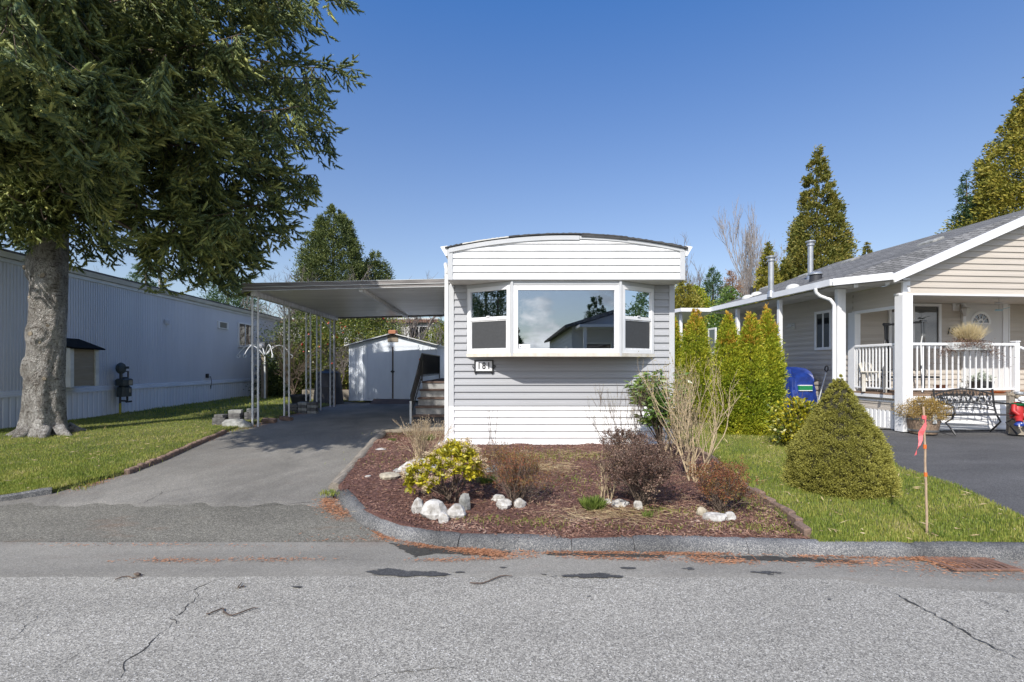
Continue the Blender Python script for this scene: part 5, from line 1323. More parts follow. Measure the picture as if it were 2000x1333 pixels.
# slatted chair
ch = thing('slatted_chair', 'cream slatted wooden garden chair behind the side porch railing', 'chair', (0,0,0)); place(ch, RF, .22, .72, DZ, R(20))
mb = MB()
for k in range(5): mb.bbox(-.2+k*.085,-.125+k*.085,.20,.222,.18,.62-.02*abs(k-2),.004,lambda x,y,z:(x,y+(z-.2)*.3,z))
mb.build('backrest', M['sill'], ch)
mb = MB()
for k in range(5): mb.bbox(-.22,.22,-.22+k*.09,-.15+k*.09,.22,.24,.004)
mb.build('seat', M['sill'], ch)
for s_ in (-1,1):
    mb = MB(); mb.bbox(s_*.25-.04,s_*.25+.04,-.26,.25,.40,.42,.004); mb.bbox(s_*.24-.015,s_*.24+.015,-.22,-.16,0,.40,.004); mb.bbox(s_*.24-.015,s_*.24+.015,.18,.24,0,.40,.004); mb.build('arm', M['sill'], ch)
# window box on the railing
ub0,zb0_ = RF.hv(1855,674,-.1); ub1,_ = RF.hv(1932,674,-.1)
wb = thing('railing_planter', 'white planter box of dry brown heather and blond grass on the porch railing', 'planter', (0,0,0)); place(wb, RF, (ub0+ub1)/2, -.05, 0)
hw_ = (ub1-ub0)/2
mb = MB(); mb.prism([(-.09,1.86),(.09,1.86),(.11,2.00),(-.11,2.00)], -hw_,hw_, lambda a,b,h_:(h_,a,b)); mb.build('box', M['offwhite'], wb)
n = 1500; a = rng.uniform(0,6.283,n); tl = rng.uniform(.02,1,n)**.7; P = np.stack([.05+rng.normal(size=n)*.045, rng.normal(size=n)*.03, 1.98+0*a],-1)
D = np.stack([np.cos(a)*tl*.95, np.sin(a)*tl*.6, 1.15-tl*.45],-1); V,Fq = leaves(P,D,rng.uniform(.28,.47,n),.007,0,.3); arr_mesh('grass_plume', V,Fq, M['plume'], wb)
n = 4200; P = np.stack([rng.normal(size=n)*hw_*.62+.0, rng.normal(size=n)*.08-.03, 1.99+rng.normal(size=n)*.05],-1); P[:,2] -= .10*np.abs(P[:,0]/hw_)**2
V,Fq = leaves(P, rdir(n), .035, .010); arr_mesh('heather', V,Fq, simple('brown_heather',(.20,.12,.085),.9,(.10,.06,.045),30), wb)
# pots and small things on the deck
def at_deck(px, v): return RF.hv(px,760,v)[0]
u_ = at_deck(1916,.95); pp_ = thing('flower_pot', 'dark square pot with grey leafy plant by the front door', 'pot', (0,0,0)); place(pp_, RF, u_, .95, DZ)
mb = MB(); mb.prism([(-.13,0),(.13,0),(.17,.20),(-.17,.20)], -.13,.13, lambda a,b,h_:(a,h_,b)); mb.build('pot', M['darkplastic'], pp_)
n = 500; P = np.stack([rng.normal(size=n)*.10,rng.normal(size=n)*.06,.27+rng.normal(size=n)*.05],-1); V,Fq = leaves(P, rdir(n), .06,.03); arr_mesh('foliage', V,Fq, leafmat('grey_leaf',[(.12,.14,.12),(.3,.33,.29),(.42,.43,.38)],.7,.1), pp_)
u_ = at_deck(1837,.8); o = MB(); o.lathe([(.09,0),(.10,.01),(.12,.11),(.125,.13),(.0,.13)],n=20); o = o.build('clay_pot', M['terracotta'], None, True, ang=40); place(o, RF, u_, .8, DZ); tag(o,'low terracotta pot on the porch deck under the swing seat','pot')
u_ = at_deck(1879,.9); ct = thing('cat_figurine', 'small white and grey cat figurine by the front door', 'figurine', (0,0,0)); place(ct, RF, u_, .9, DZ)
mb = MB(); mb.blob((0,0,.10),(.075,.09,.10),12,8,.05,4); mb.tube([(.05,.08,.04),(.11,.03,.05),(.13,-.04,.05)],[.02,.018,.012],8); mb.build('body', M['offwhite'], ct, True)
mb = MB(); mb.blob((0,-.04,.22),(.05,.048,.045),12,8,.03,4)
for s_ in (-1,1): mb.tube([(s_*.028,-.04,.25),(s_*.034,-.04,.285)],[.016,.002],6)
mb.build('head', M['offwhite'], ct, True)
u_ = RF.hv(1940,768,.1)[0]; mb = MB(); mb.lathe([(.07,0),(.09,.01),(.115,.04),(.105,.04),(.0,.02)],n=20); o = mb.build('saucer', M['orange'], None, True, ang=40); place(o, RF, u_, .02, DZ-.0); tag(o,'orange plastic saucer at the deck edge above the bench','saucer')
# hanging gliders
for k,(px,py,c_,lb) in enumerate(((1951,593,'steel','grey bird shaped ornament hanging from the porch ceiling, upper of two'),(1951,607,'blueish','pale blue bird shaped ornament hanging under the grey one'))):
    if c_ == 'blueish': mt = simple('pale_blue_paint',(.25,.45,.52),.5)
    else: mt = M['steel']
    u_,z_ = RF.hv(px,py,.45); g_ = thing('hanging_ornament', lb, 'ornament', (0,0,0), 0, 'bird ornaments hanging in the porch'); place(g_, RF, u_, .45, z_)
    mb = MB(); mb.tube([(-.09,0,0),(0,0,.01),(.09,0,.0)],[.008,.018,.004],8)
    mb.add([(-.02,-.01,.01),(.05,-.14,.05),(.10,-.13,.05),(.04,-.01,.01),(-.02,.01,.01),(.05,.14,.05),(.10,.13,.05),(.04,.01,.01)],[(0,1,2,3),(7,6,5,4)]); mb.build('body', mt, g_)
    mb = MB(); mb.tube([(0,0,.01),(0,0,(gm0-z_))],.002,4); mb.build('string', M['black'], g_)
# covered barbecue and shovel on the patio
bq = thing('covered_barbecue', 'barbecue under a rumpled blue cover with a green stripe beside the house wall', 'barbecue', (0,0,0)); place(bq, RF, -.48, 2.75, .345, R(90+0))
def cover(mb, w, d, z0, z1):
    # draped cover: rounded box with folds
    n = 56; rows = [(z0,1.05,0),(z0+.1,1.03,1),(z0+.3,1.0,1),(z0+.5,.98,.9),(z1-.22,.95,.7),(z1-.08,.90,.4),(z1-.01,.74,.2),(z1+.02,.4,.1),(z1+.02,.01,0)]
    vs = []; 
    for z,s,fo in rows:
        for k in range(n):
            t_ = 2*math.pi*k/n; c_,s_ = math.cos(t_),math.sin(t_); e = .28
            x = math.copysign(abs(c_)**e,c_)*w/2*s; y = math.copysign(abs(s_)**e,s_)*d/2*s
            f_ = 1+.045*fo*math.sin(t_*9+z*9)+.03*fo*math.sin(t_*17+z*15)+.02*math.sin(t_*5-z*13); sag = (-.09*math.sin(t_*2+1)-.03*math.sin(t_*7))*(z > z1-.3)
            vs.append((x*f_,y*f_,z+sag))
    mb.add(vs, [(r*n+k, r*n+(k+1)%n, (r+1)*n+(k+1)%n, (r+1)*n+k) for r in range(len(rows)-1) for k in range(n)])
mb = MB(); cover(mb, 1.45, .64, .16, 1.12); cv = mb.build('cover', M['blue'], bq, True, ang=50)
mb = MB(); mb.box(-.755,-.60,-.15,.17,.66,.76); sp_ = mb.build('stripe', M['green'], cv)
mb = MB(); mb.box(-.757,-.60,-.15,.17,.761,.777); mb.box(-.757,-.60,-.15,.17,.643,.659); mb.build('stripe_edge', M['white'], cv)
mb = MB()
for x in (-.55,.55):
    for y in (-.22,.22): mb.tube([(x,y,0),(x,y,.6)],.025,8)
mb.bbox(-.55,.55,-.22,.22,.12,.3,.01); mb.build('cart', M['black'], bq)
sv = thing('shovel', 'shovel with black grip leaning on the beige wall behind the dwarf spruce', 'shovel', (0,0,0)); place(sv, RF, 0, 0, 0)
v_,z_ = RF.hu(1614,722,-.10); mb = MB(); mb.tube([(-.10,v_,z_-.05),(-.38,v_-.02,.5)],.016,8); mb.build('shaft', M['steel'], sv)
mb = MB(); mb.tube([(-.105,v_,z_-.07),(-.10,v_-.05,z_),(-.095,v_-.04,z_+.06),(-.09,v_,z_+.08),(-.095,v_+.04,z_+.06),(-.10,v_+.05,z_),(-.105,v_,z_-.06)],.014,6); mb.build('grip', M['black'], sv)
mb = MB(); mb.bbox(-.42,-.39,v_-.12,v_+.1,.35,.62,.01); mb.build('blade', M['steel_d'], sv)
# survey stake with tape
stk = thing('survey_stake', 'thin wooden stake tied with pink tape, standing in the lawn by the kerb', 'stake', (3.585,4.2,.10))
mb = MB(); rr = random.Random(2); pts_ = [(0+(-.03)*k/12+rr.uniform(-.004,.004), .0+rr.uniform(-.003,.003), -.04+1.14*k/12) for k in range(13)]; mb.tube(pts_,[.0095-.002*k/12 for k in range(13)],7); mb.build('stick', M['cane'], stk)
for z_ in (.50,.74): mb = MB(); mb.tube([(-.03*z_/1.1,0,z_),(-.03*z_/1.1,0,z_+.035)],.0125,8,False); mb.build('orange_band', M['orange'], stk)
mb = MB(); vs = []
for k in range(9):
    u_ = k/8; z_ = 1.01-.33*u_; x_ = -.028-.085*u_**1.2+.006*math.sin(k*1.7); w_ = .012+.028*math.sin(min(1,u_*1.25)*math.pi)
    vs += [(x_-w_*.5,-.014-.012*math.sin(k*1.3),z_),(x_+w_*.5,-.02+.012*math.sin(k*1.9),z_+.012)]
mb.add(vs,[(2*k,2*k+1,2*k+3,2*k+2) for k in range(8)]); mb.lathe([(.0,0),(.016,.0),(.017,.03),(.0,.03)],(-.028,0,.995),8)
mb.build('tape', M['pink'], stk)

# ================================================================== edgings of the beds
def log(a, b, r, name, label, mat, cat='timber', n=18, seed=1, flat=False):
    rr = random.Random(seed); A,B = Vector(a),Vector(b); L_ = (B-A).length; mb = MB(); pts = []; rad = []
    for k in range(n+1):
        p = A.lerp(B,k/n); p += Vector((rr.uniform(-.004,.004),0,rr.uniform(-.004,.004))); pts.append(p); rad.append(r*(1+rr.uniform(-.04,.04))*(.86 if k in (0,n) else 1))
    mb.tube(pts, rad, 12); o = mb.build(name, mat, None, True, ang=45); tag(o, label, cat); return o
log((-2.05,5.62,.14),(-2.42,9.1,.30),.078,'timber_edging','round grey log edging between driveway and mulch bed',M['woodgrey'])
log((-2.42,9.18,.30),(-1.10,9.62,.31),.055,'timber_edging','shorter log edging running from the driveway log towards the steps',M['wood'],seed=3)
mb = MB(); rr = random.Random(9); pth = [(-4.93,6.22),(-5.0,6.9),(-5.14,7.6),(-5.3,8.4),(-5.43,9.15)]
px_ = [p[0] for p in pth]; py_ = [p[1] for p in pth]; y = 6.22
while y < 9.15:
    x = float(I(y,py_,px_)); z = float(zdrive(0,y)); h_ = .075+rr.uniform(-.008,.01)
    mb.bbox(x-.04,x+.035,y,y+.078,z-.02,z+h_,.012); y += .083
tag(mb.build('brick_edging', M['brick']), 'row of small brown edging bricks along the left lawn', 'edging')
mb = MB(); pth = [(2.55,4.18),(2.62,4.6),(2.66,5.3),(2.72,6.2),(2.78,7.2)]; px_ = [p[0] for p in pth]; py_ = [p[1] for p in pth]; y = 4.18
while y < 7.2:
    x = float(I(y,py_,px_)); z = float(zright(x,y)); l_ = rr.uniform(.16,.22); dz_ = rr.uniform(-.012,.012)
    mb.bbox(x-.035,x+.035,y,y+l_-.008,z-.03,z+.06+dz_,.012,lambda a,b,c:(a+.03*math.sin(b*3),b,c+.006*math.sin(b*40+a*60))); y += l_
tag(mb.build('brick_edging', M['brick']), 'brown brick edging between mulch bed and right lawn', 'edging')

# ================================================================== stones in the bed
def bed_at(px, py):
    z = .15
    for _ in range(8):
        d = F*(CH-z)/(py-HZ); x = (px-1000)/F*d; z = float(zbed(x,d))
    return x, d, z
RK = [  # px, base py, width px, height px, material, label
 (815,1005,26,40,'stone','white stone at the left end of the group under the yellow green shrub'),
 (845,1018,50,50,'stone','largest white stone, in front of the yellow green shrub'),
 (866,1023,22,30,'stone','small egg shaped white stone in front of the yellow green shrub'),
 (890,1014,34,38,'stone','rounded white stone half in the shade of the yellow green shrub'),
 (906,1000,24,46,'stonegrey','upright grey stone behind the shaded white one, under the yellow green shrub'),
 (984,996,34,26,'stone','white stone left of the pair below the reddish twiggy shrub'),
 (1016,994,22,28,'stone','white stone right of the pair below the reddish twiggy shrub'),
 (974,980,24,18,'stone','small shaded white stone behind the pair below the reddish twiggy shrub'),
 (1189,986,24,16,'stone','small white stone left of the row under the dark brown shrub'),
 (1215,992,38,18,'stone','longest white stone of the row under the dark brown shrub'),
 (1248,996,20,24,'stone','white stone right of the row under the dark brown shrub'),
 (1374,1010,24,26,'stonetan','yellowish stone left of the row under the small red shrub'),
 (1406,1021,46,22,'stone','flat white stone in the middle of the row under the small red shrub'),
 (1430,1018,24,24,'stone','white stone right of the row under the small red shrub'),
 (757,938,40,18,'stonetan','flat tan stone alone in the mulch left of the yellow green shrub'),
 (774,923,16,12,'stonegrey','little grey stone touching the flat tan one'),
 (812,928,72,36,'stone','wide white stone behind the yellow green shrub'),
 (717,933,12,8,'stone','tiny white stone alone in the mulch near the log'),
 (962,924,30,16,'stonegrey','grey flat stone behind the reddish twiggy shrub'),
 (741,880,18,7,'stone','small pale chip of stone beside the log edging')]
for i,(px,py,w_,h_,mt,lb) in enumerate(RK):
    x,y,z = bed_at(px,py); s_ = y/F; mb = MB(); mb.blob((0,0,h_*s_*.36),(w_*s_*.55,w_*s_*.42,h_*s_*.48),13,9,.20,i+3)
    o = mb.build('stone', M[mt], None, True, ang=16); o.location = (x,y+w_*s_*.4,z-.018); o.rotation_euler = (0,0,i*1.3%.8-.4); tag(o, lb, 'stone')

# ================================================================== buildings behind
bb = thing('white_building', 'long white low building with red brown roof edge behind the shed', 'building', (0,24.5,0))
mb = MB(); mb.box(-14,-3.9,0,5,.2,3.75)
mb.build('wall', M['offwhite'], bb); mb = MB(); mb.box(-14.2,-3.7,-.15,5.1,3.76,3.98); mb.build('roof', M['offwhite'], bb)
mb = MB(); mb.box(-14.25,-3.65,-.22,-.155,3.74,3.90); mb.build('roof_edge', M['rust'], bb)
p0, p1 = W(797,636,24.5), W(840,668,24.5); mb = MB(); m = lambda s,o,z:(s,-o,z); frame_box(mb,m,p0.x,p1.x,p1.z,p0.z,.07,0,.05); mb.bbox((p0.x+p1.x)/2-.03,(p0.x+p1.x)/2+.03,0,.045,p1.z+.07,p0.z-.07,.003,m); f = mb.build('window', M['white'], bb)
mb = MB(); mb.box(p0.x+.07,p1.x-.07,.01,.02,p1.z+.07,p0.z-.07,m); mb.build('pane', M['glassdk'], f)
# home across the street (seen mirrored in the bay window)
ah = thing('mobile_home', 'lapped siding home across the street, mirrored in the bay window', 'mobile home', (2.9,-8.5,0))
mb = MB(); mb.prism([(0,.2),(7.5,.2),(7.5,3.45),(3.75,4.6),(0,3.45)],0,-14,lambda a,b,h_:(a,h_,b)); lap(mb,lambda s,o,z:(-o,-s,z),.1,13.9,.5,3.4,.2,.02); lap(mb,lambda s,o,z:(s,o,z),.1,7.4,.5,3.4,.2,.02); mb.build('wall', M['greywall'], ah)
mb = MB(); mb.prism([(-.4,3.35),(3.75,4.62),(7.9,3.35),(7.9,3.5),(3.75,4.8),(-.4,3.5)],.5,-14.3,lambda a,b,h_:(a,h_,b)); mb.build('roof', M['shingle'], ah)
for k in range(4):
    mb = MB(); mm = lambda s,o,z:(-o,-s,z); a = 1.6+k*3.1; frame_box(mb,mm,a,a+.9,1.4,2.6,.08,.02,.06); f = mb.build('window', M['white'], ah)
    mb = MB(); mb.box(a+.08,a+.82,.025,.03,1.48,2.52,mm); mb.build('pane', M['glassdk'], f)
for k in range(3):
    mb = MB(); mm = lambda s,o,z:(s,o,z); a = .6+k*2.3; frame_box(mb,mm,a,a+1.3,1.2,2.7,.08,.02,.06); f = mb.build('window', M['white'], ah)
    mb = MB(); mb.box(a+.08,a+1.22,.025,.03,1.28,2.62,mm); mb.build('pane', M['glassdk'], f)
mb = MB()
for x in (.3,2.4,4.5): mb.bbox(x,x+.14,1.5,1.64,.1,3.3,.01)
mb.build('porch_post', M['white'], ah); mb = MB(); mb.box(.1,5,0.02,1.8,3.3,3.42); mb.build('porch_roof', M['white'], ah)
# ================================================================== the big spruce
TX, TY, TZ = -8.52, 8.9, .28
sp_ = thing('spruce_tree', 'huge old spruce with pale bark and drooping branches on the left lawn', 'tree', (TX,TY,TZ))
NZ, NA = 150, 96
zs = np.linspace(-.12,13.5,NZ)**1.0; zs = np.concatenate([np.linspace(-.1,4.6,110), np.linspace(4.7,13.5,40)]); NZ = len(zs)
th = np.linspace(0,2*np.pi,NA,endpoint=False)
rad = I(zs,[-.1,0,.15,.35,.7,1.2,2,2.7,3.2,3.6,4.6,8,13.5],[.56,.50,.45,.42,.40,.385,.37,.36,.355,.35,.33,.24,.06])
cxz = I(zs,[0,1,2,3,4.6,14],[-.03,-.03,.02,.06,.07,.1])
rad = rad*.72
T, Zg = np.meshgrid(th, zs); Rg = np.repeat(rad[:,None],NA,1)
fl = np.exp(-np.maximum(Zg,0)/.38)
Rg = Rg*(1+fl*(.13*np.sin(5*T+.6)+.09*np.sin(8*T+2))+.035*np.sin(4*T+Zg*1.1)*(Zg<4.6)+.02*np.sin(9*T-Zg*3)+.012*np.sin(17*T+Zg*9)*np.sin(Zg*21)+.009*rng.normal(size=T.shape))
knots = [(-2.55,3.05,.17,.10),(-1.05,2.9,.20,.05),(-1.75,2.50,.10,.03),(-1.6,1.85,.15,.05),(-1.15,1.70,.10,.04),(-2.85,1.25,.15,.09),(-1.75,.95,.10,.02),(-.75,2.0,.10,.03),(-.9,1.05,.10,.03),(-2.3,3.4,.12,.04),(-.6,2.45,.08,.03),(-1.3,.55,.10,.02)]
for a,z_,s_,h_ in knots:
    dT = np.angle(np.exp(1j*(T-a)))*Rg; q = (dT**2+(Zg-z_)**2)/s_**2
    Rg += .9*h_*np.exp(-q*1.2) - h_*1.0*np.exp(-q*8) + h_*.3*np.exp(-(np.sqrt(q)-1.0)**2*14)
X = cxz[:,None]+Rg*np.cos(T); Y = Rg*np.sin(T); V = np.stack([X,Y,Zg],-1).reshape(-1,3)
ii = np.arange(NZ-1)[:,None]*NA+np.arange(NA)[None]; jj = np.arange(NZ-1)[:,None]*NA+(np.arange(NA)[None]+1)%NA
arr_mesh('trunk', V, np.stack([ii,jj,jj+NA,ii+NA],-1).reshape(-1,4), M['bark'], sp_, True)
mb = MB()
for a,l_ in ((-2.7,.38),(-1.9,.25),(-.9,.30),(-.2,.35),(.8,.4),(2.4,.4)):
    c_,s_ = math.cos(a),math.sin(a); mb.tube([(c_*.27,s_*.27,.14),(c_*(.27+l_*.4),s_*(.27+l_*.4),.05),(c_*(.27+l_),s_*(.27+l_),-.03)],[.11,.08,.025],8)
mb.build('root', M['bark'], sp_, True)
mb = MB()
for a,z_,s_,h_ in knots[:6]+knots[7:9]:
    r_ = float(I(z_,zs,rad))*1.02; c_,s2 = math.cos(a),math.sin(a); q = MB(); q.tube([(c_*r_*.9,s2*r_*.9,z_),(c_*(r_+h_*.45),s2*(r_+h_*.45),z_)],[s_*.35,s_*.26],9); q.build('branch_stub', M['wood'], sp_, True, ang=30)
def rlim(az, z):
    a = math.degrees(math.atan2(math.sin(az), math.cos(az)))
    right = I(z,[4.0,5.2,6.5,8.5,9.2,11],[3.3,3.9,4.35,5.0,2.0,1.0])
    front = I(z,[4.0,5.2,6.5,8.5,9.2,11],[.8,1.3,2.2,2.8,1.6,.8])
    left = I(z,[4.0,5.2,5.9,7.0,8.5,9.2,11],[.55,.85,1.4,2.7,3.2,1.4,.8])
    back = I(z,[4.0,5.2,8.5,9.2,11],[1.4,1.7,1.7,1.2,.8])
    return float(I(a%360,[0,30,65,150,180,215,260,290,315,335,360],[right,right*.9,back,back,left,left,front,front*1.1,right*.95,right,right]))
def floorz(x, y):
    r = math.hypot(x,y); a = math.degrees(math.atan2(y,x))
    if -75 < a < -33: return float(I(r,[0,1.2,1.6,3.0,3.4,5.3,6.5],[3.3,3.4,4.7,4.6,3.8,3.6,3.6]))
    if -33 <= a < 60: return float(I(r,[0,1.2,1.5,2.1,2.4,3.2,3.6,4.1,4.5,5.0,5.6],[3.35,3.6,4.8,4.8,2.9,2.7,3.3,3.7,4.4,5.1,5.7]))
    return float(I(r,[0,1.0,2.0,3.5],[3.25,3.3,4.2,4.8]))
TP, TD, TLn = [], [], []
limbs = MB()
rr = random.Random(21)
def add_branch(az, h, Ln, drop, dens=1.0, hang=1.0):
    dens *= rr.uniform(.65,1.3)
    ph_ = rr.uniform(0,6.28)
    n = max(8,int(Ln/.16)); ca,sa = math.cos(az),math.sin(az); side = Vector((-sa,ca,0)); out = Vector((ca,sa,0))
    pts = []; wob = rr.uniform(-.25,.25)
    for k in range(n+1):
        s = k/n; z = h-drop*(2.2*s-1.3*s*s); pts.append(Vector((0.05,0,0))+out*(.25+(Ln-.25)*s)+side*(wob*math.sin(s*3))+Vector((0,0,z)))
    limbs.tube(pts, [max(.008,.045*(Ln/4.5)*(1-.9*k/n)) for k in range(n+1)], 6)
    nb = int(Ln/.145*dens)
    for k in range(nb):
        s = .10+.90*(k+rr.random())/nb
        i = min(n-1,int(s*n)); p = pts[i].lerp(pts[i+1], s*n-i)
        for q in range(2):
            sg = 1 if q else -1
            kind = rr.random()
            lb = (.30+.62*math.sin(math.pi*min(1,s*.85+.12)))*rr.uniform(.6,1.15)*min(1.1,.45+Ln/4)
            if kind < hang*(.78 if math.sin(s*13+ph_) > -.15 else .28):   # hanging strand
                d = (out*rr.uniform(-.1,.35)+side*sg*rr.uniform(.05,.5)+Vector((0,0,-1))).normalized(); lb *= rr.uniform(.7,1.9)*(1.15 if math.sin(s*13+ph_) > 0 else .6); cur = Vector((0,0,-.2))
            else:
                d = (out*rr.uniform(.35,.9)+side*sg*rr.uniform(.5,1.0)+Vector((0,0,rr.uniform(-.35,.15)))).normalized(); cur = Vector((0,0,-.55))
            m_ = max(3,int(lb/.062)); path = []
            pp = p.copy(); dd = d.copy()
            for j in range(m_+1):
                path.append(pp.copy()); dd = (dd+cur*(.09)).normalized()
                if j > m_*.6: dd = (dd+Vector((0,0,.22))+out*.10).normalized()
                pp = pp+dd*(lb/m_)
            m2 = m_
            while m2 > 0 and path[m2].z < floorz(path[m2].x, path[m2].y)+rr.uniform(-.12,.12): m2 -= 1
            if m2 < 1: continue
            path = path[:m2+1]; m_ = m2
            start = 0 if rr.random() < .6 else int(m_*.25)
            if rr.random() < .5: limbs.tube([path[0],path[m_//2],path[-1]], [.007,.005,.003], 3, False)
            for j in range(start,m_+1):
                t_ = (path[min(j+1,m_)]-path[max(0,j-1)]).normalized()
                sd = t_.cross(Vector((0,0,1))); 
                if sd.length < .2: sd = Vector((rr.uniform(-1,1),rr.uniform(-1,1),0))
                sd.normalize(); sg2 = 1 if j%2 else -1
                TP.append(path[j]); TD.append(t_*.75+sd*sg2*rr.uniform(.35,.75)+Vector((0,0,rr.uniform(-.22,.12)))); TLn.append(rr.uniform(.11,.20))
            TP.append(path[-1]); TD.append(dd); TLn.append(.19)
# low skirt, right and behind; short tufts on the camera side
az0 = 0.0
for z_ in np.concatenate([np.arange(4.25,8.6,.36), np.arange(9.0,12.2,.8)]):
    nb_ = 6
    az0 += 1.1
    for k in range(nb_):
        az = az0+2*math.pi*k/nb_+rr.uniform(-.25,.25); Lr = rlim(az,z_)*rr.uniform(.82,1.06)
        aa = math.degrees(az)%360
        if (aa > 322 or aa < 35) and rr.random() < .7: continue
        vis = 1.0 if (aa > 195 or aa < 60) else .45
        add_branch(az, z_+rr.uniform(-.15,.15), Lr, (.55+.16*Lr)*rr.uniform(.7,1.1), .95*vis if z_ < 8.6 else .4, 1.0)
# extra limbs: the right-hand edge, plus long unseen ones added to shade the driveway
for az,z_,L_,dr in ((-.10,8.9,5.55,1.2),(-.28,8.5,5.35,1.2),(.18,8.4,5.3,1.2),(-.45,8.9,5.0,1.1),(-.05,7.5,5.15,1.25),(.30,7.3,4.9,1.2),(-.33,7.4,4.6,1.2),(-.15,6.8,4.95,1.3),
    (.12,6.2,4.7,1.35),(-.28,6.1,4.2,1.3),(-.42,6.5,4.2,1.3),(-.02,5.6,4.55,1.5),(-.20,5.2,3.9,1.5),(.25,5.4,4.1,1.4),(-.12,4.9,3.4,1.6),(-.30,4.9,3.1,1.5),(.08,4.8,3.3,1.5),(-.5,7.8,4.6,1.1),
    (-.72,6.3,5.0,1.7),(-.86,6.0,4.6,1.5),(-.60,6.7,5.0,1.7),(-.78,5.6,4.5,1.6),(-.95,6.6,4.6,1.6),(-.80,7.2,4.9,1.5),(-.66,5.9,4.6,1.6),(-.98,5.5,4.0,1.4),(-.88,8.0,4.6,1.3),(-.93,6.6,6.1,2.3),(-1.03,6.4,6.0,2.2),(-.86,6.9,6.3,2.4),(-.98,7.1,6.4,2.4),(-1.1,6.7,5.6,2.1),(-.92,8.3,6.3,1.6),(-1.02,7.9,6.0,1.5),(-.84,8.6,6.5,1.7),(-1.10,8.4,6.2,1.5),(-.97,7.4,5.6,1.4),
    (-1.0,5.2,1.8,.9),(-1.5,4.9,1.2,.8),(-1.9,4.9,1.1,.8),(-1.3,4.6,.9,.7),(-2.3,5.3,1.3,.9),(-1.7,5.4,1.6,.9),(-.8,4.9,1.8,.9)):
    add_branch(az,z_,L_,dr,1.5,1.25)
limbs.build('limb', M['twig'], sp_, True)
P = np.array([tuple(v) for v in TP]); D = unit(np.array([tuple(v) for v in TD])); Lt = np.array(TLn)[:,None]
# every twig: a rough tapering brush of needles with single needles standing off it
N_ = len(P); S5 = 5; U_ = unit(np.cross(D, rdir(N_))); W_ = np.cross(D, U_)
rs = np.array([0,.14,.5,.84,1.0]); rf = np.array([.30,.85,1.0,.80,.08]); r0 = rng.uniform(.013,.021,(N_,1,1))
ang = 2*np.pi*np.arange(S5)/S5+rng.uniform(0,1,(N_,1,1)); rr2 = r0*rf[None,:,None]*rng.uniform(.65,1.3,(N_,5,S5))
ctr = P[:,None,None]+D[:,None,None]*(Lt[:,:,None,None]*rs[None,:,None,None])
Vb = ctr+U_[:,None,None]*(np.cos(ang)*rr2)[...,None]+W_[:,None,None]*(np.sin(ang)*rr2)[...,None]
Vb = Vb.reshape(-1,3); base = (np.arange(N_)*5*S5)[:,None]
q_ = np.array([(i*S5+j, i*S5+(j+1)%S5, (i+1)*S5+(j+1)%S5, (i+1)*S5+j) for i in range(4) for j in range(S5)])
Fb = (base[:,:,None]+q_[None]).reshape(-1,4)
K = 17; u = (np.arange(K)+.7)/K
PP = (P[:,None]+D[:,None]*Lt[:,None]*u[None,:,None]).reshape(-1,3); DD = np.repeat(D,K,0)
rad_ = rdir(len(PP)); rad_ = unit(rad_-DD*np.sum(rad_*DD,-1,keepdims=True)); tw = np.tile(u,N_)
V, Fq = leaves(PP+rad_*.008, unit(DD*(.75+.5*tw[:,None])+rad_*.8), rng.uniform(.030,.050,len(PP)), .010, 0, .35)
V, Fq = joinm([(Vb,Fb),(V,Fq)])
print('spruce twigs', N_, 'faces', len(Fq))
arr_mesh('crown', V, Fq, M['spruce'], sp_)

# ================================================================== generic crowns
def clump_crown(H, R_, prof, n, per, cs, Ll, Lw, seed=0, up=.4, rnd=.7, inner=.25, lump=.16, z0=0.0, sx=1.0, squash=1.0, rag=.0):
    g = np.random.default_rng(seed)
    tt_ = np.linspace(0,1,200); w_ = np.array([max(.02,prof(a)) for a in tt_]); cdf = np.cumsum(w_)/w_.sum()
    t = np.interp(g.random(n), cdf, tt_); az = g.uniform(0,2*np.pi,n)
    ph = g.uniform(0,6.28,6)
    lm = 1+lump*(np.sin(3*az+ph[0]+t*9)*.5+np.sin(5*az+ph[1]-t*14)*.35+np.sin(2*az+t*23+ph[2])*.35)
    pr = np.interp(t, tt_, w_)
    r = R_*pr*lm*(1-inner*g.random(n)**1.6)*(1+rag*np.abs(g.normal(size=n)))
    C = np.stack([np.cos(az)*r*sx, np.sin(az)*r, z0+t*H],-1)
    O = np.stack([np.cos(az),np.sin(az),np.full(n,up)],-1)
    sc = (.55+.6*g.random(n))*np.clip(pr*1.6,.35,1)
    off = g.normal(size=(n,per,3))*cs*sc[:,None,None]; off[...,2] *= squash
    P = (C[:,None]+off).reshape(-1,3); D = unit(np.repeat(unit(O),per,0)+off.reshape(-1,3)/max(cs,1e-3)*.35+g.normal(size=(n*per,3))*rnd)
    P[:,2] = np.maximum(P[:,2], z0*.2+.01)
    return leaves(P, D, Ll*g.uniform(.6,1.2,n*per), Lw*g.uniform(.7,1.2,n*per))
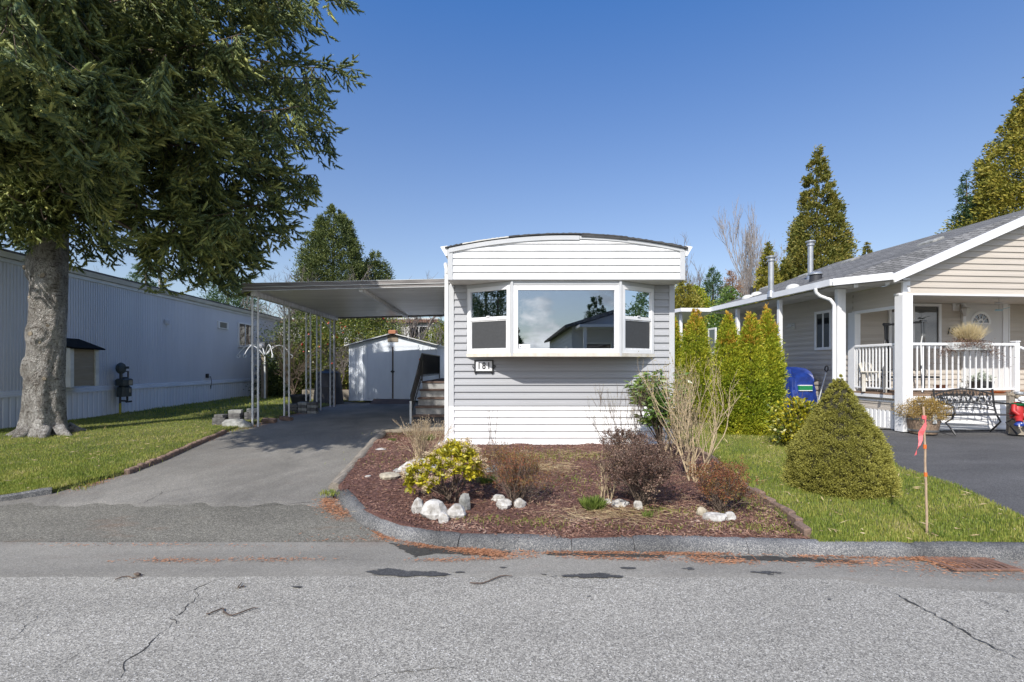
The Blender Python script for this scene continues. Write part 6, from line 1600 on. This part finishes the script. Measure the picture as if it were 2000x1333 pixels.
def tree(name, label, cat, base, H, R_, prof, mat, n=700, per=24, cs=.28, Ll=.26, Lw=.10, seed=1, trunk_r=.2, z0=.0, group=None, trunk=True, **k):
    per = int(per*2.0); Ll *= .68; Lw *= .72
    t_ = thing(name, label, cat, base, 0, group)
    mb = MB()
    rr = random.Random(seed); x = y = 0; pts = []; rd = []
    for i in range(9): pts.append((x,y,-.2+i/8*(z0+H*.96))); rd.append(trunk_r*(1-i/8.3)+.01); x += rr.uniform(-.05,.05)*H*.05; y += rr.uniform(-.05,.05)*H*.05
    mb.tube(pts, rd, 8)
    for i in range(int(18)):
        s = .15+.8*i/18; z = z0+H*s; a = rr.uniform(0,6.28); r = R_*prof(s)*.8; mb.tube([(0,0,z-.1*H*.1),(math.cos(a)*r,math.sin(a)*r,z+.05*r)],[trunk_r*.3*(1-s)+.008,.006],5)
    mb.build('trunk', M['trunk'], t_, True)
    k.setdefault('rag', .10); n = int(n*1.25)
    V,Fq = clump_crown(H, R_, prof, n, per, cs*.85, Ll, Lw, seed, z0=z0, **k); arr_mesh('crown', V, Fq, mat, t_)
    return t_
cone = lambda t: max(.03,(1-t)**.85)*(1-.35*math.exp(-t*14))
egg = lambda t: max(.05,math.sin(math.pi*min(1,(t*.80+.2)))**.75) if t < .99 else .05
colm = lambda t: float(I(t,[0,.08,.25,.5,.75,.9,1],[.80,.95,1,.92,.68,.38,.05]))
def xz(px, d): return (px-1000)/F*d
def ztop(py, d): return CH-(py-HZ)/F*d
def ft(px, top, d, hwpx, name, label, prof, mat, zb=.3, **k):
    x = xz(px,d); return tree(name, label, 'tree', (x,d,zb), ztop(top,d)-zb, hwpx/F*d, prof, mat, **k)
yewp = lambda t: float(I(t,[0,.3,.5,.68,.82,.92,.97,1],[1.0,1.0,.92,.74,.56,.34,.16,.04]))
ft(652,402,27,70,'yew_tree','broad dark green yew like conifer behind the carport, the taller one',yewp,M['yew'],n=1900,per=26,cs=.17,Ll=.22,Lw=.07,seed=3,up=1.3,inner=.35,lump=.14)
ft(733,488,28,38,'yew_tree','smaller dark conifer right of the broad yew behind the carport',yewp,M['yew'],n=600,per=24,cs=.20,Ll=.22,Lw=.07,seed=4,up=1.0,lump=.25)
ft(75,395,20,95,'spruce_tree','grey green spruce beyond the left home, mostly behind the big trunk',cone,M['pine'],n=520,per=26,cs=.26,Ll=.20,Lw=.05,seed=5,up=-.1,lump=.3,squash=.35)
ft(285,462,25,62,'spruce_tree','pale layered conifer beyond the left home roof under the hanging branches',cone,M['pine'],n=420,per=24,cs=.26,Ll=.22,Lw=.05,seed=6,up=.1,lump=.4,squash=.3)
ft(448,520,27,48,'pine_tree','bushy pine beyond the far end of the left home',egg,M['pine'],n=420,per=26,cs=.30,Ll=.24,Lw=.06,seed=7,up=.5,lump=.3)
ft(1597,288,32,92,'cedar_tree','tallest pointed olive brown cedar behind the right house roof',cone,M['cedar'],n=1500,per=26,cs=.30,Ll=.30,Lw=.12,seed=8,up=.9,lump=.2)
ft(1500,470,29,44,'cedar_tree','bronze tinted cedar left of the tallest cedar, behind the right roof',cone,M['cedargold'],n=600,per=24,cs=.26,Ll=.26,Lw=.11,seed=9,up=.9,lump=.2)
ft(1535,500,30,50,'cedar_tree','low olive cedar between the bronze cedar and the tallest cedar',cone,M['cedar'],n=600,per=24,cs=.28,Ll=.28,Lw=.11,seed=19,up=.9,lump=.2)
ft(1695,458,34,26,'cedar_tree','small pointed cedar peeking over the ridge right of the tallest cedar',cone,M['cedar'],n=260,per=22,cs=.24,Ll=.28,Lw=.11,seed=10,up=.8,lump=.35)
ft(1336,545,27,34,'cedar_tree','golden green cedar right behind the mobile home corner',egg,M['cedargold'],n=420,per=24,cs=.26,Ll=.22,Lw=.10,seed=11,up=.9,lump=.25)
ft(1362,556,28,26,'cedar_tree','green cedar right of the golden one behind the mobile home corner',egg,M['arbor'],n=320,per=24,cs=.24,Ll=.2,Lw=.09,seed=12,up=.9,lump=.25)
ft(1393,526,29,24,'pine_tree','dark green pine standing behind the small arborvitae row',egg,M['pine'],n=240,per=26,cs=.28,Ll=.26,Lw=.07,seed=13,up=.6,lump=.4)
ft(1424,562,21,42,'laurel_bush','glossy light green laurel behind the rear canopy of the bungalow',egg,M['rhodo'],n=360,per=18,cs=.22,Ll=.20,Lw=.08,seed=14,up=1.1,lump=.25)
ft(1428,528,33,22,'rust_tree','rust coloured leafless looking tree beyond the laurel',egg,M['rustleaf'],n=260,per=22,cs=.30,Ll=.2,Lw=.06,seed=15,up=.8,lump=.3)
ft(2065,70,22,232,'cedar_tree','large golden brown cedar rising behind the right end of the bungalow roof',cone,M['cedargold'],n=2600,per=30,cs=.30,Ll=.26,Lw=.10,seed=16,up=.5,lump=.16)
ft(1885,325,23,48,'fir_tree','dark fir at the left edge of the large golden cedar',cone,M['pine'],n=420,per=26,cs=.26,Ll=.2,Lw=.06,seed=17,up=.4,lump=.45)
ft(1765,484,36,10,'fir_tree','tiny dark treetop just showing over the bungalow ridge',cone,M['pine'],n=60,per=20,cs=.22,Ll=.2,Lw=.07,seed=18,up=.4,lump=.4)
# holly and hedges behind the carport
hl = tree('holly_bush','tall holly hedge with red berries behind the last carport posts','shrub',(xz(690,20.5),20.5,.3),4.6,2.0,egg,M['holly'],n=1300,per=22,cs=.20,Ll=.11,Lw=.07,seed=31,up=.3,inner=.5,lump=.2,trunk_r=.1)
g = np.random.default_rng(5); mb = MB()
for k in range(110):
    a = g.uniform(-3.0,.0); t_ = g.uniform(.12,.98); r = 2.0*egg(t_)*g.uniform(.85,1.12); mb.blob((math.cos(a)*r,math.sin(a)*r,t_*4.6),(.04,.04,.04),6,4,0,k)
be = mb.build('berries', M['berry'], hl); be['kind'] = 'stuff'
tree('evergreen_hedge','dark green ivy covered shrub behind the second and third carport posts','shrub',(xz(592,20),20,.3),3.6,1.4,egg,M['yew'],n=420,per=20,cs=.22,Ll=.12,Lw=.07,seed=33,up=.3,inner=.6,lump=.3,trunk_r=.08)
tree('evergreen_hedge','green leafy shrub beside the white building corner right of the shed','shrub',(xz(862,21.5),21.5,.3),3.2,1.0,egg,M['holly'],n=420,per=20,cs=.22,Ll=.12,Lw=.07,seed=34,up=.3,inner=.6,lump=.3,trunk_r=.08)
tree('evergreen_hedge','low dark hedge closing the gap between left home and shed','shrub',(xz(600,21.3),21.3,.3),1.5,1.9,colm,M['yew'],n=500,per=20,cs=.2,Ll=.12,Lw=.07,seed=35,up=.3,inner=.6,lump=.1,trunk_r=.08,sx=1.3)

# ================================================================== leafless trees and shrubs
def grow(mb, p, d, L_, r, lev, rr, spread=.55, kids=3, up=.12, seg=4, tips=None, sides=4, crook=.12, shrink=.68, rmin=.0016):
    pts = [p.copy()]; dd = d.copy()
    for k in range(seg):
        dd = (dd+Vector((rr.gauss(0,crook),rr.gauss(0,crook),rr.gauss(0,crook)+up*.4))).normalized(); pts.append(pts[-1]+dd*L_/seg)
    mb.tube(pts, [r*(1-.45*k/seg) for k in range(seg+1)], sides if lev > 0 else 3, False)
    if lev <= 0:
        if tips is not None: tips.append((pts[-1],dd)); tips.append((pts[-2],dd))
        return
    for k in range(kids):
        s = seg if k == 0 else rr.randint(1,seg)
        ax = Vector((rr.gauss(0,1),rr.gauss(0,1),rr.gauss(0,.5))).normalized()
        nd = (dd*(1-.2*(k>0))+ax*spread*(.35 if k == 0 else 1)+Vector((0,0,up))).normalized()
        grow(mb, pts[s], nd, L_*shrink*rr.uniform(.8,1.15), max(rmin,r*.56), lev-1, rr, spread, kids, up, seg, tips, sides, crook, shrink, rmin)
def bare_tree(name, label, cat, base, H, r, lev, mat, seed, nst=1, spread=.5, kids=3, up=.15, crook=.1, group=None):
    rr = random.Random(seed); t_ = thing(name, label, cat, base, 0, group); tips = []; mb = MB()
    for k in range(nst):
        d = Vector((rr.uniform(-.4,.4),rr.uniform(-.4,.4),1)).normalized() if nst > 1 else Vector((0,0,1))
        grow(mb, Vector((rr.uniform(-.1,.1),rr.uniform(-.1,.1),-.1)), d, H*.36, r, lev, rr, spread, kids, up, 4, tips, 5, crook, .70, base[1]*.00032)
    mb.build('branches', mat, t_, True); return t_, tips
def bt(px, top, d, name, label, lev, mat, seed, rr_=.12, **k):
    return bare_tree(name, label, 'tree', (xz(px,d),d,.2), ztop(top,d)-.2, rr_, lev, M[mat], seed, **k)
bt(1512,385,36,'birch_tree','tall leafless pale birch left of the tallest cedar',6,'twigbirch',3,.16,spread=.42,up=.30)
bt(1480,440,37,'birch_tree','shorter leafless birch further left of the tallest cedar',6,'twigbirch',4,.12,spread=.42,up=.30)
bt(1345,500,35,'bare_tree','leafless grey tree just right of the mobile home roof corner',6,'twiggrey',6,.12,spread=.5,up=.2)
bt(1458,520,33,'bare_tree','leafless reddish grey tree beside the rust coloured one',6,'twigbirch',7,.10,spread=.45,up=.25)
bt(800,520,23,'bare_tree','leafless wide tree behind the shed, between the yew and the white home',6,'twiggrey',8,.11,spread=.62,up=.08,nst=2)
bt(590,545,22,'bare_tree','leafless tangled tree behind the first carport posts',6,'twiggrey',9,.10,spread=.62,up=.08,nst=2)
bt(520,560,24,'bare_tree','leafless thin tree over the far end of the left home',5,'twiggrey',10,.08,spread=.62,up=.08,nst=2)
bt(690,545,22.5,'bare_tree','leafless tangled tree growing out of the holly hedge',6,'twiggrey',11,.08,spread=.6,up=.08)
bt(850,600,20,'bare_tree','leafless small tree right of the shed by the white building',5,'twiggrey',12,.06,spread=.6,up=.05,nst=2)
bt(175,495,26,'bare_tree','leafless small tree beyond the left home roof beside the big trunk',5,'twiggrey',13,.07,spread=.5,up=.2)
bare_tree('bare_shrub','dark leafless arching shrub between second and third carport posts','shrub',(xz(572,18.5),18.5,.3),2.7,.035,5,M['twig'],14,nst=4,spread=.6,up=.0)
bare_tree('bare_shrub','leafless brown shrub against the shed left side behind the compost bin','shrub',(xz(655,18.6),18.6,.3),2.4,.03,5,M['twiggrey'],15,nst=3,spread=.6,up=.0)

# trees across the street (mirrored in the windows)
for k,(x,y,H_,R_,lb) in enumerate([(-2.2,-30,5.2,2.0,'dark conifer across the street mirrored low in the bay window'),(.2,-34,5.6,1.6,'taller conifer across the street mirrored beside the dark one'),
      (8.5,-34,9,2.2,'narrow conifer behind the home across the street'),(-29,-8,10,4.5,'wide conifer at the far left end of the street, mirrored in the left window'),(-34,-3.5-6,12,4.5,'taller conifer at the far left end of the street'),(25,5.6,9,3.2,'conifer beyond the right driveway, mirrored in the right window')]):
    tree('conifer_tree', lb, 'tree', (x,y,.2), H_, R_, cone, M['pine'], n=350,per=20,cs=.32,Ll=.35,Lw=.12,seed=60+k,up=.3,lump=.3)

# ================================================================== arborvitae, dwarf spruce
AV = [(3.98,8.95,2.20,.275,'leftmost of the three front arborvitae at the lawn edge'),(4.36,8.88,2.22,.275,'middle one of the three front arborvitae at the lawn edge'),
      (4.70,8.95,2.30,.26,'rightmost of the three front arborvitae, beside the eave post'),(4.12,10.9,2.55,.34,'arborvitae right behind the front three, with an orange tip'),(4.05,12.3,2.55,.32,'rearmost arborvitae, nearest the mobile home corner')]
avp = lambda t: float(I(t,[0,.06,.2,.45,.7,.86,.95,1],[.78,.95,1.0,.92,.70,.42,.20,.03]))
for k,(x,y,H_,R_,lb) in enumerate(AV):
    t_ = thing('arborvitae', 'narrow gold green '+lb, 'shrub', (x,y,.3), 0, 'arborvitae in a row beside the mobile home')
    mb = MB(); mb.tube([(0,0,-.1),(0,0,H_*.9)],[.04,.01],8); mb.build('trunk', M['trunk'], t_)
    V,Fq = clump_crown(H_,R_,avp,1300,18,.035,.062,.020,80+k,up=1.5,rnd=.45,inner=.32,lump=.10); arr_mesh('crown',V,Fq,M['arbor'],t_)
    V,Fq = clump_crown(H_*.30,R_*.62,lambda t: float(I(t,[0,.5,1],[1,.55,.04])),55,18,.03,.06,.018,180+k,up=2.2,rnd=.35,inner=.3,lump=.2,z0=H_*.74); arr_mesh('orange_tips',V,Fq,M['arbortip'],t_)
ap = lambda t: float(I(t,[0,.05,.16,.34,.45,.56,.74,.88,.96,1],[.88,.97,1.0,.91,.78,.62,.38,.20,.09,.02]))
ab = thing('dwarf_spruce', 'dense cone shaped dwarf spruce bush on the right lawn', 'shrub', (3.70,5.50,.17))
mb = MB(); mb.lathe([(.50*ap(t)*.86, .02+1.22*t) for t in np.linspace(0,1,20)], n=28); mb.build('shade_core', simple('painted_inner_shade',(.035,.032,.014),.95), ab, True)  # solid dark core: shade between the needles put into its colour
V,Fq = clump_crown(1.27,.505,ap,2300,46,.018,.026,.0080,91,up=.9,rnd=.7,inner=.17,lump=.07); 
V2,F2 = clump_crown(1.0,.51,lambda t: float(I(t,[0,.3,1],[1,.85,.2])),260,60,.030,.026,.0075,92,up=.9,rnd=.7,inner=.05,lump=.12)
arr_mesh('crown',*joinm([(V,Fq),(V2,F2)]),M['alberta'],ab)
# variegated shrub behind it
vg = thing('variegated_shrub','yellow green leafy shrub behind the dwarf spruce','shrub',(xz(1558,7.7),7.7,.28))
mb = MB(); rr = random.Random(6)
for k in range(7): grow(mb, Vector((0,0,0)), Vector((rr.uniform(-.5,.5),rr.uniform(-.5,.5),1)).normalized(), .4,.012,2,rr,.6,3,.1)
mb.build('stems', M['twig'], vg)
V,Fq = clump_crown(.68,.38,egg,200,9,.07,.065,.042,93,up=.6,rnd=.9,inner=.7,lump=.2,z0=.08); arr_mesh('crown',V,Fq,M['skimmia'],vg)
V,Fq = clump_crown(.64,.35,egg,160,8,.07,.06,.04,94,up=.6,rnd=.9,inner=.8,lump=.2,z0=.08); arr_mesh('crown',V,Fq,M['holly'],vg)

# ================================================================== shrubs of the front bed
def shrub(name, label, px, py, cat='shrub'):
    x,y,z = bed_at(px,py); return thing(name, label, cat, (x,y,z)), y
# yellow green skimmia
sk, d = shrub('skimmia_bush','yellow green leafy shrub with beige flower heads above white stones',880,980)
rr = random.Random(8); mb = MB(); tips = []
for k in range(9): grow(mb, Vector((rr.uniform(-.04,.04),rr.uniform(-.03,.03),-.02)), Vector((rr.uniform(-.9,.7),rr.uniform(-.5,.5),1)).normalized(), .22,.012,2,rr,.6,3,.1,tips=tips)
mb.build('stems', M['twig'], sk)
g = np.random.default_rng(12); n = 250; a = g.uniform(0,6.283,n); e = np.arccos(g.uniform(-.35,1,n)); r = .86+.14*g.random(n)
C = np.stack([-.06+.42*r*np.sin(e)*np.cos(a), .36*r*np.sin(e)*np.sin(a), .33+.25*r*np.cos(e)+.0*a],-1)
C[:,2] += .06*np.sin(C[:,0]*9+1)+.10*(C[:,0]) ; N_ = unit((C-np.array([-.06,0,.25]))*np.array([1,1,1.8])+np.array([0,0,.12]))
per = 13; A = np.repeat(C,per,0); Nn = np.repeat(N_,per,0); rad_ = rdir(len(A)); rad_ = unit(rad_-Nn*np.sum(rad_*Nn,-1,keepdims=True))
V,Fq = leaves(A-Nn*g.uniform(0,.05,(len(A),1)), Nn*g.uniform(.15,1.0,(len(A),1))+rad_, g.uniform(.04,.068,len(A)), g.uniform(.020,.030,len(A)), .06)
arr_mesh('leaves', V,Fq, M['skimmia'], sk)
sel = g.choice(n,84,replace=False); Cf = C[sel]+N_[sel]*.052; per = 46; P = np.repeat(Cf,per,0)+rdir(84*per)*.030*g.random((84*per,1))**.4*np.array([1,1,.8])
V,Fq = leaves(P, rdir(len(P)), .013,.010); arr_mesh('flower_heads', V,Fq, M['skimflower'], sk)
# fine leaved shrubs grown as branching twigs with leaves at the ends
def twig_shrub(name, label, px, py, wpx, hpx, mat_t, mat_l, seed, nst=14, lev=3, leafn=3, Ll=.016, Lw=.008, r=.006, spread=.5, up=.1, wide=.9, lsp=.012, cat='shrub', kids=3, shrink=.68):
    o, d = shrub(name, label, px, py, cat); H_ = hpx/F*d; Wd = wpx/F*d; rr = random.Random(seed); mb = MB(); tips = []
    for k in range(nst):
        a = rr.uniform(0,6.28); w_ = wide*math.sqrt(rr.random())
        grow(mb, Vector((rr.uniform(-.04,.04),rr.uniform(-.04,.04),-.02)), Vector((math.cos(a)*w_,math.sin(a)*w_*.8,1)).normalized(), H_*.42, r, lev, rr, spread, kids, up, 3, tips, 4, .12, shrink)
    # fit to the measured spread
    xs_ = [v[0] for v in mb.v]; zs_ = [v[2] for v in mb.v]; fx = Wd/(np.percentile(xs_,98)-np.percentile(xs_,2)); fz = H_/np.percentile(zs_,99)
    mb.v = [(v[0]*fx,v[1]*fx,v[2]*fz) for v in mb.v]
    mb.build('stems', mat_t, o)
    if mat_l:
        P = np.array([tuple(p) for p,_ in tips])*np.array([fx,fx,fz]); D = np.array([tuple(q) for _,q in tips])
        P = np.repeat(P,leafn,0); D = np.repeat(D,leafn,0); P = P+rng.normal(size=P.shape)*lsp
        V,Fq = leaves(P, D*.6+rdir(len(P))*.8, Ll*rng.uniform(.6,1.2,len(P)), Lw); arr_mesh('leaves', V,Fq, mat_l, o)
    return o
twig_shrub('azalea_bush','reddish brown twiggy azalea right of the yellow green shrub',1008,985,112,100,M['twig'],M['redleaf'],1,22,3,5,.017,.008,.006,.6,.12)
twig_shrub('azalea_bush','thin taller reddish twigs behind the twiggy azalea',975,930,60,62,M['twig'],M['redleaf'],2,12,3,3,.017,.008,.005)
twig_shrub('azalea_bush','dark brown dense shrub above the row of white stones',1252,985,126,118,M['twig'],M['darkleaf'],3,24,3,9,.021,.012,.007,.7,.08)
twig_shrub('azalea_bush','dark purple leafed shrub at the white wall behind the dense brown one',1215,905,76,64,M['twig'],M['darkleaf'],4,12,3,6,.022,.012,.006,.7)
twig_shrub('azalea_bush','small red brown shrub rightmost in the bed, above flat white stones',1405,1000,84,90,M['twig'],M['redleaf'],5,20,3,6,.018,.009,.006,.6,.1)
twig_shrub('bare_hydrangea','tall pale leafless hydrangea stems in front of the arborvitae',1352,938,136,236,M['twigpale'],M['budleaf'],6,12,3,1,.03,.012,.009,.38,.30,.45,.006,kids=3)
twig_shrub('bare_hydrangea','lower pale bare stems at the foot of the tall hydrangea',1310,895,60,110,M['twigpale'],M['budleaf'],16,7,3,1,.02,.010,.007,.42,.22,.6,.006)
twig_shrub('dry_perennial','dry brown upright stems left of the downspout foot',826,905,80,86,M['twigpale'],M['skimflower'],7,30,2,2,.014,.010,.0035,.3,.1,.55,.008)
twig_shrub('bare_twigs','pair of pale leafless stems left of the dense brown shrub',1183,980,44,96,M['twigpale'],None,8,5,2,0,.02,.01,.006,.3,.3,.3)
twig_shrub('bare_twigs','thin dark leafless stems rising before the white siding',1228,912,110,160,M['twig'],M['budleaf'],9,8,3,1,.014,.007,.005,.35,.25,.55,.004)
twig_shrub('bare_twigs','very thin bare stems by the front wall above the azalea',957,880,22,84,M['twig'],None,10,4,1,0,.02,.01,.003,.15,.3,.2)
# rhododendron: whorls of long leaves on bare stems
ro, d = shrub('rhododendron','rhododendron with whorls of green leaves at the right corner of the mobile home',1298,893)
rr = random.Random(15); mb = MB(); tips = []
for k in range(9): grow(mb, Vector((0,0,-.02)), Vector((rr.uniform(-.75,.35),rr.uniform(-.3,.3),1)).normalized(), .48,.013,2,rr,.45,3,.15,4,tips,5,.12,.62)
zm = max(t_[0].z for t_ in tips); fz = 1.22/zm; mb.v = [(v[0]*1.15-.05*v[2],v[1],v[2]*fz) for v in mb.v]; mb.build('stems', M['twig'], ro)
T_ = np.array([(t_[0].x*1.15-.05*t_[0].z,t_[0].y,t_[0].z*fz) for t_ in tips if t_[0].z*fz > .45]); per = 9
A = np.repeat(T_,per,0)+rng.normal(size=(len(T_)*per,3))*.012; a = rng.uniform(0,6.283,len(A)); D = np.stack([np.cos(a),np.sin(a),rng.uniform(-.6,.35,len(A))],-1)
V,Fq = leaves(A, D, rng.uniform(.10,.15,len(A)), rng.uniform(.030,.042,len(A)), .05, .55); arr_mesh('leaves', V,Fq, M['rhodo'], ro)
P = T_[::3]; V,Fq = leaves(P, np.array([[0,0,1.]]).repeat(len(P),0)+.2*rdir(len(P)), .035,.016); arr_mesh('buds', V,Fq, M['budleaf'], ro)
# bright green tuft and small clumps
def tuft(label, px, py, n, rx, h, mat='weed', wd=.008, name='grass_tuft', cat='plant'):
    o, d = shrub(name, label, px, py, cat); a = rng.uniform(0,6.283,n); rr_ = rx*np.sqrt(rng.random(n)); P = np.stack([np.cos(a)*rr_*.5,np.sin(a)*rr_*.4,0*a],-1)
    D = np.stack([np.cos(a)*rr_/rx*.7,np.sin(a)*rr_/rx*.6,.9+0*a],-1)+rng.normal(size=(n,3))*.12; V,Fq = leaves(P,D,h*rng.uniform(.6,1.1,n),wd,.03,.45); arr_mesh('blades',V,Fq,M[mat],o)
tuft('bright green leafy tuft in the middle of the mulch bed',1158,997,420,.14,.15,wd=.012)
tuft('small bright green clump between the two shrubs on the left',952,945,200,.12,.12)
tuft('low green clump behind the log beside the driveway',765,862,90,.12,.06)
tuft('low green weed clump right of the white stone row',1265,1012,60,.08,.08)
tuft('dandelion like green rosette in the lawn beside the stake',1834,1052,40,.1,.09,wd=.016)
tuft('green clump of strap leaves behind the dry stems near the steps',835,862,160,.2,.14)
# barrel shrub
bs = thing('dry_heather','rusty brown dry shrub growing in the half barrel','shrub',(bx,by,.60))
V,Fq = clump_crown(.40,.37,egg,330,26,.045,.030,.012,71,up=.8,rnd=.8,inner=.6,lump=.2,z0=-.02); arr_mesh('foliage',V,Fq,M['sorrel'],bs)
mb = MB(); rr = random.Random(3)
for k in range(10): grow(mb, Vector((0,0,0)), Vector((rr.uniform(-.7,.7),rr.uniform(-.6,.6),1)).normalized(), .16,.006,2,rr,.5,3,.1)
mb.build('stems', M['twig'], bs)
# sticks and a cone on the road
for k,(px,py,l_,az,c_,lb) in enumerate([(254,1130,.17,.5,'twig','short dark twig with a cone lying on the road, left'),(470,1148,.09,2.2,'rustleaf','small curved brown twig on the road beside the driveway'),(465,1199,.20,.25,'rustleaf','longer brown twig on the road below the driveway'),(960,1135,.32,.35,'twig','thin crooked dark twig on the road seam in the middle'),(425,1197,.10,.1,'rustleaf','tiny brown twig left of the longer one on the road')]):
    x,y = P0(px,py); mb = MB(); rr = random.Random(k+40); pts = [Vector((l_*(q/7-.5)*math.cos(az), l_*(q/7-.5)*math.sin(az)+.035*math.sin(q*.9+k), .005+.004*rr.random())) for q in range(8)]
    mb.tube(pts,[.0045]*6+[.003,.002],5)
    if k == 0: mb.blob((.03,.03,.014),(.028,.016,.014),8,6,.2,2)
    o = mb.build('fallen_twig', M['twig'] if c_ == 'twig' else M['trunk']); o.location = (x,y,.004); tag(o, lb, 'twig')
